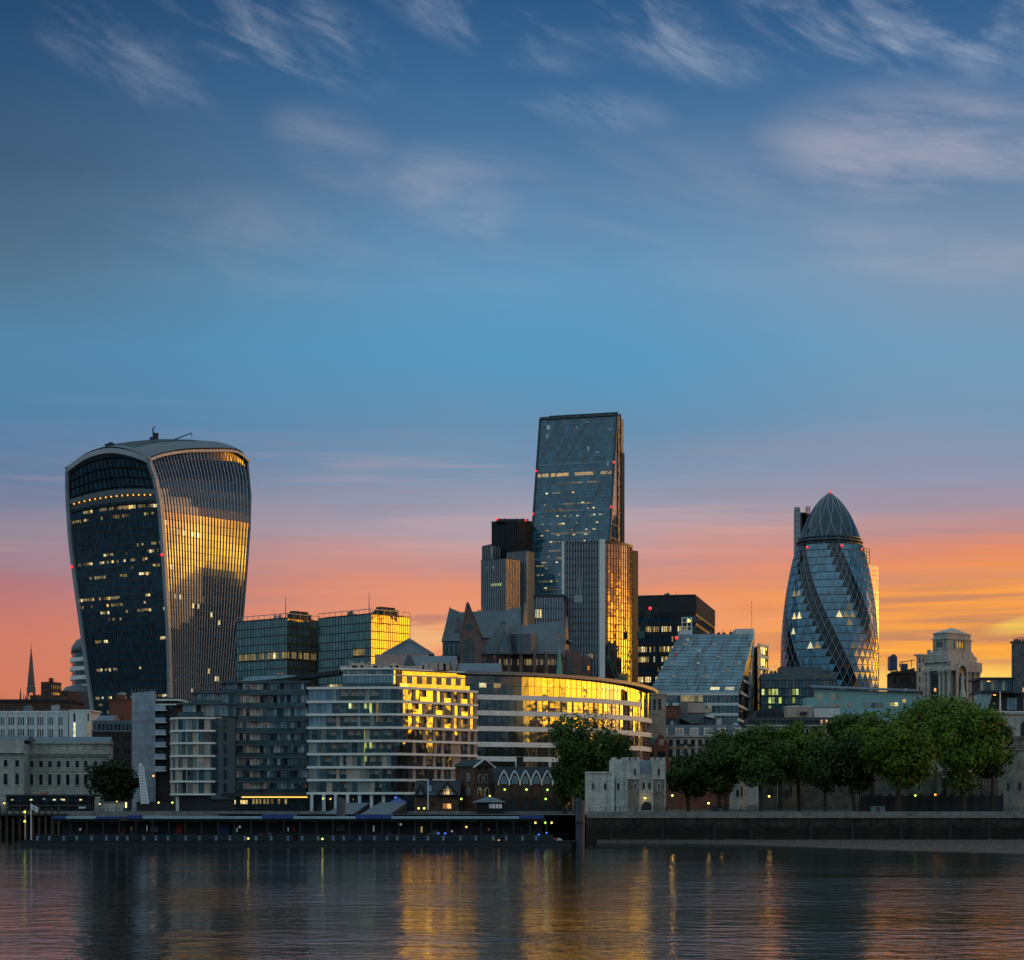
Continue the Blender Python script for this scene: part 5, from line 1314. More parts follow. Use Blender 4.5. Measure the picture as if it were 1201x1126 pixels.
def apartments_curved():
    Y = 458; z0 = 6.4
    b = Thing('apartment_block', 'dark glass apartment block with curved balcony slabs and a round left bay', 'apartments', (PX(280, Y), Y, z0))
    zs = [PZ(y, Y) for y in (841, 856, 870.5, 885.5, 900.5, 915.5, 930.5)]
    # round bay on the left: arc from px 200 to 247
    xL, xR = PX(200.5, Y), PX(246.5, Y); cx = (xL + xR) / 2 + 1.2; R = 8.2; cy = Y + 5.2
    arc = []
    for k in range(9):
        a = math.radians(-158 + k * 15); arc.append((cx + R * math.cos(a) * .62 - 1.2, cy + R * math.sin(a) * .7))
    arc = [(PX(200, Y + 8), Y + 8), (PX(201.5, Y + 3), Y + 3), (PX(208, Y + .8), Y + .8), (PX(219, Y), Y), (PX(232, Y - .2), Y - .2), (PX(247, Y + .4), Y + .4)]
    fa = [Fr(arc[i], arc[i + 1]) for i in range(5)]
    mid = [(PX(258, Y + 1.2), Y + 1.2), (PX(276, Y + 1.6), Y + 1.6)]
    # concave middle: px 277..359
    con = [(PX(277 + 83 * k / 7, 1) , 0) for k in range(8)]
    con = []
    for k in range(8):
        px = 277 + 83.5 * k / 7; yy = Y + 2.4 + 3.0 * math.sin(math.pi * (.12 + .88 * k / 7)) * 1.0; con.append((PX(px, yy), yy))
    fc = [Fr(con[i], con[i + 1]) for i in range(7)]
    core = MB(); core.prism([(p[0] + .25, p[1] + .7) for p in arc] + [(mid[1][0], mid[1][1] + .5), (mid[1][0], Y + 26), (arc[0][0] + .3, Y + 26)], z0, zs[0] + .1); b.part('wall', core, M['black_metal'])
    core = MB(); core.prism([(p[0], p[1] + .7) for p in con] + [(con[-1][0], Y + 28), (con[0][0], Y + 28)], z0, PZ(799, Y + 3)); b.part('wall', core, M['black_metal'])
    r = random.Random(8)
    for z in zs:
        X = MB(); X.prism([(p[0] + (p[0] - cx) * .015, p[1] - .35) for p in arc] + [(arc[-1][0] + 2.4, arc[-1][1] + 1.2), (arc[-1][0], Y + 8), (arc[0][0], Y + 9)], z - .42, z); b.part('bay_slab', X, M['slab_white'])
    for j in range(6):
        for i, f in enumerate(fa):
            n = max(1, int(f.W / 1.0))
            for q in range(n):
                t = r.random(); m = 'g_flat' if t < .75 else 'beige_panel'
                b.win('window', f, f.W * q / n + .04, f.W * (q + 1) / n - .04, zs[j + 1] + .02, zs[j] - .44, -.12, M[m], .02)
        X = MB()
        for i, f in enumerate(fa): X.fbox(f, -.06, .06, -.3, .02, zs[j + 1], zs[j] - .42)
        b.part('bay_mullion', X, M['concrete_white'])
    # dark flat panel strip between
    fm = Fr(arc[-1], mid[1]); X = MB(); X.fbox(fm, 0, fm.W, -1.2, -.05, z0 + 3, zs[0] - .2); b.part('dark_panel', X, M['slab_dark'])
    for j in range(6):
        b.win('window', fm, fm.W * .52, fm.W * .66, zs[j + 1] + .3, zs[j] - .5, -.03, M['g_dark']); b.win('window', fm, .3, fm.W * .3, zs[j + 1] + .1, zs[j] - .3, -.03, M['g_dark'])
    # concave middle storeys
    ym = [799, 813, 828.5, 844, 858, 872.5, 887, 901.5, 916, 929.5]; zc = [PZ(y, Y + 4) for y in ym]
    for j, z in enumerate(zc):
        X = MB(); k0 = 0
        X.prism([(p[0], p[1] - .8) for p in con] + [(con[-1][0], con[-1][1] + 3), (con[0][0], con[0][1] + 3)], z - .4, z); b.part('balcony_slab', X, M['slab_dark'])
    for j in range(9):
        for i, f in enumerate(fc):
            for q in range(3):
                t = r.random(); m = M['g_flat'] if t < .62 else (M['g_skypane'] if (t < .8 and j < 4) else M['g_dark'])
                if i == 1 and q > 0 or i == 2 and q == 0: m = M['g_curtain_sheen']  # column of panes coloured pale to paint a bright yellow reflection
                b.win('window', f, f.W * q / 3 + .03, f.W * (q + 1) / 3 - .03, zc[j + 1] + .02, zc[j] - .42, -.1, m, .03)
            b.win('glass_balustrade', f, .04, f.W - .04, zc[j + 1] + .02, zc[j + 1] + .8, .72, M['g_rail'], .004, .04)
    # stepped penthouses on the left with overhanging roofs
    for (pa, pb, yt, yb, Yn) in ((214, 278, 826.5, 840, Y + 4), (231, 300, 813.5, 826, Y + 6), (264, 361, 801, 813, Y + 7)):
        f = Fr((PX(pa, Yn), Yn), (PX(pb, Yn), Yn)); zt, zb = PZ(yt, Yn), PZ(yb, Yn)
        X = MB(); X.fbox(f, .2, f.W, -12, -.5, zb - 1, zt); b.part('penthouse_wall', X, M['black_metal'])
        n = int(f.W / .95)
        for q in range(n): b.win('penthouse_window', f, f.W * q / n + .04, f.W * (q + 1) / n - .04, zb, zt - .02, -.3, r.choice([M['g_curtain_sheen'], M['g_flat'], M['g_skypane'], M['g_flat']]), .03)
        X = MB(); ov = 1.1; P = [f.p(-ov * 1.6, -2, 0)[:2], f.p(-ov * .8, ov * .6, 0)[:2], f.p(1.5, ov, 0)[:2], f.p(f.W + .3, ov, 0)[:2], f.p(f.W + .3, -13, 0)[:2], f.p(-ov * 1.6, -13, 0)[:2]]
        X.prism(P, zt, zt + .42); b.part('roof_slab', X, M['slab_dark'])
        b.win('roof_balustrade', f, -.8, f.W * .4, zb - .1, zb + .9, 1.0, M['g_rail'], .0)
    # long curved dark roof, rising right
    Yn = Y + 8; X = MB(); X.slab([W3(262, 801, Yn), W3(290, 799, Yn), W3(330, 795.5, Yn), W3(399, 785, Yn), W3(399, 790, Yn), W3(330, 800, Yn), W3(262, 803, Yn)], (0, 14, .6)); b.part('roof', X, M['dark_roof'])
    X = MB(); X.slab([W3(283, 798.5, Yn + 2), W3(288, 794.8, Yn + 2), W3(300, 793, Yn + 2), W3(345, 792, Yn + 2), W3(351, 794, Yn + 2), W3(300, 798.5, Yn + 2)], (0, 8, .3)); b.part('roof_canopy', X, M['pale_blue_metal'])
    X = MB(); X.box(PX(324, Y + 10), PX(331, Y + 10), Y + 10, Y + 13, PZ(793, Y + 10), PZ(789, Y + 10)); b.part('roof_unit', X, M['buff_stone'])
    # ground floor: canopy with a warm light strip
    X = MB(); X.box(PX(253, Y + 1), PX(372, Y + 1), Y + 1, Y + 9, PZ(934.5, Y + 1), PZ(930, Y + 1)); b.part('canopy', X, M['dark_roof'])
    X = MB(); X.box(PX(283, Y), PX(371, Y), Y + .55, Y + .9, PZ(935.6, Y), PZ(934.2, Y)); b.part('canopy_light', X, M['lit_strip'])
    g = MB(); g.box(PX(240, Y + 2), PX(374, Y + 2), Y + 2.2, Y + 2.4, z0, PZ(934.6, Y)); b.part('ground_glazing', g, M['g_dark'])
    fg = Fr((PX(240, Y + 2), Y + 2.1), (PX(374, Y + 2), Y + 2.1))
    for px in (253, 256, 260, 271, 274, 282, 285, 288, 296, 300, 304, 309, 313, 318, 326, 334): u = fg.u(px); b.win('lit_window', fg, u, u + .45, PZ(943, Y), PZ(938.5, Y) if px < 290 else PZ(937, Y), .05, M['lit_warm' if px < 290 else 'lit_dim'])
    for px in (209, 218, 227, 241, 243, 373): X = MB(); x = PX(px, Y + 2); X.box(x - .45, x + .45, Y + 1.5, Y + 2.1 if px > 300 else Y + 3, z0, zs[6] - .42); b.part('column', X, M['concrete_white'])
    b.done(100)
M['lit_strip'] = lamp_mat('lit_strip', (1.0, 0.62, 0.08), 1.4)
M['g_curtain_sheen'] = glass('g_curtain_sheen', (0.46, 0.40, 0.31), 1.9, 0.05, 0.35)  # pale curtains, and painted reflections on the concave front
apartments_curved()

def curved_office():
    Y = 472; z0 = 6.5
    b = Thing('office_block', 'curved office block with sweeping flat roof and glowing gold top storey', 'office', (PX(600, Y), Y, z0))
    R = 61.0; a0, a1 = math.radians(16), math.radians(80); x0 = PX(545, Y)
    n = 40; pts = []
    for k in range(n + 1):
        a = a0 + (a1 - a0) * k / n; pts.append((x0 + R * (math.sin(a) - math.sin(a0)), Y + R * (math.cos(a0) - math.cos(a))))
    sc = (PX(764, pts[-1][1]) - x0) / (pts[-1][0] - x0); pts = [(x0 + (p[0] - x0) * sc, p[1]) for p in pts]
    fr = [Fr(pts[i], pts[i + 1]) for i in range(n)]
    def off(d, ext=0): 
        o = []
        for i, p in enumerate(pts):
            f0, f1 = fr[max(0, i - 1)], fr[min(n - 1, i)]; o.append((p[0] + (f0.nx + f1.nx) / 2 * d, p[1] + (f0.ny + f1.ny) / 2 * d))
        return o
    zl = [PZ(y, Y) for y in (887.5, 870.5, 852, 833.5, 815)]    # spandrel tops at left (bottom up)
    ztop = PZ(788, Y)
    back = [(pts[-1][0] - 6, pts[-1][1] + 14), (pts[0][0], pts[-1][1] + 14)]
    core = MB(); core.prism(off(-.8) + back, z0, ztop - 5.2); b.part('wall', core, M['black_metal'])
    core = MB(); core.prism(off(-2.4)[:34] + back, ztop - 5.2, ztop - .6); b.part('wall', core, M['black_metal'])
    for z in zl:
        top = z == zl[-1]
        P = off(.12); m = 33 if top else n
        X = MB(); X.prism(P[:m + 1] + off(-1.5)[:m + 1][::-1], z - 1.0, z + .12); b.part('stone_band', X, M['slab_white'])
    # storeys: windows between the bands
    for j in range(5):
        zb = (zl[j - 1] if j else z0 + .2) + .12; zt = zl[j] - 1.0
        Xp = MB()
        for i, f in enumerate(fr):
            glassy = i < 9
            if j == 4 and i >= 33: continue
            if i % 2 == 0 and not glassy: Xp.fbox(f, -.25, .25, -.5, -.02, zb, zt)
            if not glassy: Xp.fbox(f, f.W * .98 - .1, f.W + .0, -.3, -.04, zb, zt) if i % 2 == 0 else None
            b.win('window', f, .06 if (glassy or i % 2) else .3, f.W - .06, zb + .02, zt - .02, -.09, M['g_gold'], .004)
            if not glassy:
                for q in (.3, .62): Xp.fbox(f, 0.05, f.W - .05, -.12, -.06, zb + (zt - zb) * q - .04, zb + (zt - zb) * q + .04)
        b.part('stone_pier', Xp, M['rose_granite'])
    # top storey, set back slightly, double height at the right end
    G = MB()
    for i, f in enumerate(fr):
        zb = zl[-1] + .12 if i < 33 else zl[-2] + .12
        hi = ztop - .75
        parts = 2
        for q in range(parts):
            za, zz = zb + (hi - zb) * q / parts, zb + (hi - zb) * (q + 1) / parts
            b.win('top_window', f, .04, f.W - .04, za + .04, zz - .04, -.7, M['g_gold'], .004)
        G.fbox(f, -.04, .04, -.9, -.64, zb, hi)
    b.part('top_mullions', G, M['brass'])
    for i in (12, 15, 18, 21, 22, 23, 25, 26):
        f = fr[i]; X = MB(); X.ball(f.p(f.W / 2, -.5, ztop - 2.6), .22, 6, 4); b.part('ceiling_light', X, M['lamp_yellow'])
    for (i, w) in ((2, 2), (4, 3)): f = fr[i]; b.win('lit_window', f, .05, f.W - .05, ztop - 3.4, ztop - 2.4, -.6, M['lit_pale'])
    # sweeping roof slab
    X = MB(); P = off(1.3); zt = [ztop - .55 - 1.6 * (k / n) ** 2 for k in range(n + 1)]
    Pn = P + [(P[-1][0] + .6, P[-1][1] + 2.5)] + back; zz = zt + [zt[-1]] + [ztop - 1.2, ztop - .4]
    X.prism(Pn, zz, [q + .75 for q in zz]); b.part('roof', X, M['roof_fascia'])
    X = MB()
    for k in range(3): X.prism([(p[0] - 4 - k * 9, p[1] + 8 + k) for p in (pts[20], pts[26])] + [(pts[26][0] - 6 - k * 9, pts[26][1] + 14), (pts[20][0] - 6 - k * 9, pts[20][1] + 14)], ztop - .3, ztop + .7)
    b.part('roof_plant', X, M['dark_metal'])
    for k in (2, 7, 12, 17): X = MB(); X.tube((*off(.2)[k], z0), (*off(.2)[k], zl[0] - 1), .35); b.part('column', X, M['concrete_white'])
    b.done(100)
M['roof_fascia'] = mat('roof_fascia', (0.20, 0.19, 0.19), 0.4, 0.15, 0.3, metal=.3)
curved_office()

def roofs_behind():
    # grey pitched roof and pink parapet with pyramid behind the gold apartments
    Y = 560; t = Thing('office_block', 'pink panelled block with a grey pyramid roof behind the stone apartments', 'building', (PX(482, Y), Y, 8))
    X = MB(); X.box(PX(440, Y), PX(502, Y), Y, Y + 24, 8, PZ(767.5, Y)); X.box(PX(502, Y) + .01, PX(521.5, Y), Y + 3, Y + 24, 8, PZ(768.5, Y)); t.part('wall', X, M['pink_panel'])
    X = MB(); x0, x1 = PX(447, Y), PX(509, Y); P = [(x0, Y + 1), (x1, Y + 1), (x1, Y + 23), (x0, Y + 23)]; ap = W3(480, 749, Y + 12); X.pyramid(P, PZ(767, Y), ap); t.part('roof', X, M['slate'])
    for k in range(13):
        s = k / 12; X = MB() if k == 0 else X; X.tube((x0 + (x1 - x0) * s, Y + .95, PZ(767, Y) + .1), (ap[0], ap[1] - .1, ap[2] + .1), .08, n=4)
    t.part('roof_seams', X, M['lead_roof'])
    Y = 505; t = Thing('roof_block', 'low block with grey pitched roofs and small brown gable behind the stone apartments', 'building', (PX(500, Y), Y, 8))
    X = MB(); X.box(PX(470, Y), PX(590, Y), Y, Y + 20, 8, PZ(789, Y)); t.part('wall', X, M['beige_panel'])
    X = MB(); X.gable(Fr((PX(472, Y), Y - .2), (PX(536, Y), Y - .2)), 0, 12.9, -18, 0, PZ(788, Y), PZ(769, Y + 8)); X.gable(Fr((PX(537, Y), Y - .2), (PX(590, Y), Y - .2)), 0, 10.5, -16, 0, PZ(789, Y), PZ(778, Y + 8)); t.part('roof', X, M['lead_roof'])
    X = MB(); X.slab([W3(524, 789, Y - .6), W3(533, 789, Y - .6), W3(529.5, 781, Y - .6), W3(528.2, 774, Y - .6), W3(527, 781, Y - .6)], (0, 1.5, 0)); t.part('gable', X, M['rose_granite'])
    X = MB(); X.slab([W3(473, 780, Y - .5), W3(478, 768.5, Y - .5), W3(482, 768.5, Y - .5), W3(487, 780, Y - .5)], (0, 2, 0)); t.part('roof_dormer', X, M['slate'])
    X = MB()
    for k in range(14): px = 410 + k * 4.4; h = rnd.uniform(2, 8); X.box(PX(px, Y), PX(px + rnd.uniform(2, 4), Y), Y, Y + 3, 8, PZ(782 - h, Y))
    t.part('roof_units', X, M['beige_panel'])
    # block at the foot of the curved office, right
    Y = 540; b = Bld('office_block', 'small buff stone block right of the curved gold office roof', 'building', 781, Y, 4, 750, 796, 815, 8, depth=16); b.core(M['buff_stone'], inset=.36)
    punched(b, b.FL, 8, b.z1, [(b.FL.u(px), b.FL.u(px) + .75) for px in (753, 760, 766, 772)], [(PZ(833, Y), PZ(820, Y))], M['buff_stone'], M['g_dark']); b.cap(M['buff_stone'], b.z1, b.z1 + .4); b.done()
roofs_behind()

def left_bank():
    # long neoclassical stone building
    Y = 500; t = Bld('stone_building', 'long cream neoclassical stone building with rows of small dark windows', 'building', 128, Y + 6, -6, 28, 150, 872, 6.4, depth=16)
    z1 = PZ(884, Y); f = t.FL; za = PZ(932, Y)
    pxs = [37, 48, 58.5, 69, 79.5, 90.5, 100.5, 112, 122]
    cols = [(f.u(px) - .42, f.u(px) + .42) for px in pxs]
    rows = [(PZ(920.5, Y), PZ(908, Y)), (PZ(899.5, Y), PZ(892, Y))]
    t.core(M['portland'], z1=PZ(873, Y)); punched(t, f, 6.4, z1, cols, rows, M['portland'], M['g_old'], sill=M['portland'])
    X = MB(); X.fbox(f, -.6, f.W + .8, -.4, .75, z1, z1 + .55); X.fbox(f, -.4, f.W + .5, -.4, .45, z1 - .5, z1 - .003); t.part('cornice', X, M['portland'])
    X = MB(); X.fbox(f, 0, f.W, -.36, .25, za, za + .35); X.fbox(f, 0, f.W, -.36, .12, PZ(904, Y), PZ(903, Y)); t.part('string_course', X, M['portland'])
    zc = z1 + .55; zt = PZ(871.5, Y)
    punched(t, Fr(f.p(0, -.2, 0)[:2], f.p(f.W, -.2, 0)[:2]), zc, zt, [(a + .1, b_ - .1) for a, b_ in cols], [(zc + .5, zt - .5)], M['portland'], M['g_old'], wname='attic_window', name='attic')
    X = MB(); X.fbox(f, -.5, f.W + .5, -6, .2, zt, zt + .35); t.part('parapet', X, M['portland'])
    X = MB(); X.gable(f, 0, f.W, -14, -1.5, zt + .2, PZ(863.5, Y + 8)); t.part('roof', X, M['slate'])
    t.done()
    t = Bld('stone_building', 'projecting end pavilion of cream stone at the far left edge', 'building', 28, Y - 4, 0, -40, 28.5, 872, 6.4, depth=22); f = t.FL; t.core(M['portland'], z1=PZ(873, Y))
    cols = [(f.u(px) - .45, f.u(px) + .45) for px in (-32, -20, -8, 6.5, 20)]
    punched(t, f, 6.4, z1, cols, rows, M['portland'], M['g_old'], sill=M['portland'])
    X = MB(); X.fbox(f, -.6, f.W + .7, -.4, .75, z1, z1 + .55); t.part('cornice', X, M['portland']); X = MB(); X.fbox(f, 0, f.W, -.36, .2, z1 + .55, PZ(868, Y)); t.part('parapet', X, M['portland'])
    X = MB(); X.gable(f, 0, f.W, -14, -1, PZ(869, Y), PZ(862, Y)); t.part('roof', X, M['slate']); t.done()
    # white ribbed office above it
    Y = 570; b = Bld('office_block', 'white concrete office block with ribbed piers and narrow paired windows', 'office', 80, Y, 2, -30, 110, 836, 6.5, depth=18); b.core(M['concrete_white'], inset=.36)
    f = b.FL; cols = []
    for g in range(9):
        p0 = -24 + g * 11.3
        for k in range(3):
            u = f.u(p0 + k * 2.7); cols.append((u, u + .38))
    rows = [(PZ(866, Y), PZ(855, Y)), (PZ(850.5, Y), PZ(841, Y)), (PZ(885, Y), PZ(872, Y))][::-1]
    rows = sorted(rows); punched(b, f, 6.5, b.z1, [c for c in cols if c[1] < f.W - .2], rows, M['concrete_white'], M['g_dark'])
    fins(b, f, .2, f.W - .2, 10, 8, b.z1 + .3, .5, .5, M['concrete_white'], 'pier', d0=.003)
    b.cap(M['concrete_white'], b.z1 + .003, b.z1 + .5); roof_kit(b, b.z1 + .5, 9, 21, 2)
    b.done()
    b = Bld('office_block', 'blank white concrete stair block with slit windows beside the ribbed office', 'office', 105, Y - 3, 4, 81, 111, 834, 6.5, depth=12); b.core(M['concrete_white'], inset=.36); f = b.FL
    punched(b, f, 6.5, b.z1, [(f.u(86), f.u(88.5)), (f.u(102.5), f.u(104.3))], [(PZ(866, Y), PZ(848, Y)), (PZ(846.5, Y), PZ(837, Y))], M['concrete_white'], M['g_old'], lits={(0, 0): 'lit_pale', (1, 0): 'lit_dim'}); b.cap(M['concrete_white'], b.z1, b.z1 + .4, .1); b.done()
    # brick and slate buildings behind the tree
    Y = 600; b = Bld('brick_block', 'red brown windowless brick block below the flaring tower', 'building', 146, Y, 8, 128, 156, 821, 6.5); b.core(M['red_brick'], inset=0.0); roof_kit(b, b.z1 + .4, 3, 22, 1); b.cap(M['brown_brick'], b.z1, b.z1 + .4); X = MB(); X.prism([b.at(1, 1), b.at(1, 4), b.at(3, 4), b.at(3, 1)], b.z1, b.z1 + 1.6); b.part('chimney', X, M['red_brick']); b.done()
    Y = 540; b = Bld('brick_block', 'dark brick block with grey blue attic and rows of small windows', 'building', 158, Y, 3, 108, 166, 858, 6.5, depth=15); b.core(M['dark_brick'], inset=.36); f = b.FL
    cols = even(f.W, 11, .5); punched(b, f, 6.5, b.z1, cols, [(PZ(915, Y), PZ(907, Y)), (PZ(900, Y), PZ(892, Y)), (PZ(884, Y), PZ(876, Y)), (PZ(869, Y), PZ(862, Y))], M['dark_brick'], M['g_old'])
    X = MB(); X.fbox(f, 0, f.W, -12, -.2, b.z1, PZ(845, Y)); b.part('attic', X, M['slate'])
    for k in range(10): u = .5 + k * 1.05; b.win('attic_window', f, u, u + .6, PZ(856, Y), PZ(849, Y), -.12, M['g_old'])
    X = MB(); X.fbox(f, -.3, f.W + .3, -12.3, .25, b.z1 - .05, b.z1 + .25); b.part('cornice', X, M['concrete'])
    X = MB(); X.gable(f, .5, 5, -11, -1, PZ(845, Y), PZ(838, Y)); b.part('roof', X, M['lead_roof']); b.done()
    # scaffolded, sheeted building with balconies
    Y = 490; b = Bld('building', 'narrow building wrapped in pale scaffold sheeting with balconies on its right', 'building', 206, Y, 2, 156, 212, 818, 6.5, depth=14); f = b.FL
    b.core(M['dark_brick'], inset=.2); us = f.u(183)
    X = MB(); rows_ = []
    for j in range(25):
        z = 6.4 + (b.z1 + 1.0 - 6.4) * j / 24; rows_.append([f.p(us * i / 14, .8 + .22 * math.sin(i * 1.7 + j * .9) * rnd.uniform(.3, 1), z + (.5 * i / 14 if j == 24 else 0)) for i in range(15)])
    X.grid(rows_); X.fbox(f, 0, us, -.2, .5, 6.4, b.z1 + .8); b.part('sheeting', X, M['sheeting'])
    X = MB()
    for i in range(8):
        u = us * i / 7; X.tube(f.p(u, 1.15, 6.4), f.p(u, 1.15, b.z1 + 2), .06, n=4)
    for j in range(12): z = 8 + j * 2; X.tube(f.p(0, 1.15, z), f.p(us, 1.15, z), .05, n=4)
    b.part('scaffold', X, M['grey_metal'])
    for j in range(6):
        z = PZ(905 - j * 14.2, Y); X = MB(); X.fbox(f, us + .05, us + 2.6, 0, 1.6, z, z + .25); b.part('balcony_slab', X, M['concrete_white'])
        q = MB(); q.fbox(f, us + .05, us + 2.6, 1.5, 1.6, z + .25, z + 1.25); b.part('balcony_front', q, M['sheeting'])
        b.win('window', f, us + .4, us + 2.0, z + .3, z + 2.2, .05, M['g_dark']); b.win('window', f, us + 3.2, us + 4.0, z + .5, z + 2.0, -.1, M['g_dark'])
    X = MB(); X.fbox(f, us, f.W + 1, -10, .6, b.z1 - .8, b.z1 - .4); X.fbox(f, us, f.W + .6, -8, .4, b.z1 - 1.8, b.z1 - 1.5); b.part('roof', X, M['slab_white']); b.done()
left_bank()
# ================================================================== right hand side behind the trees
M['teal_frame'] = mat('teal_frame', (0.02, 0.045, 0.055), .95, .2, .3)
def right_side():
    # stone ziggurat headquarters
    Y = 640; th = 46
    t = Bld('stone_tower', 'pale stepped stone tower with columns, an arched niche and a low pyramid roof', 'tower', 1114, Y, th, 1082, 1151, 783, 8)
    m = M['portland']; at = t.at
    def ring(i, j0, j1, z0, z1, name, mm=m, dep=None, flare=0.0):
        X = MB(); a, b_ = t.wl, t.wr; P = [at(i, i), at(i, b_ - i), at(a - i, b_ - i), at(a - i, i)]; q = i - flare; P2 = [at(q, q), at(q, b_ - q), at(a - q, b_ - q), at(a - q, q)]
        X.prism(P, z0, z1, P2); return t.part(name, X, mm)
    z = lambda y: PZ(y, Y)
    ring(.2, 0, 0, 8, z(806) - 14, 'podium')
    ring(1.0, 0, 0, z(845), z(786), 'wall')
    ring(-.15, 0, 0, z(786), z(783.5), 'entablature'); ring(.1, 0, 0, z(783.5), z(780), 'entablature')
    steps = [(1.0, 780, 776), (.2, 776, 774.6), (1.5, 774.6, 768), (2.0, 768, 766.8), (2.5, 766.8, 764.5), (2.9, 764.5, 762.5), (3.3, 762.5, 760.5), (3.5, 760.5, 748.5), (3.0, 748.5, 747), (3.7, 747, 741.5), (3.35, 741.5, 740.5)]
    s = t.wl / 11.6 * .74
    for k, (i, a, b_) in enumerate(steps): ring(i * s, 0, 0, z(a), z(b_) - .004, 'stage')
    X = MB(); i = 3.7 * s; P = [at(i, i), at(i, t.wr - i), at(t.wl - i, t.wr - i), at(t.wl - i, i)]; c = at(t.wl / 2, t.wr / 2); X.pyramid(P, z(740.5), (c[0], c[1], z(733))); t.part('roof', X, M['portland'])
    # columns and openings on both faces
    for f, us in ((t.FL, (.06, .2, .62, .76, .93)), (t.FR, (.66, .8, .94))):
        for u in us: X = MB(); p = f.p(f.W * u, -.35, 0); X.lathe(p[0], p[1], [(.55, z(845)), (.5, z(790)), (.75, z(787.5)), (.75, z(786.2))], 10); t.part('column', X, m)
    X = MB(); X.fbox(t.FL, t.FL.W * .26, t.FL.W * .56, -1.1, -.95, z(845), z(789)); t.part('portico_opening', X, M['g_old'])
    t.win('lit_window', t.FL, t.FL.W * .36, t.FL.W * .44, z(810), z(806), -.9, M['lit_orange'])
    f = t.FR; u = f.W * .34; hw = f.W * .13
    # niche frame and statue
    X = MB(); pts = [(u - hw, z(845)), (u + hw, z(845)), (u + hw, z(789))] + [(u + hw * math.cos(a), z(789) + hw * 1.1 * math.sin(a)) for a in (math.pi * k / 8 for k in range(1, 8))] + [(u - hw, z(789))]
    X.poly([f.p(p[0], .28, p[1]) for p in pts]); t.part('niche', X, M['dark_metal'])
    for kk in range(2): X = MB(); X.fbox(f, u - hw - .9 if kk == 0 else u + hw, u - hw if kk == 0 else u + hw + .9, .2, .75, z(845), z(788)); t.part('niche_pier', X, m)
    X = MB()
    for k in range(9):
        a0, a1 = math.pi * k / 9, math.pi * (k + 1) / 9
        q = [(hw, a0), (hw + .9, a0), (hw + .9, a1), (hw, a1)]; P = [(u + r_ * math.cos(a), z(789) + r_ * 1.1 * math.sin(a)) for r_, a in q]
        X.slab([f.p(p[0], .75, p[1]) for p in P], (-f.nx * .5, -f.ny * .5, 0))
    t.part('niche_arch', X, m)
    fx = MB(); fx.fbox(f, 0, f.W, .003, .28, z(786), z(774.6)); t.part('attic_panel', fx, m)
    X = MB(); c = f.p(u, .55, 0); X.lathe(c[0], c[1], [(.62, z(820)), (.75, z(808)), (.5, z(801)), (.62, z(797)), (.68, z(794)), (.3, z(791.5)), (.24, z(791))], 10); X.ball((c[0], c[1], z(789.5)), .38, 8, 6); X.tube(f.p(u + .5, .6, z(795)), f.p(u + 1.5, .9, z(793)), .2, .14); X.tube(f.p(u - .5, .6, z(795)), f.p(u - .8, .7, z(801)), .2, .15)
    X.lathe(c[0], c[1], [(1.1, z(845)), (1.1, z(812)), (.8, z(810))], 8); t.part('statue', X, M['pale_stone'])
    for fr_ in (t.FL, t.FR):
        for k in range(3): uu = fr_.W * (.40 + .085 * k); X = MB(); X.fbox(fr_, uu, uu + .55, -3.5 * s + .003, -3.5 * s + .1, z(757.5), z(751)); t.part('slot_window', X, M['g_old'])
        for k in (.33, .62): X = MB(); X.fbox(fr_, fr_.W * k, fr_.W * k + .5, -3.5 * s + .003, -3.5 * s + .4, z(760), z(749)); t.part('pilaster', X, m)
    for k, (a, b_) in enumerate(((0.4, .4), (.4, t.wr - .4), (t.wl - .4, .4))):
        for q in range(2): p = at(a * (1 + q) + (0 if a < 1 else -.5 * q), b_); X = MB(); X.lathe(p[0], p[1], [(.3, z(779)), (.3, z(777)), (.15, z(776.5)), (.35, z(775.5)), (.1, z(774))], 6); t.part('corner_urn', X, m)
    X = MB(); p = at(t.wl - 1, 2); X.box(p[0] - .5, p[0] + .5, p[1] - .5, p[1] + .5, z(780), z(760)); t.part('chimney', X, m)
    t.done()
    # building left of it with blue tanks
    Y = 720; b = Bld('office_block', 'dark low block carrying tanks left of the stepped stone tower', 'building', 1076, Y, 4, 1047, 1080, 787, 8, depth=18); b.core(M['dark_brick'], inset=.02)
    X = MB(); a0 = W3(1047, 789, Y); X.slab([W3(1047, 790, Y - .2), W3(1073, 790, Y - .2), W3(1073, 783, Y - .2)], (0, 14, 0)); b.part('roof', X, M['dark_brick'])
    for k in range(8): u = .6 + k * 1.0; b.win('window', b.FL, u, u + .5, PZ(802, Y), PZ(795, Y), .02, M['g_old'])
    b.done()
    t = Thing('water_tank', 'tall dark blue tank cabin on legs at the left end of the dark low block', 'tank', W3(1049, 787, Y + 4), 'tanks on the roof'); X = MB(); X.box(PX(1044, Y), PX(1053, Y), Y + 1, Y + 5, PZ(785.5, Y), PZ(769.5, Y)); t.part('tank', X, M['navy_panel']); X = MB(); X.lathe(PX(1050, Y), Y + 3, [(1, PZ(769.5, Y)), (1, PZ(768, Y)), (.3, PZ(766.5, Y))], 8); t.part('tank_cap', X, M['dark_metal'])
    for px in (1045, 1052): X = MB(); X.tube(W3(px, 788, Y + 3), W3(px, 785.5, Y + 3), .25); t.part('leg', X, M['dark_metal'])
    t = Thing('water_tank', 'small blue tank unit in the middle of the dark low block roof', 'tank', W3(1063, 786, Y + 4), 'tanks on the roof'); X = MB(); X.box(PX(1059, Y), PX(1066, Y), Y + 2, Y + 5, PZ(787, Y), PZ(778, Y)); t.part('tank', X, M['navy_panel'])
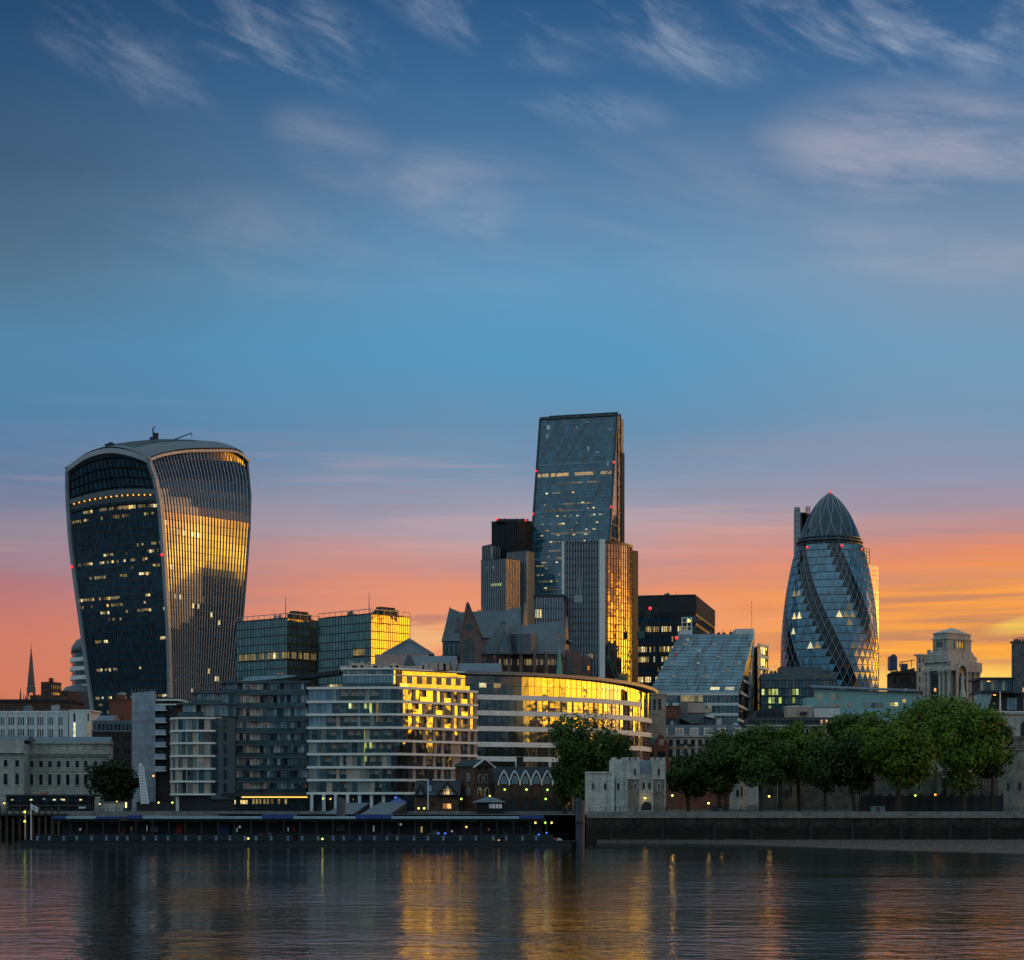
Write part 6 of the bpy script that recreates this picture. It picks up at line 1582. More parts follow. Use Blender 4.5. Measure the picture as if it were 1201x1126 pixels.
    X = MB(); X.tube(W3(1055, 777, Y + 3), W3(1073, 774, Y + 3), .15); X.tube(W3(1058, 783, Y + 3), W3(1058, 775, Y + 3), .12); X.tube(W3(1069, 783, Y + 3), W3(1069, 774, Y + 3), .12); t.part('pipe_frame', X, M['dark_metal'])
    Y = 690; b = Bld('office_block', 'narrow tan stone block directly left of the stepped stone tower', 'building', 1076.5, Y, 70, 1073, 1094, 769, 8); b.core(M['buff_stone'], inset=.36)
    f = b.FR; punched(b, f, 8, b.z1, even(f.W, 4, .45), rows_z(20, b.z1, 12, .5), M['portland'], M['g_old'], lits={(1, 10): 'lit_warm', (2, 6): 'lit_dim'}); b.cap(M['portland'], b.z1, b.z1 + .5, .3); b.done()
    # turquoise long building
    Y = 690; t = Thing('office_block', 'long turquoise glass fronted building with sloping grey roof behind the trees', 'office', (PX(1010, Y), Y, 8))
    f = Fr((PX(946, Y), Y), (PX(1082, Y), Y)); zb = 8
    zl, zr = PZ(807.5, Y), PZ(812.5, Y)
    def zt(u): return zl + (zr - zl) * u / f.W
    X = MB(); X.slab([f.p(f.u(955), -.4, zb), f.p(f.W, -.4, zb), f.p(f.W, -.4, zt(f.W)), f.p(f.u(955), -.4, zt(2))], (0, 12, 0)); t.part('wall', X, M['dark_metal'])
    G = MB(); n = 34
    for i in range(n):
        u0, u1 = f.u(955) + (f.W - f.u(955)) * i / n, f.u(955) + (f.W - f.u(955)) * (i + 1) / n
        for j in range(6):
            za = PZ(846 - j * 6.3, Y); zc = min(za + 1.76, zt(u0) - .1); G.quad(f.p(u0 + .02, -.25, za), f.p(u1 - .02, -.25, za), f.p(u1 - .02, -.25, zc), f.p(u0 + .02, -.25, zc))
    G.fbox(f, 0, f.u(955), -10, -.2, 8, PZ(818, Y))
    t.part('panel_cladding', G, M['turquoise'])
    X = MB(); X.slab([f.p(f.u(952), 1, zt(0) + .1), f.p(f.W + .5, 1, zt(f.W) + .1), (f.p(f.W + .5, -16, 0)[0], Y + 16, zt(f.W) + 1.7), (f.p(f.u(957), 0, 0)[0], Y + 16, zt(0) + 1.7)], (0, 0, .35)); t.part('roof', X, M['lead_roof'])
    for (pa, pb, ya, yb, g) in ((957, 966, 821, 813, 'g_curtain_sheen'), (974, 986, 821, 813, 'g_curtain_sheen'), (959, 967, 830, 825, 'lit_dim'), (973, 987, 830, 825, 'g_curtain_sheen'), (992, 999, 830, 824, 'g_curtain_sheen'), (1012, 1037, 830, 824, 'g_flat'), (1044, 1054, 828, 824, 'lit_pale'), (1059, 1063, 824, 820, 'lit_warm')):
        n = max(1, int((pb - pa) / 5))
        for k in range(n): p = pa + (pb - pa) * k / n; q = pa + (pb - pa) * (k + 1) / n - .6; t.win('window', f, f.u(p), f.u(q), PZ(ya, Y), PZ(yb, Y), -.2, M[g])
    X = MB(); X.slab([f.p(f.u(1059), .9, PZ(812, Y)), f.p(f.u(1062), .9, PZ(807.5, Y)), f.p(f.u(1064), .9, PZ(807.5, Y)), f.p(f.u(1061), .9, PZ(812, Y))], (0, 2, 0)); t.part('roof_fin', X, M['pale_blue_metal']); t.done()
    # teal office below the bullet tower
    Y = 790; b = Bld('office_block', 'dark teal office block with lit square windows at the foot of the bullet shaped tower', 'office', 981, Y, 3, 893, 1003, 789.5, 8, depth=20); b.core(M['dark_metal'])
    nz = 15; L = {(i, 13) for i in (0, 2, 3, 4, 9, 10)} | {(i, 12) for i in (2, 3, 5, 9)} | {(9, 11), (10, 11), (2, 11)}
    curtain(b, b.FL, 8, b.z1 - 2.5, 22, nz, M['g_teal'], M['teal_frame'], mw=.28, md=.12, sw=.5, sd=.04, lits=L, lm='lit_green')
    X = MB(); X.fbox(b.FL, 0, b.FL.W, -.4, .1, b.z1 - 2.4, b.z1); b.part('top_band', X, M['g_teal'])
    X = MB(); X.prism([b.at(5, 3), b.at(5, 14), b.at(b.wl - 7, 14), b.at(b.wl - 7, 3)], b.z1, PZ(781.5, Y)); X.prism([b.at(1, 4), b.at(1, 14), b.at(4.9, 14), b.at(4.9, 4)], b.z1, PZ(785, Y)); b.part('roof_plant', X, M['slate']); roof_kit(b, b.z1, 9, 31, 2); b.done()
    # pale blocks in front
    Y = 650; b = Bld('office_block', 'pale brown blank rooftop block in front of the teal office', 'building', 951, Y, 2, 923, 954, 829, 8, depth=10); b.core(M['beige_panel'], inset=0); b.cap(M['concrete_white'], b.z1, b.z1 + .3); X = MB(); X.box(PX(938, Y), PX(946, Y), Y - 2, Y - .1, PZ(838, Y), PZ(835, Y)); b.part('roof_units', X, M['dark_metal']); b.done()
    b = Bld('office_block', 'white blank rooftop block left of the turquoise building front', 'building', 985, Y + 4, 2, 954.5, 988, 830, 8, depth=10); b.core(M['concrete_white'], inset=0); b.cap(M['concrete'], b.z1, b.z1 + .25); X = MB(); X.gable(b.FL, 1, 6, -8, -1, b.z1 + .25, b.z1 + 1.2); b.part('rooflight', X, M['lead_roof']); b.done()
    # mansard roofed block
    Y = 600; b = Bld('stone_building', 'long stone block with dark mansard roof and orange lit windows above the trees', 'building', 1012, Y, 1, 876, 1016, 852, 7, depth=16); b.core(M['portland'], inset=.36); f = b.FL
    lits = {}
    cols = even(f.W, 24, .5); rows = [(PZ(875, Y), PZ(867, Y)), (PZ(862, Y), PZ(856, Y))]
    for i in (15, 16, 17): lits[(i, 1)] = 'lit_orange'
    punched(b, f, 7, b.z1, cols, rows, M['portland'], M['g_old'], lits=lits)
    X = MB(); X.fbox(f, -.4, f.W + .4, -.3, .6, b.z1, b.z1 + .5); b.part('cornice', X, M['portland'])
    zr = PZ(841, Y); X = MB(); X.prism([f.p(0, -.1, 0)[:2], f.p(f.W, -.1, 0)[:2], f.p(f.W, -14, 0)[:2], f.p(0, -14, 0)[:2]], b.z1 + .5, zr, [f.p(.6, -1.4, 0)[:2], f.p(f.W - .6, -1.4, 0)[:2], f.p(f.W - .6, -13, 0)[:2], f.p(.6, -13, 0)[:2]]); b.part('roof', X, M['dark_roof'])
    for i in range(24):
        a, c = cols[i]; X = MB(); X.fbox(f, a - .1, c + .1, -1.6, -.25, b.z1 + .7, b.z1 + 2.1); d = b.part('dormer', X, M['slate']); b.win('lit_window' if i in (15, 16, 17, 20) else 'dormer_window', f, a, c, b.z1 + .85, b.z1 + 1.9, -.2, M['lit_orange' if i in (15, 16, 17, 20) else 'g_old'], parent=d)
    b.done()
    t = Thing('roof_housing', 'rounded dark plant housing on the mansard roof left of the pale blocks', 'roof housing', (PX(900, Y + 5), Y + 5, PZ(841, Y))); X = MB()
    X.slab([W3(884, 842, Y + 3), W3(917, 842, Y + 3), W3(916, 834, Y + 3), W3(912, 831, Y + 3), W3(895, 830.5, Y + 3), W3(889, 832.5, Y + 3)], (0, 6, 0)); t.part('housing', X, M['dark_metal'])
    for (p, q) in ((889, 894), (898, 904), (907, 911)): X = MB(); X.box(PX(p, Y), PX(q, Y), Y + 2.7, Y + 3, PZ(838, Y), PZ(834, Y)); t.part('louvre', X, M['black_metal'])
    # terrace with dormers
    Y = 560; b = Bld('stone_building', 'cream terrace with grey slate roof and a row of white dormer windows', 'building', 872, Y, 1, 767, 880, 864.5, 7, depth=14); b.core(M['portland'], inset=.36); f = b.FL
    pxs = [778 + 17.3 * k / 2 for k in range(11)]; cols = [(f.u(p) - .55, f.u(p) + .55) for p in pxs[1:] if p < 870]; rows = [(PZ(903, Y), PZ(894, Y)), (PZ(889, Y), PZ(878.5, Y)), (PZ(874, Y), PZ(867.5, Y))]
    punched(b, f, 7, b.z1, cols, rows, M['white_stone'], M['g_old'])
    X = MB(); X.fbox(f, -.3, f.W + .3, -.3, .55, b.z1, b.z1 + .5); X.fbox(f, 0, f.W, .003, .35, PZ(877, Y), PZ(875.6, Y)); b.part('cornice', X, M['white_stone'])
    for k in range(8): X = MB(); X.fbox(f, 3 + k * 3, 5 + k * 3, .36, .6, PZ(875.5, Y), PZ(872.5, Y)); b.part('balcony_rail', X, M['black_metal'])
    zr = PZ(850, Y); X = MB(); X.prism([f.p(0, -.1, 0)[:2], f.p(f.W, -.1, 0)[:2], f.p(f.W, -12, 0)[:2], f.p(0, -12, 0)[:2]], b.z1 + .5, zr, [f.p(.6, -1.2, 0)[:2], f.p(f.W - .6, -1.2, 0)[:2], f.p(f.W - .6, -10, 0)[:2], f.p(.6, -10, 0)[:2]]); b.part('roof', X, M['slate'])
    for px in (778, 797, 814, 830.5, 846.5, 864.5):
        u = f.u(px); za, zc = PZ(862, Y), PZ(853.5, Y); X = MB(); X.fbox(f, u - 1.15, u + 1.15, -1.5, .05, za, zc); d = b.part('dormer', X, M['white_paint'])
        for s_ in (-1, 1): b.win('dormer_window', f, u + (-.9 if s_ < 0 else .06), u + (-.06 if s_ < 0 else .9), za + .2, zc - .25, .07, M['g_curtain_sheen'], parent=d)
    X = MB(); X.fbox(f, f.u(788), f.u(790.5), -5, -3, zr - 1, PZ(845, Y)); X.fbox(f, f.u(842), f.u(847), -6, -3, zr - 1, PZ(843, Y)); b.part('chimney', X, M['white_stone']); b.done()
    # jumble of roofs behind the terrace
    Y = 620; b = Bld('brick_block', 'dark red brick flank wall with black windows above the dormer terrace', 'building', 797, Y, 2, 763, 806, 829, 7, depth=14); b.core(M['red_brick'], inset=.36); f = b.FL
    punched(b, f, 7, b.z1, [], [], M['red_brick'], M['g_old']); X = MB(); n = 12
    for k in range(n): u = f.W * k / n + .15; b.win('window', f, u, u + .6, PZ(858, Y), PZ(842, Y), .02, M['g_dark'])
    b.cap(M['brown_brick'], b.z1, b.z1 + .35); roof_kit(b, b.z1 + .35, 5, 32, 1.5); b.done()
    b = Bld('roof_block', 'stepped grey and brown roofs with lead slopes between terrace and sloping glass office', 'building', 834, Y + 8, 2, 797, 850, 838, 7, depth=12); b.core(M['slate'], inset=0)
    X = MB(); X.slab([W3(796, 842, Y + 4), W3(797, 834, Y + 4), W3(806, 838, Y + 4), W3(822, 848, Y + 4), W3(812, 849, Y + 4)], (0, 10, 0)); b.part('roof', X, M['lead_roof'])
    X = MB(); X.box(PX(806, Y), PX(831, Y), Y + 10, Y + 18, 8, PZ(824, Y + 8)); X.slab([W3(806, 828, Y + 9), W3(832, 832, Y + 9), W3(833, 836, Y + 9), W3(806, 836, Y + 9)], (0, 6, 0)); b.part('upper_block', X, M['beige_panel'])
    X = MB(); X.box(PX(801, Y), PX(809, Y), Y + 8, Y + 16, 8, PZ(822.5, Y + 8)); b.part('lift_housing', X, M['concrete']); X = MB(); X.slab([W3(827, 840, Y + 3), W3(838, 842, Y + 3), W3(838, 840.5, Y + 3), W3(831, 838.5, Y + 3)], (0, 5, 0)); b.part('canopy', X, M['slab_white']); X = MB(); X.box(PX(830, Y), PX(862, Y), Y + 5, Y + 15, 8, PZ(842, Y)); b.part('flat_roof', X, M['slate'])
    X = MB(); X.box(PX(842.5, Y), PX(847.5, Y), Y + 3, Y + 4.9, 8, PZ(842, Y)); b.part('chimney', X, M['white_stone']); b.done()
    # brick gable and green roof by the gatehouse
    Y = 520; t = Thing('brick_house', 'red brick gabled house with green copper side roof beside the curved office', 'house', (PX(776, Y), Y, 7)); X = MB()
    X.slab([W3(766, 960, Y), W3(784.5, 960, Y), W3(784.5, 873, Y), W3(781, 868, Y), W3(777.5, 863, Y), W3(775.5, 861, Y), W3(773.5, 863, Y), W3(770, 868, Y), W3(766, 873, Y)], (0, 8, 0)); t.part('wall', X, M['red_brick'])
    X = MB(); X.slab([W3(760, 876, Y + 2), W3(766, 876, Y + 2), W3(771, 865, Y + 2), W3(763, 866, Y + 2)], (0, 6, 0)); t.part('roof', X, M['copper_green'])
    X = MB(); X.box(PX(773, Y), PX(778.5, Y), Y - .1, Y - .003, PZ(874, Y), PZ(867, Y)); t.part('window', X, M['buff_stone']); X = MB(); X.box(PX(771.5, Y), PX(780, Y), Y - .1, Y - .003, PZ(893, Y), PZ(881, Y)); t.part('window', X, M['g_old'])
    # right edge
    Y = 560; t = Thing('glass_pavilion', 'dark cantilevered glass pavilion on a pale stone terrace at the right edge', 'building', (PX(1175, Y), Y, 8)); f = Fr((PX(1150, Y), Y), (PX(1188, Y), Y))
    X = MB(); X.fbox(f, 0, f.W, -14, 0, PZ(812.5, Y), PZ(810, Y)); X.fbox(f, -.3, f.W + .4, -14, .3, PZ(797, Y), PZ(794.5, Y)); t.part('slab', X, M['dark_metal']); X = MB(); X.fbox(f, .5, f.W - .3, -13, -1.2, PZ(810, Y), PZ(797, Y)); t.part('room', X, M['black_metal'])
    for k in range(9): t.win('window', f, f.W * k / 9 + .05, f.W * (k + 1) / 9 - .05, PZ(809.8, Y), PZ(797.2, Y), -.5, M['g_teal' if k % 3 else 'g_curtain_sheen'])
    X = MB(); X.slab([W3(1150, 836, Y + 1), W3(1158, 836, Y + 1), W3(1164, 813, Y + 1), W3(1150, 813, Y + 1)], (0, 6, 0)); t.part('sloping_wall', X, M['pale_blue_metal'])
    X = MB(); X.box(PX(1164, Y), PX(1240, Y), Y + 3, Y + 16, 8, PZ(812.5, Y)); t.part('lower_storey', X, M['black_metal']); f2 = Fr((PX(1164, Y + 3), Y + 3), (PX(1240, Y + 3), Y + 3))
    for px in (1181, 1185, 1189, 1200, 1205): u = f2.u(px); t.win('window', f2, u, u + .8, PZ(832, Y), PZ(818, Y), .05, M['g_skypane'])
    for (px, py) in ((1160, 798.5), (1167, 814.5)): X = MB(); X.box(PX(px - 1.5, Y), PX(px + 1.5, Y), Y + .3, Y + .6, PZ(py + 1, Y), PZ(py, Y)); t.part('ceiling_light', X, M['lamp_orange'])
    X = MB(); X.slab([W3(1188, 813, Y), W3(1200, 813, Y), W3(1194, 797, Y), W3(1188, 796, Y)], (0, 10, 0)); t.part('side_wing', X, M['slab_dark'])
    X = MB(); X.box(PX(1163, Y), PX(1240, Y), Y - 2, Y + 3, 8, PZ(835, Y)); t.part('terrace', X, M['portland']); X = MB(); X.box(PX(1163, Y), PX(1240, Y), Y - 2.3, Y - 2.003, PZ(836.4, Y), PZ(834.5, Y)); t.part('terrace_rail', X, M['white_metal'])
    t.win('lit_window', f2, f2.u(1198), f2.u(1201), PZ(811, Y), PZ(806, Y), 1.2, M['lit_orange']); t.done()
    Y = 1000; b = Bld('office_tower', 'grey office tower with gold glinting windows at the right edge', 'tower', 1187.5, Y, 75, 1185, 1235, 754, 8); b.core(M['concrete'], inset=.4); f = b.FR
    n = 14; nz = 22; L = {(i, j): rnd.choice(['lit_dim', 'lit_warm', 'lit_orange']) for (i, j) in some(n, nz, .22, [10, 12, 14, 16, 18, 20])}
    punched(b, f, 8, b.z1, even(f.W, n, .6), rows_z(8, b.z1, nz, .45), M['slab_dark'], M['g_blue'], lits=L); b.cap(M['dark_metal'], b.z1, b.z1 + .8); roof_kit(b, b.z1 + .8, 5, 33, 2); b.done()
    crane('small crane on the roof of the grey tower at the right edge', [(1193, 753), (1193, 749), (1203, 748.5)], 1005, .5, M['dark_metal'])
    t = Thing('flagpole', 'white flagpole rising from the pale stone terrace at the right edge', 'flagpole', W3(1173, 838, 540)); X = MB(); X.tube(W3(1173, 838, 540), W3(1173, 811, 540), .22, .14); t.part('pole', X, M['white_paint']); X = MB(); X.box(PX(1171.6, 540), PX(1174.4, 540), 539.7, 540.3, PZ(839.5, 540), PZ(837.5, 540)); t.part('base', X, M['concrete'])
right_side()
# ================================================================== castle, houses, pier, trees, lamps
def arch_part(t, px, hw, yb, yt, Y, m, nm='window', pointed=False, proud=.1, label=None, parent=None):
    x, h = PX(px, Y), hw / F * Y; zb, zt = PZ(yb, Y), PZ(yt, Y); rise = min(h * (1.7 if pointed else 1.0), (zt - zb) * .8); zs = zt - rise
    if pointed: cv = [(x + h * .72, zs + rise * .5), (x, zt), (x - h * .72, zs + rise * .5)]
    else: cv = [(x + h * math.cos(a), zs + rise * math.sin(a)) for a in (math.pi * .2, math.pi * .4, math.pi * .6, math.pi * .8)]
    pts = [(x - h, zb), (x + h, zb), (x + h, zs)] + cv + [(x - h, zs)]
    X = MB(); X.slab([(p[0], Y - proud, p[1]) for p in pts], (0, proud + .05, 0)); return t.part(nm, X, m, label=label, parent=parent)
def crenels(X, x0, x1, y0, y1, z, n, h=.9):
    w = (x1 - x0) / (2 * n - 1)
    for i in range(n): X.box(x0 + 2 * i * w, x0 + (2 * i + 1) * w, y0, y1, z, z + h)

def gatehouse():
    Y = 402; t = Thing('gatehouse', 'pale castle gatehouse with battlements and a dark arched gate by the water', 'castle', (PX(745, Y), Y, 6.3)); z = lambda y: PZ(y, Y); x = lambda p: PX(p, Y); zg = 6.0
    X = MB(); X.box(x(688), x(722), Y + 1, Y + 9, zg, z(907)); t.part('side_wall', X, M['pale_stone']); X = MB(); X.box(x(687.5), x(722), Y + .8, Y + 9.2, z(907), z(905)); t.part('parapet', X, M['pale_stone'])
    X = MB(); X.box(x(717), x(735), Y + .4, Y + 9, zg, z(890.5)); crenels(X, x(717), x(735), Y + .4, Y + .9, z(890.5), 2, .35); t.part('wall', X, M['pale_stone'])
    for (a, b_) in ((734.5, 750.5), (764.5, 780.5)):
        X = MB(); X.box(x(a), x(b_), Y - .3, Y + 4, z(913), z(892)); crenels(X, x(a), x(b_), Y - .3, Y + .1, z(892), 3, .65); crenels(X, x(a), x(b_), Y + 3.6, Y + 4, z(892), 3, .65); t.part('turret', X, M['white_stone'])
        X = MB(); X.box(x(a), x(b_), Y - .3, Y + 4, zg, z(914)); t.part('turret_base', X, M['rubble_stone'])
        X = MB(); X.box(x(a) - .12, x(b_) + .12, Y - .45, Y + 4.1, z(914), z(913) + .02); t.part('string_course', X, M['white_stone'])
        for q in (a, b_ - 1.2): X = MB(); X.box(x(q) - .02, x(q + 1.2) + .02, Y - .34, Y + .5, zg, z(914)); t.part('quoins', X, M['white_stone'])
    X = MB(); X.box(x(750.5) + .01, x(764.5) - .01, Y + .5, Y + 5, zg, z(907)); t.part('wall', X, M['white_stone']); X = MB(); X.add([(x(750.5), Y + .4, z(907)), (x(764.5), Y + .4, z(907)), (x(764.5), Y + 3.8, z(891)), (x(750.5), Y + 3.8, z(891))], [(0, 1, 2, 3)]); t.part('roof', X, M['lead_roof'])
    X = MB(); X.box(x(735), x(750.6), Y - .31, Y - .29, z(948), z(914)); 
    for (px, yy, Yf) in ((695.6, 922, Y + 1), (709.7, 922, Y + 1), (725, 922, Y + .4), (744.6, 905, Y - .3), (745, 922, Y - .3), (755, 921.5, Y + .5), (761.6, 921.5, Y + .5), (772.7, 905, Y - .3), (772.7, 923, Y - .3)):
        s_ = arch_part(t, px, 2.2, yy + 4.8, yy - 4.6, Yf, M['white_stone'], 'window_surround', proud=.06); arch_part(t, px, 1.2, yy + 4, yy - 3.6, Yf, M['g_old'], parent=s_)
    s_ = arch_part(t, 758.5, 7.6, 950, 938.5, Y + .5, M['white_stone'], 'gate_surround', proud=.08); arch_part(t, 758.5, 6.2, 950, 940, Y + .5, M['black_metal'], 'gate', proud=.12, parent=s_)
    X = MB(); X.box(x(721.3), x(722.2), Y + .2, Y + .42, zg, z(912)); t.part('drainpipe', X, M['dark_metal'])
gatehouse()

def houses():
    Y = 436; z = lambda y: PZ(y, Y); x = lambda p: PX(p, Y); zg = 6.2
    # half timbered house
    t = Thing('timber_house', 'black and white half timbered house with steep dark roof below the stone apartments', 'house', (x(514), Y, zg))
    X = MB(); X.box(x(489), x(538), Y, Y + 8, zg, z(932)); t.part('wall', X, M['brown_brick'])
    X = MB(); f = Fr((x(487), Y), (x(540), Y)); X.gable(f, 0, f.W, -9, .3, z(933), z(915)); rf = t.part('roof', X, M['dark_roof'])
    for (pa, hw, ya) in ((493.5, 6.5, 922), (525, 12.5, 919)):
        X = MB(); X.slab([(x(pa - hw), Y - .5, z(933)), (x(pa + hw), Y - .5, z(933)), (x(pa), Y - .5, z(ya))], (0, 3.5, 0)); gb = t.part('gable', X, M['plaster'])
        for s in (-1, 1): X = MB(); X.tube((x(pa + s * (hw + 1)), Y - .6, z(934.5)), (x(pa), Y - .6, z(ya - 1.2)), .28, n=4); t.part('bargeboard', X, M['black_timber'], parent=gb)
        for q in (-.62, -.22, .22, .62): X = MB(); X.tube((x(pa + q * hw), Y - .55, z(933)), (x(pa + q * hw * .8), Y - .55, z(933 - (933 - ya) * (.98 - abs(q)))), .12, n=4); t.part('timber', X, M['black_timber'], parent=gb)
        X = MB(); X.tube((x(pa - hw * .9), Y - .55, z(932.6)), (x(pa + hw * .9), Y - .55, z(932.6)), .16, n=4); X.tube((x(pa - hw * .5), Y - .55, z(927.5)), (x(pa + hw * .5), Y - .55, z(927.5)), .12, n=4); t.part('timber', X, M['black_timber'], parent=gb)
    f = Fr((x(487), Y - .5), (x(540), Y - .5))
    def w(pa, pb, ya, yb, m, d=.02): t.win('window', f, f.u(pa), f.u(pb), z(ya), z(yb), d, M[m])
    w(521.2, 524.4, 932.2, 926, 'lit_orange', .12); w(525, 528, 932.2, 926, 'lit_orange', .12); w(490, 492.5, 932, 926.5, 'g_skypane', .12); w(495, 497.5, 932, 926.5, 'g_skypane', .12)
    w(519.5, 524, 948.5, 942.5, 'lit_orange', -.45); w(524.5, 529, 948.5, 942.5, 'lit_orange', -.45); w(505, 508, 946, 940, 'g_old', -.45); w(491, 494, 946, 940, 'g_old', -.45); w(502, 511, 932.5, 930, 'g_skypane', -.3)
    X = MB(); X.box(x(501), x(506), Y + 3, Y + 4, z(920), z(902)); t.part('chimney', X, M['dark_brick'], parent=rf); t.done()
    # brick tower house
    b = Bld('brick_house', 'tall dark brick house with white edged gable and arched windows by the arcade', 'house', 556, Y + 2, 48, 534, 577, 898, zg); b.core(M['brown_brick'], inset=0.0); f = b.FR; zr = b.z1 + 1.5
    X = MB(); X.gable(f, -.4, f.W + .4, -b.wl - .4, .4, b.z1 - .1, PZ(890.5, Y + 3), along=False); b.part('roof', X, M['dark_roof'])
    um = f.W / 2
    for s in (-1, 1): X = MB(); X.tube(f.p(um + s * (um + .6), .5, b.z1 - .4), f.p(um, .5, PZ(890, Y + 3)), .2, n=4); b.part('bargeboard', X, M['white_paint'])
    def aw(fr_, uc, hw, za, zb, m, nm, pr): 
        pts = [(uc - hw, za), (uc + hw, za), (uc + hw, zb - hw), (uc + hw * .6, zb - hw * .25), (uc, zb), (uc - hw * .6, zb - hw * .25), (uc - hw, zb - hw)]; X = MB(); X.slab([fr_.p(p[0], pr, p[1]) for p in pts], (-fr_.nx * .15, -fr_.ny * .15, 0)); b.part(nm, X, m)
    for k in (-1, 0, 1): aw(f, um + k * 1.0, .34, z(903) , z(897.5), M['g_old'], 'window', .05)
    for k in (-.8, .8):
        aw(f, um + k, .5, z(917.5), z(907), M['white_stone'], 'window_surround', .05); aw(f, um + k, .36, z(917), z(908), M['g_old'], 'window', .08)
        aw(f, um + k * 1.2, .7, z(934), z(923), M['white_stone'], 'window_surround', .05); aw(f, um + k * 1.2, .5, z(933.5), z(924.5), M['g_old'], 'window', .08)
    fl = b.FL
    for yy in (911, 928): aw(fl, fl.W * .7, .5, z(yy + 5), z(yy - 5), M['white_stone'], 'window_surround', .05); aw(fl, fl.W * .7, .36, z(yy + 4.6), z(yy - 4), M['g_skypane'], 'window', .08)
    X = MB(); X.fbox(f, 0, f.W, .003, .12, z(920.5), z(919)); X.fbox(f, 0, f.W, .003, .2, z(905.5), z(904.5)); b.part('string_course', X, M['brown_brick']); b.done()
    # gabled arcade
    Y2 = Y + 4; t = Thing('brick_arcade', 'low dark brick building with six white edged pointed gables in a row', 'building', (PX(622, Y2), Y2, zg)); xs = [591, 603.7, 616.4, 629.2, 642, 654.7]; hw = 6.35
    z = lambda y: PZ(y, Y2); x = lambda p: PX(p, Y2)
    X = MB(); X.box(x(580), x(661), Y2, Y2 + 8, zg, z(918)); t.part('wall', X, M['brown_brick'])
    X = MB(); X.gable(Fr((x(574), Y2 + 1), (x(661), Y2 + 1)), 0, 15.6, -8, 0, z(918), z(899)); t.part('roof', X, M['dark_roof'])
    for p in xs:
        X = MB(); X.slab([(x(p - hw), Y2 - .1, z(921)), (x(p + hw), Y2 - .1, z(921)), (x(p + hw * .62), Y2 - .1, z(912)), (x(p), Y2 - .1, z(905)), (x(p - hw * .62), Y2 - .1, z(912))], (0, .6, 0)); g = t.part('gable', X, M['brown_brick'])
        X = MB(); X.slab([(x(p + hw * .7), Y2 + .5, z(912)), (x(p), Y2 + .5, z(904.5)), (x(p - hw * .7), Y2 + .5, z(912))], (0, 3.5, 0)); t.part('gable_roof', X, M['dark_roof'])
        for s in (-1, 1):
            X = MB(); pr = None
            for (q, y) in ((1.0, 921), (.9, 916), (.66, 911.5), (.35, 907.5), (0, 903.8)):
                c = (x(p + s * hw * q), Y2 - .25, z(y))
                if pr: X.tube(pr, c, .17, n=5)
                pr = c
            t.part('bargeboard', X, M['white_paint'], parent=g)
        w_ = arch_part(t, p, 3.1, 919.5, 909.5, Y2 - .1, M['white_stone'], 'window', True, proud=.05); arch_part(t, p, 2.2, 919.3, 911, Y2 - .1, M['g_skypane'], 'window_pane', True, proud=.09, parent=w_)
        d_ = arch_part(t, p, 4.6, 951, 932, Y2, M['dark_brick'], 'doorway_surround', True, proud=.06); arch_part(t, p, 3.6, 951, 934, Y2, M['black_metal'], 'doorway', True, proud=.1, parent=d_)
    for p in (597.4, 610, 622.8, 635.6, 648.4): X = MB(); X.box(x(p - .8), x(p + .8), Y2 - .25, Y2 - .003, zg, z(921)); t.part('pier', X, M['dark_brick'])
    X = MB(); X.box(x(606), x(614), Y2 + 6, Y2 + 7.5, z(905), z(888)); X.box(x(605.5), x(614.5), Y2 + 5.8, Y2 + 7.7, z(888), z(887)); t.part('chimney', X, M['dark_brick'])
    # kiosk
    Yk = 428; t = Thing('kiosk', 'small dark kiosk with hipped grey roof and white panes before the brick house', 'kiosk', (PX(574, Yk), Yk, zg)); x = lambda p: PX(p, Yk); z = lambda y: PZ(y, Yk)
    X = MB(); X.box(x(559), x(590), Yk, Yk + 5, zg - 1.5, z(941)); t.part('wall', X, M['black_timber']); X = MB(); X.pyramid([(x(553), Yk - 1), (x(594), Yk - 1), (x(594), Yk + 6), (x(553), Yk + 6)], z(941), (x(574), Yk + 2.5, z(933.5))); t.part('roof', X, M['slate'])
    for k in range(4): X = MB(); X.box(x(573.5 + k * 4), x(576.7 + k * 4), Yk - .06, Yk - .003, z(948), z(943)); t.part('window', X, M['lit_grey'])
M['lit_grey'] = lamp_mat('lit_grey', (0.75, 0.85, 1.0), 0.18)
houses()

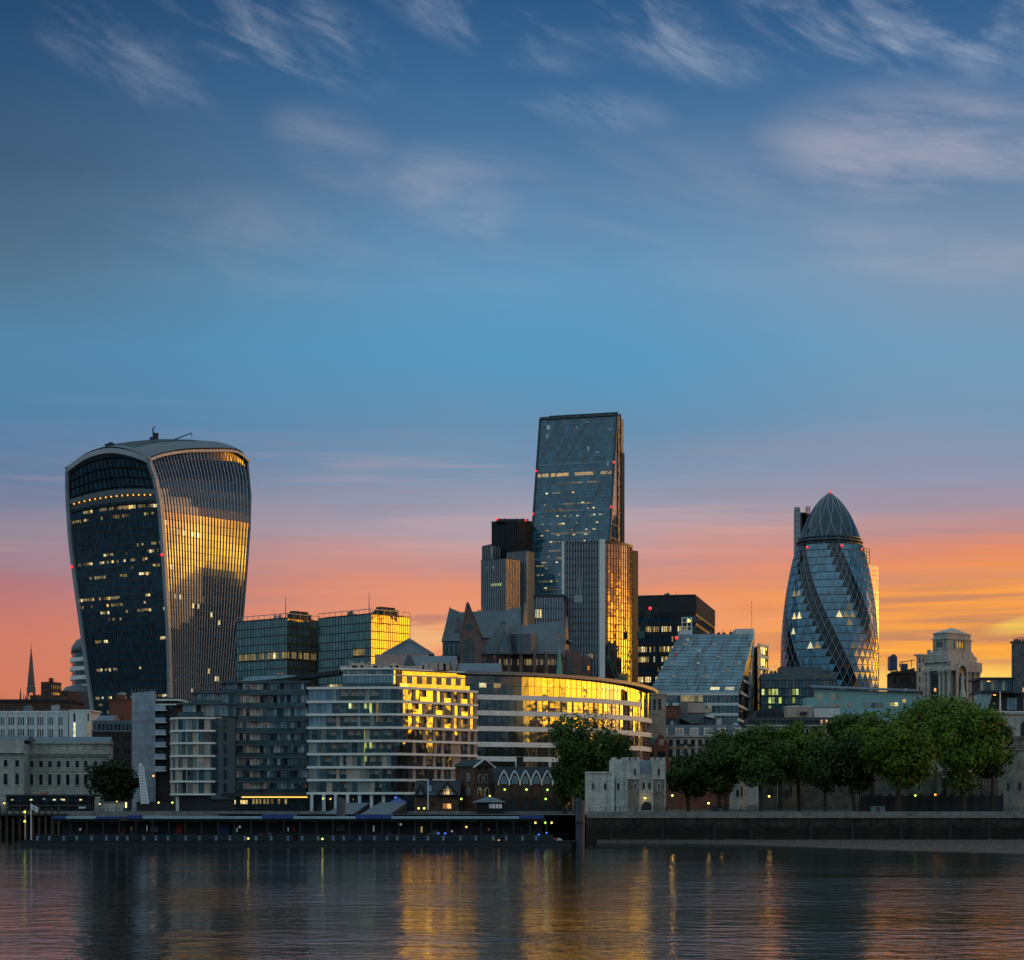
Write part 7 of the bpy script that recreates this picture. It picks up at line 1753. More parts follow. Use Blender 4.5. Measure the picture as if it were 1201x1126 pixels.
def castle():
    Y = 446; z = lambda y: PZ(y, Y); x = lambda p: PX(p, Y)
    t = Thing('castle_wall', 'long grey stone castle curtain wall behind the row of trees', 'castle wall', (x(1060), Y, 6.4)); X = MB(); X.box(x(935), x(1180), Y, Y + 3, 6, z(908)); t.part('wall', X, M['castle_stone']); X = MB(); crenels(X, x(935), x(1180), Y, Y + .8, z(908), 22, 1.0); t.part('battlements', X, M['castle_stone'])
    for px in (985, 1018, 1047, 1078, 1135, 1150): arch_part(t, px, 1.0, 926, 916, Y, M['black_metal'], 'arrow_slit')
    X = MB(); X.box(x(1099.5), x(1110.5), Y - .2, Y - .003, z(926), z(910)); t.part('window_frame', X, M['white_paint'])
    for i in range(3):
        for j in range(2): X = MB(); X.box(x(1100.3 + i * 3.3), x(1103.0 + i * 3.3), Y - .26, Y - .2, z(925.3 - j * 7.3), z(919 - j * 7.3)); t.part('window', X, M['g_old'])
    X = MB(); X.box(x(1096), x(1102), Y - 2.4, Y - .003, 6, z(905)); X.box(x(1108), x(1114), Y - 2.4, Y - .003, 6, z(905)); t.part('buttress', X, M['castle_stone'])
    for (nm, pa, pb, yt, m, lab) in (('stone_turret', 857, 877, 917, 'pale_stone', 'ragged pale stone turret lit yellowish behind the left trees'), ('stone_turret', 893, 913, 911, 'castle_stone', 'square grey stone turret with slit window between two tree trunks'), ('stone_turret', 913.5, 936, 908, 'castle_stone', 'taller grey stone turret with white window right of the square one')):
        Yt = Y - 6; t = Thing(nm, lab, 'turret', (PX((pa + pb) / 2, Yt), Yt, 6.4), 'castle turrets behind the trees'); X = MB(); r = (pb - pa) / 2 / F * Yt; X.lathe(PX((pa + pb) / 2, Yt), Yt + r, [(r * 1.04, 6), (r, PZ(yt, Yt))], 8, math.pi / 8); t.part('wall', X, M[m]); X = MB()
        for k in range(8): a = math.pi / 4 * k; c = PX((pa + pb) / 2, Yt) + r * .86 * math.cos(a); d = Yt + r + r * .86 * math.sin(a); X.box(c - .45, c + .45, d - .45, d + .45, PZ(yt, Yt) - .2, PZ(yt, Yt) + rnd.uniform(.4, 1.0))
        t.part('battlements', X, M[m]); arch_part(t, (pa + pb) / 2 - 2, 1.4, 934, 926, Yt + .05, M['black_metal'], 'window', proud=.15); arch_part(t, (pa + pb) / 2 + 3, .9, 934, 922, Yt + .1, M['black_metal'], 'arrow_slit', proud=.1)
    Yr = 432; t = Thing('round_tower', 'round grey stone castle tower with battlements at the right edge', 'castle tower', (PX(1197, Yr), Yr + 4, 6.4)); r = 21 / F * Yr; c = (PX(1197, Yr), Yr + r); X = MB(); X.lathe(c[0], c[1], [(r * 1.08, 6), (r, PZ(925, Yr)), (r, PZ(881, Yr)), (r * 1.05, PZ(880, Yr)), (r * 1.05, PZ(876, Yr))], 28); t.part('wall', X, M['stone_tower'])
    X = MB()
    for k in range(14): a = 2 * math.pi * k / 14; q = Fr((c[0] + r * math.cos(a) - .55 * math.sin(-a), c[1] + r * math.sin(a) - .55 * math.cos(a)), (c[0] + r * math.cos(a) + .55 * math.sin(-a), c[1] + r * math.sin(a) + .55 * math.cos(a))); X.fbox(q, 0, 1.1, -.35, .35, PZ(876, Yr), PZ(869.5, Yr))
    t.part('battlements', X, M['stone_tower'])
    for px in (1184, 1196): X = MB(); xx = PX(px, Yr); d = math.sqrt(max(.1, r * r - (xx - c[0]) ** 2)); X.box(xx - .3, xx + .3, c[1] - d - .12, c[1] - d + .2, PZ(927, Yr), PZ(918, Yr)); t.part('arrow_slit', X, M['black_metal'])
    Yb = 470; t = Thing('stone_block', 'square pale stone castle block with dark opening above the round tower', 'castle', (PX(1195, Yb), Yb, 6.4)); X = MB(); X.box(PX(1169, Yb), PX(1250, Yb), Yb, Yb + 12, 6, PZ(838, Yb)); t.part('wall', X, M['portland']); X = MB(); X.box(PX(1168, Yb), PX(1251, Yb), Yb - .3, Yb + 12, PZ(838, Yb), PZ(835.5, Yb)); t.part('parapet', X, M['portland']); arch_part(t, 1202, 5, 872, 846, Yb, M['black_metal'], 'opening'); X = MB(); X.box(PX(1172, Yb), PX(1200, Yb), Yb - 3, Yb - .01, 6, PZ(864, Yb)); t.part('lower_wall', X, M['castle_stone'])
    # hoarding and railings in front
    Yh = 424; t = Thing('hoarding', 'long black hoarding with scalloped top below the castle wall', 'hoarding', (PX(1080, Yh), Yh, 6.3)); X = MB(); n = 14; x0, x1 = PX(1008, Yh), PX(1176, Yh)
    P = [(x0, Yh, 6), (x1, Yh, 6)]
    for i in range(n):
        for q in range(6): s = 1 - (i + q / 6) / n; P.append((x0 + (x1 - x0) * s, Yh, PZ(931, Yh) - .45 * math.sin(math.pi * q / 6)))
    X.slab(P, (0, .2, 0)); t.part('panel', X, M['black_metal'])
    X = MB()
    for i in range(n + 1): xx = x0 + (x1 - x0) * i / n; X.box(xx - .12, xx + .12, Yh - .15, Yh - .01, 6, PZ(930, Yh))
    t.part('post', X, M['black_timber'])
    Yw = 470; t = Thing('brick_wall', 'red brick garden wall glowing orange under lamps behind the left trees', 'wall', (PX(820, Yw), Yw, 6.4)); X = MB(); X.box(PX(780, Yw), PX(858, Yw), Yw, Yw + 1, 6, PZ(921, Yw)); t.part('wall', X, M['red_brick']); X = MB(); X.box(PX(780, Yw), PX(858, Yw), Yw - .15, Yw + 1.15, PZ(921, Yw), PZ(920, Yw)); t.part('coping', X, M['concrete'])
    Yl = 412; g = MB(); g.quad((PX(784, Yl), Yl, 6.46), (PX(1000, Yl), Yl, 6.46), (PX(1000, 440), 440, 7.2), (PX(784, 440), 440, 7.2)); single('lawn', g, mat('lawn_grass', (0.03, 0.05, 0.015), .9, .4, .8), None, None, kind='structure')
    for (pa, pb, yt, lab) in ((700, 716, 942, 'iron railing on the quay before the pale gatehouse'), ):
        pass
    def railing(pa, pb, Yq, zb, h, lab, step=.55):
        x0, x1 = PX(pa, Yq), PX(pb, Yq); t = Thing('railing', lab, 'railing', ((x0 + x1) / 2, Yq, zb)); X = MB()
        for zz in (zb + .12, zb + h): X.box(x0, x1, Yq - .03, Yq + .03, zz - .04, zz)
        t.part('rail', X, M['black_metal']); X = MB(); n = int((x1 - x0) / step)
        for i in range(n + 1): xx = x0 + (x1 - x0) * i / n; w = .03 if i % 5 else .08; X.box(xx - w, xx + w, Yq - .05, Yq + .05, zb, zb + h + (.12 if i % 5 == 0 else 0))
        t.part('balusters', X, M['black_metal'])
    railing(692, 1215, 382.5, 6.3, 1.35, 'black iron railing along the quay in front of the trees and castle')
    railing(486, 690, 432.5, 6.3, 1.2, 'black iron railing before the half timbered and brick houses')
    railing(-10, 376, 432.2, 6.3, 1.2, 'black iron railing along the quay below the curved apartments', .8)
    # hedges and low kiosks among the trunks
    for (px, Yc, w, h, lab) in ((845, 415, 3.0, 1.3, 'dark low cabinet left of the ragged pale turret'), (1030, 418, 2.6, 1.6, 'small pale blue cabin under the bright green tree'), ):
        t = Thing('cabin', lab, 'cabin', (PX(px, Yc), Yc, 6.4)); xx = PX(px, Yc); X = MB(); X.box(xx - w / 2, xx + w / 2, Yc, Yc + 2, 6.3, 6.4 + h); t.part('wall', X, M['dark_metal'] if px < 900 else M['pale_blue_metal']); X = MB(); X.box(xx - w / 2 - .2, xx + w / 2 + .2, Yc - .2, Yc + 2.2, 6.4 + h, 6.55 + h); t.part('roof', X, M['dark_roof']); X = MB(); X.box(xx - .4, xx + .4, Yc - .05, Yc - .003, 6.4, 6.4 + h * .8); t.part('door', X, M['slate'])
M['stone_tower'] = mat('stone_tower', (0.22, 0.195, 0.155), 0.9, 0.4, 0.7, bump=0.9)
castle()

# ------------------------------------------------------------------ trees
def tree(name, label, px, ytop, ybot, wpx, Y, leaf, seed, n=3600, zg=6.3, lean=0.0, group='plane trees along the quay', ls=.35, trunk_y=None):
    r = random.Random(seed); cx = PX(px, Y); zt, zb = PZ(ytop, Y), PZ(ybot, Y); rx = wpx / F * Y / 2 * 1.24; ybot += 9; zt = PZ(ytop - 8, Y); zb = PZ(ybot, Y); n = int(n * 2.7); rz = (zt - zb) / 2; cz = (zt + zb) / 2
    t = Thing(name, label, 'tree', (cx, Y, zg), group)
    blobs = []
    for k in range(32):
        while True:
            a, b, c = r.uniform(-1, 1), r.uniform(-1, 1), r.uniform(-1, 1)
            if .25 < a * a + b * b + c * c < 1: break
        sq = 1 - .25 * max(0, -c); s = r.uniform(.26, .44)
        o = r.uniform(.62, .98) if k % 4 else r.uniform(.95, 1.12); s *= 1.0 if k % 4 else .75
        blobs.append((cx + a * rx * o * sq, Y + b * rx * .72, cz + c * rz * .8 * (o if c > 0 else 1.0), s * rx, s * rx * r.uniform(.6, .85)))
    blobs += [(cx, Y, cz + rz * .1, rx * .62, rz * .72), (cx - rx * .4, Y - rx * .2, cz - rz * .1, rx * .45, rz * .5), (cx + rx * .4, Y - rx * .2, cz - rz * .05, rx * .45, rz * .5)]
    V, Fc = [], []; tot = sum(q[3] ** 2 for q in blobs)
    for (bx, by, bz, br, bh) in blobs:
        for _ in range(int(n * br * br / tot)):
            u, w = r.uniform(-1, 1), r.uniform(0, 2 * math.pi); s = math.sqrt(1 - u * u); d = Vector((s * math.cos(w), s * math.sin(w), u)); q = r.uniform(.55, 1.08) if r.random() < .9 else r.uniform(1.08, 1.35)
            p = Vector((bx + d.x * br * q, by + d.y * br * q, bz + d.z * bh * q))
            nrm = (d + Vector((r.uniform(-.8, .8), r.uniform(-.8, .8), r.uniform(-.5, .9)))).normalized(); e = nrm.orthogonal().normalized(); g = nrm.cross(e); a = r.uniform(0, 6.28); e, g = e * math.cos(a) + g * math.sin(a), g * math.cos(a) - e * math.sin(a)
            l = ls * r.uniform(.6, 1.35); k = len(V)
            V.extend([tuple(p - e * l), tuple(p - g * l * .6), tuple(p + e * l), tuple(p + g * l * .6)]); Fc.append((k, k + 1, k + 2, k + 3))
    mb = MB(); mb.v, mb.f = V, Fc; t.part('crown', mb, leaf)
    X = MB(); tr = max(.22, rx * .055); fork = zb + (zt - zb) * .25; top = Vector((cx + lean, Y, fork)); X.tube((cx, Y, zg - .3), (cx + lean * .5, Y, (zg + fork) / 2), tr * 1.25, tr, 8); X.tube((cx + lean * .5, Y, (zg + fork) / 2), top, tr, tr * .8, 8)
    for (bx, by, bz, br, bh) in blobs[:11]:
        e = Vector((bx, by, bz)); mid = top.lerp(e, .5) + Vector((r.uniform(-.3, .3), r.uniform(-.3, .3), -.3)); X.tube(top, mid, tr * .5, tr * .3, 5); X.tube(mid, e, tr * .3, tr * .1, 5)
    t.part('trunk', X, M['bark'])
D, Mi, Br = M['leaf_dark'], M['leaf_mid'], M['leaf_bright']
tree('tree', 'large dark round tree standing alone in front of the curved gold office', 696, 831, 940, 76, 424, D, 1, 6600, group=None)
tree('tree', 'right hand lower bough tree merging with the large tree before the curved office', 730, 862, 936, 30, 426, D, 2, 2000, group=None)
tree('tree', 'low dark bushy tree at the left foot of the large tree before the curved office', 662, 884, 940, 28, 430, D, 9, 1600, group=None)
T_ = [('dark tree at the left end of the quay row, just right of the gatehouse', 808, 886, 928, 52, 420, D, 3, 2400), ('dark tall tree second from the left in the quay row', 843, 860, 926, 60, 416, D, 4, 3200),
      ('tree with yellowing leaf tips behind the second tree of the quay row', 852, 855, 910, 44, 440, Mi, 5, 2200), ('dark green tree in front of the mansard building, third in the quay row', 893, 850, 922, 62, 410, D, 6, 3600),
      ('mid green tree below the white rooftop block', 938, 850, 918, 66, 414, Mi, 7, 3600), ('dark tree over the grey stone turrets', 968, 866, 924, 56, 404, D, 8, 3000),
      ('leaning dark tree left of the bright green tree', 1004, 858, 922, 54, 402, D, 10, 3000), ('bright yellow green tree in the middle of the right hand group', 1053, 848, 920, 78, 394, Br, 11, 4600),
      ('tree crown rising behind the bright green tree', 1024, 836, 892, 62, 446, Mi, 12, 2600), ('tree crown below the turquoise building, above the bright green tree', 1080, 818, 890, 66, 452, Mi, 13, 2800),
      ('tallest dark green tree in front of the stepped stone tower', 1128, 814, 922, 92, 408, Mi, 14, 6000), ('dark tree close to the round castle tower', 1164, 836, 915, 46, 414, D, 15, 2600),
      ('small tree crown against the turquoise building, left of the taller crowns', 990, 838, 880, 46, 458, D, 16, 1800), ('low tree crown in front of the mansard roof, right of the third quay tree', 915, 858, 900, 40, 430, Mi, 17, 1800)]
for k, (lab, px, yt, yb, w, Y, lf, sd, n) in enumerate(T_): tree('tree', lab, px, yt, yb, w, Y, lf, sd + 20, n, lean=(-1.2 if 'leaning' in lab else rnd.uniform(-.5, .5)))
tree('tree', 'dark tree in front of the cream neoclassical building on the left', 130, 896, 938, 52, 446, M['leaf_shade'], 50, 2600, group=None)

# ------------------------------------------------------------------ floating pier
def pier():
    Y = 338; z = lambda y: PZ(y, Y); x = lambda p: PX(p, Y)
    t = Thing('floating_pier', 'long dark floating pier with flat roof and pale roof edge moored along the quay', 'pier', (x(345), Y, 0))
    X = MB(); X.prism([(x(18), Y + 1), (x(24), Y), (x(668), Y), (x(676), Y + 1.5), (x(676), Y + 8), (x(18), Y + 8)], -.5, z(986.5)); t.part('pontoon', X, M['hull'])
    X = MB(); X.box(x(20), x(676), Y - .12, Y + .02, z(987.5), z(986.4) + .1); t.part('rubbing_strake', X, M['black_timber'])
    X = MB(); X.box(x(60), x(640), Y + .5, Y + 7.5, z(963), z(960.5)); t.part('roof', X, M['dark_roof'])
    segs = [(60, 76, 'blue_metal', 0), (77, 112, 'pale_blue_metal', 0), (113, 138, 'blue_metal', 0), (150, 166, 'blue_metal', .2), (167, 182, 'pale_blue_metal', .1), (183, 307, 'pale_blue_metal', 0), (307, 343, 'blue_metal', .35), (344, 417, 'pale_blue_metal', 0), (418, 458, 'blue_metal', .3), (459, 609, 'pale_blue_metal', 0), (610, 638, 'blue_metal', .15)]
    for (a, b_, m, h) in segs: X = MB(); X.box(x(a), x(b_), Y + .1, Y + 7.2, z(960.4), z(957.6) + h); t.part('roof_edge', X, M[m])
    X = MB(); X.box(x(66), x(636), Y + 5, Y + 5.3, z(986), z(963)); t.part('rear_screen', X, M['black_metal'])
    k = 0; px = 62
    while px < 642: X = MB(); X.box(x(px) - .12, x(px) + .12, Y + .7, Y + .95, z(986), z(963)); t.part('post', X, M['black_metal']); px += 19.3
    fr = Fr((x(30), Y + .4), (x(668), Y + .4)); X = MB(); X.fbox(fr, 0, fr.W, -.04, .02, z(979.2), z(978.8)); X.fbox(fr, 0, fr.W, -.04, .02, z(982.8), z(982.5)); t.part('rail', X, M['dark_metal'])
    t.win('glass_screen', fr, fr.W * .02, fr.W * .49, z(986), z(979.4), -.1, M['g_dark'], .0); t.win('glass_screen', fr, fr.W * .50, fr.W * .97, z(986), z(979.4), -.1, M['g_dark'], .0)
    r = random.Random(3); px = 43.5
    while px < 630:
        X = MB(); X.lathe(x(px), Y + .3, [(.28, z(986.5)), (.2, z(983.5)), (.3, z(982)), (.1, z(980.5))], 6); t.part('bollard', X, M['pale_fitting']); px += 16.4 + r.uniform(-4.5, 4.5)
    for (a, b_, ya, yb, m) in ((141, 143, 984, 979, 'pale_fitting'), (148.5, 152, 984, 979, 'pale_fitting'), (441, 446, 985, 979.5, 'pale_fitting'), (459, 465, 985, 979.5, 'pale_fitting'), (484, 487, 985, 980.5, 'pale_fitting'), (255, 259, 983, 978, 'pale_fitting'), (300, 304, 983, 978, 'pale_fitting'), (171, 180, 976, 970, 'pale_fitting'), (202, 209, 978, 968, 'dull_red'), (95, 97, 974, 968.5, 'dull_red'), (139, 141.5, 976, 970, 'dull_red'), (340, 343, 976, 969, 'dull_red'), (252, 264, 982, 966, 'blue_metal'), (392, 402, 975, 965, 'slate')):
        X = MB(); X.box(x(a), x(b_), Y + 4.3, Y + 4.6, z(ya), z(yb)); t.part('notice_board', X, M[m])
    for (px, py, m) in ((291, 983.5, 'lamp_yellow'), (378, 984, 'lamp_yellow'), (585, 986, 'lamp_orange'), (514, 977.5, 'lamp_blue'), (522, 977.5, 'lamp_blue'), (632, 979, 'lamp_blue'), (641, 977, 'lamp_blue'), (547, 970, 'lamp_orange'), (628, 965, 'lamp_yellow'), (639.5, 965, 'lamp_green'), (647, 965, 'lamp_yellow'), (281, 970, 'lit_grey'), (530, 975, 'lit_grey'), (470, 967, 'lit_grey')):
        X = MB(); X.ball((x(px), Y + .2, z(py)), .17 if m != 'lit_grey' else .2, 6, 4); t.part('lamp', X, M[m])
    for k in range(70):      # clutter on the deck: lockers, seats, folded gear
        px = r.uniform(66, 634); h = r.uniform(1.5, 8); w_ = r.uniform(1.0, 4.5); q = r.uniform(1.2, 4.2); X = MB(); X.box(x(px), x(px + w_), Y + q, Y + q + .8, z(986), z(986 - h)); X.box(x(px) + .1, x(px + w_ * .6), Y + q + .1, Y + q + .7, z(986 - h), z(986 - h) + .25); t.part('deck_locker', X, M[r.choice(['slate', 'black_timber', 'dark_metal', 'navy_panel', 'timber', 'pale_fitting', 'concrete'])])
    for k in range(26):
        px = r.uniform(70, 634); X = MB(); X.box(x(px), x(px + r.uniform(.8, 2.2)), Y + 4.85, Y + 4.95, z(r.uniform(974, 980)), z(r.uniform(968, 972))); t.part('lit_window', X, M[r.choice(['lit_grey', 'lit_dim', 'slate', 'slate', 'dull_red'])])
    for k in range(12): px = 80 + k * 47; X = MB(); X.box(x(px), x(px + 9), Y + 1.0, Y + 1.1, z(964.5), z(963)); t.part('roof_sign', X, M['slate'])
    X = MB(); X.slab([(x(616), Y + 3, z(979)), (x(626), Y + 3, z(979)), (x(630), Y + 3, z(984)), (x(612), Y + 3, z(984))], (0, 2, 0)); X.slab([(x(506), Y + 3, z(975)), (x(512), Y + 3, z(973)), (x(516), Y + 3, z(979)), (x(500), Y + 3, z(979))], (0, 2, 0)); t.part('folded_tarpaulin', X, M['lead_roof'])
    t.done()
    # inflatable boat and things at its right end
    b = Thing('inflatable_boat', 'small red and white inflatable lying at the right end of the pier deck', 'boat', (x(651), Y + 3, z(986.5))); X = MB()
    pts = [(x(645 + 8 * q), Y + 2.6 + (0 if 0 < q < 1 else .2), z(985.2)) for q in (0, .5, 1)]; X.tube(pts[0], pts[1], .3, .32); X.tube(pts[1], pts[2], .32, .2); X.tube((pts[0][0], Y + 4, pts[0][2]), (pts[1][0], Y + 4, pts[1][2]), .3, .32); X.tube((pts[1][0], Y + 4, pts[1][2]), pts[2], .32, .2); b.part('tube', X, M['dull_red']); X = MB(); X.slab([(x(653), Y + 2.2, z(986.4)), (x(661), Y + 2.2, z(986.4)), (x(658), Y + 2.2, z(983.8)), (x(655), Y + 2.2, z(983.2))], (0, 1.6, 0)); b.part('cover', X, M['white_paint'])
    # mooring piles
    for (px, yt, w, Yp, lab) in ((680.5, 937, 5.3, Y + 1, 'thick grey steel mooring pile with slanted top at the right end of the pier'), (400, 936, 5.2, Y + 9, 'dark mooring pile pair rising behind the pier beside the grey canopies')):
        p = Thing('mooring_pile', lab, 'pile', (PX(px, Yp), Yp, 0)); r_ = w / F * Yp; X = MB(); n = 12; zt = PZ(yt, Yp); V = []
        for zz in (-1, 0): 
            for i in range(n):
                a = 2 * math.pi * i / n; V.append((PX(px, Yp) + r_ * math.cos(a), Yp + r_ * math.sin(a), -1 if zz else zt + .35 * math.cos(a) * (-1)))
        X.add(V, [tuple(range(n - 1, -1, -1)), tuple(range(n, 2 * n))] + [(i, (i + 1) % n, n + (i + 1) % n, n + i) for i in range(n)]); p.part('pile', X, M['pile_steel']); X = MB(); X.lathe(PX(px, Yp), Yp, [(r_ + .12, PZ(966, Yp)), (r_ + .12, PZ(963, Yp))], n); p.part('collar', X, M['black_metal'])
    # gangway canopies
    for (P, lab) in (([(377, 957), (404, 941.5), (433, 941.5), (411, 957)], 'left grey sloping gangway canopy above the pier'), ([(420, 956.5), (446, 941), (477, 941), (456, 956)], 'right grey sloping gangway canopy with blue front edge')):
        Yc = 418; c = Thing('gangway_canopy', lab, 'canopy', (PX(P[0][0], Yc), Yc, 0), 'gangway canopies'); X = MB(); V = [W3(P[0][0], P[0][1], Yc), W3(P[3][0], P[3][1], Yc), W3(P[2][0], P[2][1], Yc + 11), W3(P[1][0], P[1][1], Yc + 11)]; X.slab(V, (0, 0, -.25)); c.part('roof', X, M['slate'])
        for i in range(4):
            q = Vector(V[i]); X = MB(); X.tube((q.x, q.y, 1 if i < 2 else 6), tuple(q - Vector((0, 0, .2))), .12); c.part('post', X, M['dark_metal'])
        if 'right' in lab: X = MB(); X.box(V[0][0] - .2, V[1][0] + .2, Yc - .25, Yc - .01, V[0][2] - .55, V[0][2] + .15); c.part('fascia', X, M['blue_metal'])
        X = MB(); X.slab([(V[1][0], V[1][1], V[1][2] - .3), (V[2][0], V[2][1], V[2][2] - .3), (V[2][0], V[2][1], V[2][2] - 1.9), (V[1][0], V[1][1], V[1][2] - 1.9)], (.12, 0, 0)); c.part('side_panel', X, M['dark_metal'])
    Yc = 431; c = Thing('parasol', 'dark blue parasol tent with bright blue lamp beside the right canopy', 'parasol', W3(467, 948, Yc)); X = MB(); X.lathe(PX(467, Yc), Yc, [(2.0, PZ(941, Yc)), (.15, PZ(935.5, Yc))], 8); c.part('canopy', X, M['blue_metal']); X = MB(); X.tube(W3(467, 950, Yc), W3(467, 936, Yc), .08); c.part('pole', X, M['dark_metal']); X = MB(); X.ball(W3(464, 935.3, Yc - .5), .22, 8, 6); c.part('lamp', X, M['lamp_blue'])
    # flags and signal posts
    Yf = 339; c = Thing('flagpole', 'white flagpole with small pale flag at the left end of the pier', 'flagpole', W3(36.5, 984, Yf)); X = MB(); X.tube(W3(36.5, 985, Yf), W3(36.2, 942, Yf), .12, .07); c.part('pole', X, M['white_paint']); X = MB(); a = W3(36.6, 943, Yf); X.grid([[(a[0] + i * .16, Yf + .06 * math.sin(i * 1.4), a[2] - j * .2 - i * .08) for i in range(8)] for j in range(5)]); c.part('flag', X, M['white_paint']); X = MB(); X.grid([[(a[0] + .3 + i * .16, Yf - .03 + .06 * math.sin((i + 2) * 1.4), a[2] - .25 - j * .13 - (i + 2) * .08) for i in range(4)] for j in range(3)]); c.part('flag_emblem', X, M['navy_panel'])
    c = Thing('signal_post', 'thin post with two green signal lights at the left end of the pier', 'signal post', W3(29.3, 984, Yf)); X = MB(); X.tube(W3(29.3, 985, Yf), W3(29.3, 950, Yf), .1); c.part('post', X, M['grey_metal'])
    for py in (952.3, 963.3): X = MB(); X.ball(W3(29, py, Yf - .2), .2, 8, 6); c.part('signal_lamp', X, M['lamp_green']); 
    Yf = 430; c = Thing('banner', 'tall blue and white banner on a white pole before the timbered house', 'banner', W3(502, 950, Yf)); X = MB(); X.tube(W3(502, 950, Yf), W3(502, 914, Yf), .12); c.part('pole', X, M['white_paint']); X = MB(); X.slab([W3(502.6, 928, Yf), W3(506, 928, Yf), W3(506, 914.5, Yf), W3(502.6, 914.5, Yf)], (0, .05, 0)); c.part('flag', X, M['pale_blue_metal']); X = MB(); X.slab([W3(502.6, 921, Yf - .03), W3(506, 921, Yf - .03), W3(506, 914.5, Yf - .03), W3(502.6, 914.5, Yf - .03)], (0, .02, 0)); c.part('flag_band', X, M['blue_metal'])
M['hull'] = mat('hull', (0.012, 0.015, 0.020), 0.5, 0.5, 0.5, streak=.4)
M['pale_fitting'] = mat('pale_fitting', (0.15, 0.21, 0.27), 0.5, 0.2, 0.5)
M['dull_red'] = mat('dull_red', (0.35, 0.035, 0.025), 0.6, 0.2, 0.5)
M['pile_steel'] = mat('pile_steel', (0.045, 0.055, 0.062), 0.6, 0.4, 0.5, streak=.5)
pier()

def left_quay():
    Y = 440; z = lambda y: PZ(y, Y); x = lambda p: PX(p, Y)
    t = Thing('quayside_pavilion', 'long dark glazed quayside pavilion with lit interior below the neoclassical building', 'pavilion', (x(55), Y, 6.4)); X = MB(); X.slab([(x(6), Y - .6, z(934)), (x(106), Y - .6, z(934)), (x(103), Y - .6, z(932)), (x(8), Y - .6, z(932))], (0, 8, 0)); t.part('roof', X, M['dark_roof']); X = MB(); X.box(x(8), x(104), Y + 1, Y + 6, 6.3, z(934)); t.part('rear_wall', X, M['black_metal']); f = Fr((x(8), Y), (x(104), Y))
    for k in range(16): t.win('window', f, f.W * k / 16 + .06, f.W * (k + 1) / 16 - .06, z(941), z(934.4), -.1, M['g_dark'], .01)
    for k in range(9): X = MB(); px = 8 + k * 12; X.box(x(px) - .1, x(px) + .1, Y - .2, Y, 6.3, z(934)); t.part('post', X, M['black_metal'])
    for (px, py) in ((13, 938), (35, 938), (62, 938), (71, 937.5), (73, 938), (50, 937), (93, 938)): u = f.u(px); t.win('lit_window', f, u, u + .55, z(py + .8), z(py - .7), .02, M['lit_pale' if px != 50 else 'lit_grey'])
    X = MB(); X.fbox(f, 0, f.W + .5, -.25, .35, z(946), z(943.5)); t.part('planter', X, M['dark_metal']); X = MB(); X.box(x(48), x(57), Y - 1, Y - .8, z(931.6), z(929.8)); t.part('sign', X, M['dull_red']); X = MB(); X.box(x(93), x(101), Y - .5, Y - .2, z(948.5), z(946)); t.part('notice_board', X, M['plaster']); t.done()
    t = Thing('ticket_kiosk', 'low tan kiosk with a glowing yellow light bar', 'kiosk', (x(140), Y - 2, 6.3)); X = MB(); X.box(x(125), x(147), Y - 2, Y, 6.2, z(941)); t.part('wall', X, M['portland']); X = MB(); X.box(x(124.5), x(153.5), Y - 2.2, Y + .2, z(941), z(940)); t.part('roof', X, M['slate']); X = MB(); X.box(x(148), x(153), Y - 1.8, Y, 6.2, z(941)); t.part('end_wall', X, M['dark_metal']); X = MB(); X.box(x(148.8), x(150.7), Y - 2.0, Y - 1.81, z(947.5), z(940.8)); t.part('light_bar', X, M['lit_bar'])
    t = Thing('hoarding', 'black hoarding panel with two small lamps below the leaning white mast', 'hoarding', (x(185), Y - 3, 6.3)); X = MB(); X.box(x(163), x(207), Y - 3, Y - 2.8, 6, z(941)); t.part('panel', X, M['black_metal']); X = MB(); X.box(x(163), x(207), Y - 3.1, Y - 2.7, z(941), z(940.4)); t.part('top_rail', X, M['dark_metal'])
    for px in (189, 205): X = MB(); X.ball((x(px), Y - 3.2, z(941.4)), .2, 6, 4); t.part('lamp', X, M['lamp_yellow'])
    for kk in (164, 178, 192, 206): X = MB(); X.box(x(kk) - .1, x(kk) + .1, Y - 3.15, Y - 3.002, 6, z(941)); t.part('post', X, M['dark_metal'])
    # leaning white mast
    t = Thing('leaning_mast', 'white slatted mast leaning left in front of the dark trees', 'mast', W3(170, 943, Y - 4)); A, B = Vector(W3(170, 943, Y - 4)), Vector(W3(165.5, 899, Y - 4)); n = 13
    for s in (-1, 1): X = MB(); X.tube(A + Vector((s * .7, 0, 0)), B + Vector((s * .45, 0, 0)), .16, .13); t.part('stringer', X, M['white_paint'])
    for k in range(n): q = A.lerp(B, (k + .5) / n); h = .7 - .25 * k / n; X = MB(); X.box(q.x - h, q.x + h, q.y - .06, q.y + .06, q.z - .22, q.z + .22); t.part('slat', X, M['white_paint'])
    X = MB(); X.tube(B, Vector(W3(163.4, 895.5, Y - 4)), .35, .25, 6); t.part('head', X, M['white_paint'])
    # dark piled jetty at the far left
    t = Thing('timber_jetty', 'dark timber jetty on piles in front of the quay at the far left', 'jetty', (PX(20, 424), 424, 0)); X = MB(); X.box(PX(-25, 424), PX(72, 424), 421, 430, PZ(957, 424), PZ(954.5, 424)); t.part('deck', X, M['black_timber'])
    for k in range(13): px = -22 + k * 7.6; X = MB(); X.tube((PX(px, 422), 421.6, -1), (PX(px, 422), 421.6, PZ(948 if k % 3 else 945, 422)), .26); t.part('pile', X, M['timber'])
M['lit_bar'] = lamp_mat('lit_bar', (0.95, 0.9, 0.35), 1.3)
left_quay()

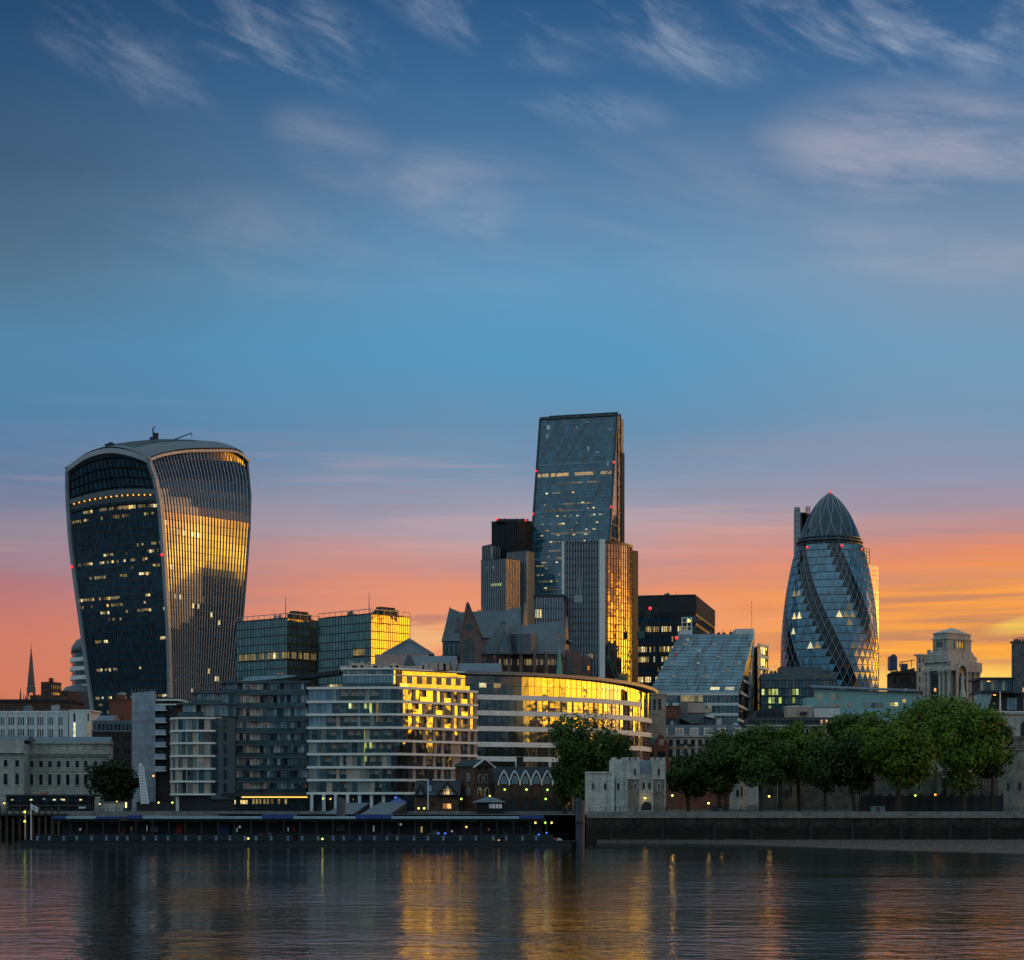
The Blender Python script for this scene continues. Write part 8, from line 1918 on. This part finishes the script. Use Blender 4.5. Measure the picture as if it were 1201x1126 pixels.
# ------------------------------------------------------------------ street lamps
def lamp(px, py, Y, m, label, zg=6.3, r=.23, wall=False, light=0):
    x, z = PX(px, Y), PZ(py, Y)
    t = Thing('wall_lamp' if wall else 'street_lamp', label, 'lamp', (x, Y, z if wall else zg), 'wall lamps on the brick arcade' if wall else 'lamps along the quay')
    X = MB(); X.ball((x, Y - (.3 if wall else 0), z), r, 8, 6); gl = t.part('globe', X, M[m])
    X = MB()
    if wall: X.tube((x, Y + .25, z + .45), (x, Y - .3, z + .3), .05)
    else: X.tube((x, Y, zg), (x, Y, z - r * .7), .09, .06)
    t.part('bracket' if wall else 'post', X, M['black_metal'])
    X = MB(); X.lathe(x, Y - (.3 if wall else 0), [(r * .9, z + r * .75), (.05, z + r * 1.5)], 6); t.part('lamp_cap', X, M['black_metal'], parent=gl)
    if light:
        L = bpy.data.lights.new('lamp_light', 'POINT'); L.energy = light * .3; L.shadow_soft_size = .3; L.color = (1.0, .55, .16) if m != 'lamp_green' else (.8, 1.0, .3)
        o = bpy.data.objects.new('lamp_light', L); COL.objects.link(o); o.parent = t.o; o.location = (0, -.8, z - t.base[2])
lamp(756.5, 936, 402.3, 'lamp_yellow', 'yellow lamp above the arched gate of the castle gatehouse', wall=True, light=60)
for (px, py, lab) in ((592, 926, 'lamp between first and second gable of the brick arcade'), (617.5, 926, 'lamp under the third gable of the brick arcade'), (642, 926.3, 'lamp under the fifth gable of the brick arcade'), (640, 937, 'lower lamp beside the fifth doorway of the brick arcade')): lamp(px, py, 439.3, 'lamp_green', lab, wall=True, light=25)
lamp(674, 933, 426, 'lamp_orange', 'orange lamp at the foot of the large tree near the mooring pile', light=80)
lamp(541, 937, 428, 'lamp_green', 'green yellow lamp between the timbered house and the tall brick house', light=50)
lamp(491, 948, 429, 'lamp_yellow', 'left one of two low yellow lamps before the timbered house'); lamp(497.5, 948, 429, 'lamp_yellow', 'right one of two low yellow lamps before the timbered house')
lamp(574.5, 933.4, 426.5, 'lamp_yellow', 'lamp shining above the hipped roof of the kiosk', r=.2)
lamp(788.5, 933, 440, 'lamp_yellow', 'lamp before the glowing brick wall right of the gatehouse', light=260); lamp(831, 942, 408, 'lamp_yellow', 'low lamp on the lawn under the second quay tree', light=60); lamp(902, 934, 414, 'lamp_yellow', 'lamp between the grey stone turrets', light=90)
lamp(1073.5, 933, 420, 'lamp_green', 'green yellow lamp before the black hoarding'); lamp(1097, 932, 420, 'lamp_orange', 'orange lamp before the black hoarding, right of the green yellow one')
lamp(845, 924, 452, 'lamp_orange', 'orange lamp shining on the brick garden wall behind the trunks', light=160)
lamp(180, 910, 452, 'lamp_orange', 'orange lamp high beside the leaning white mast', light=60); lamp(5, 942, 428, 'lamp_orange', 'orange lamp at the far left edge of the quay'); lamp(137, 940, 436, 'lamp_orange', 'small orange lamp over the tan kiosk', r=.15); lamp(117, 943, 434, 'lamp_yellow', 'small yellow lamp left of the tan kiosk', r=.15)
lamp(379, 936.5, 440, 'lamp_yellow', 'yellow lamp under the colonnade of the stone apartments, left one', r=.2); lamp(387.5, 937, 440, 'lamp_orange', 'orange lamp under the colonnade of the stone apartments, right one', r=.2)
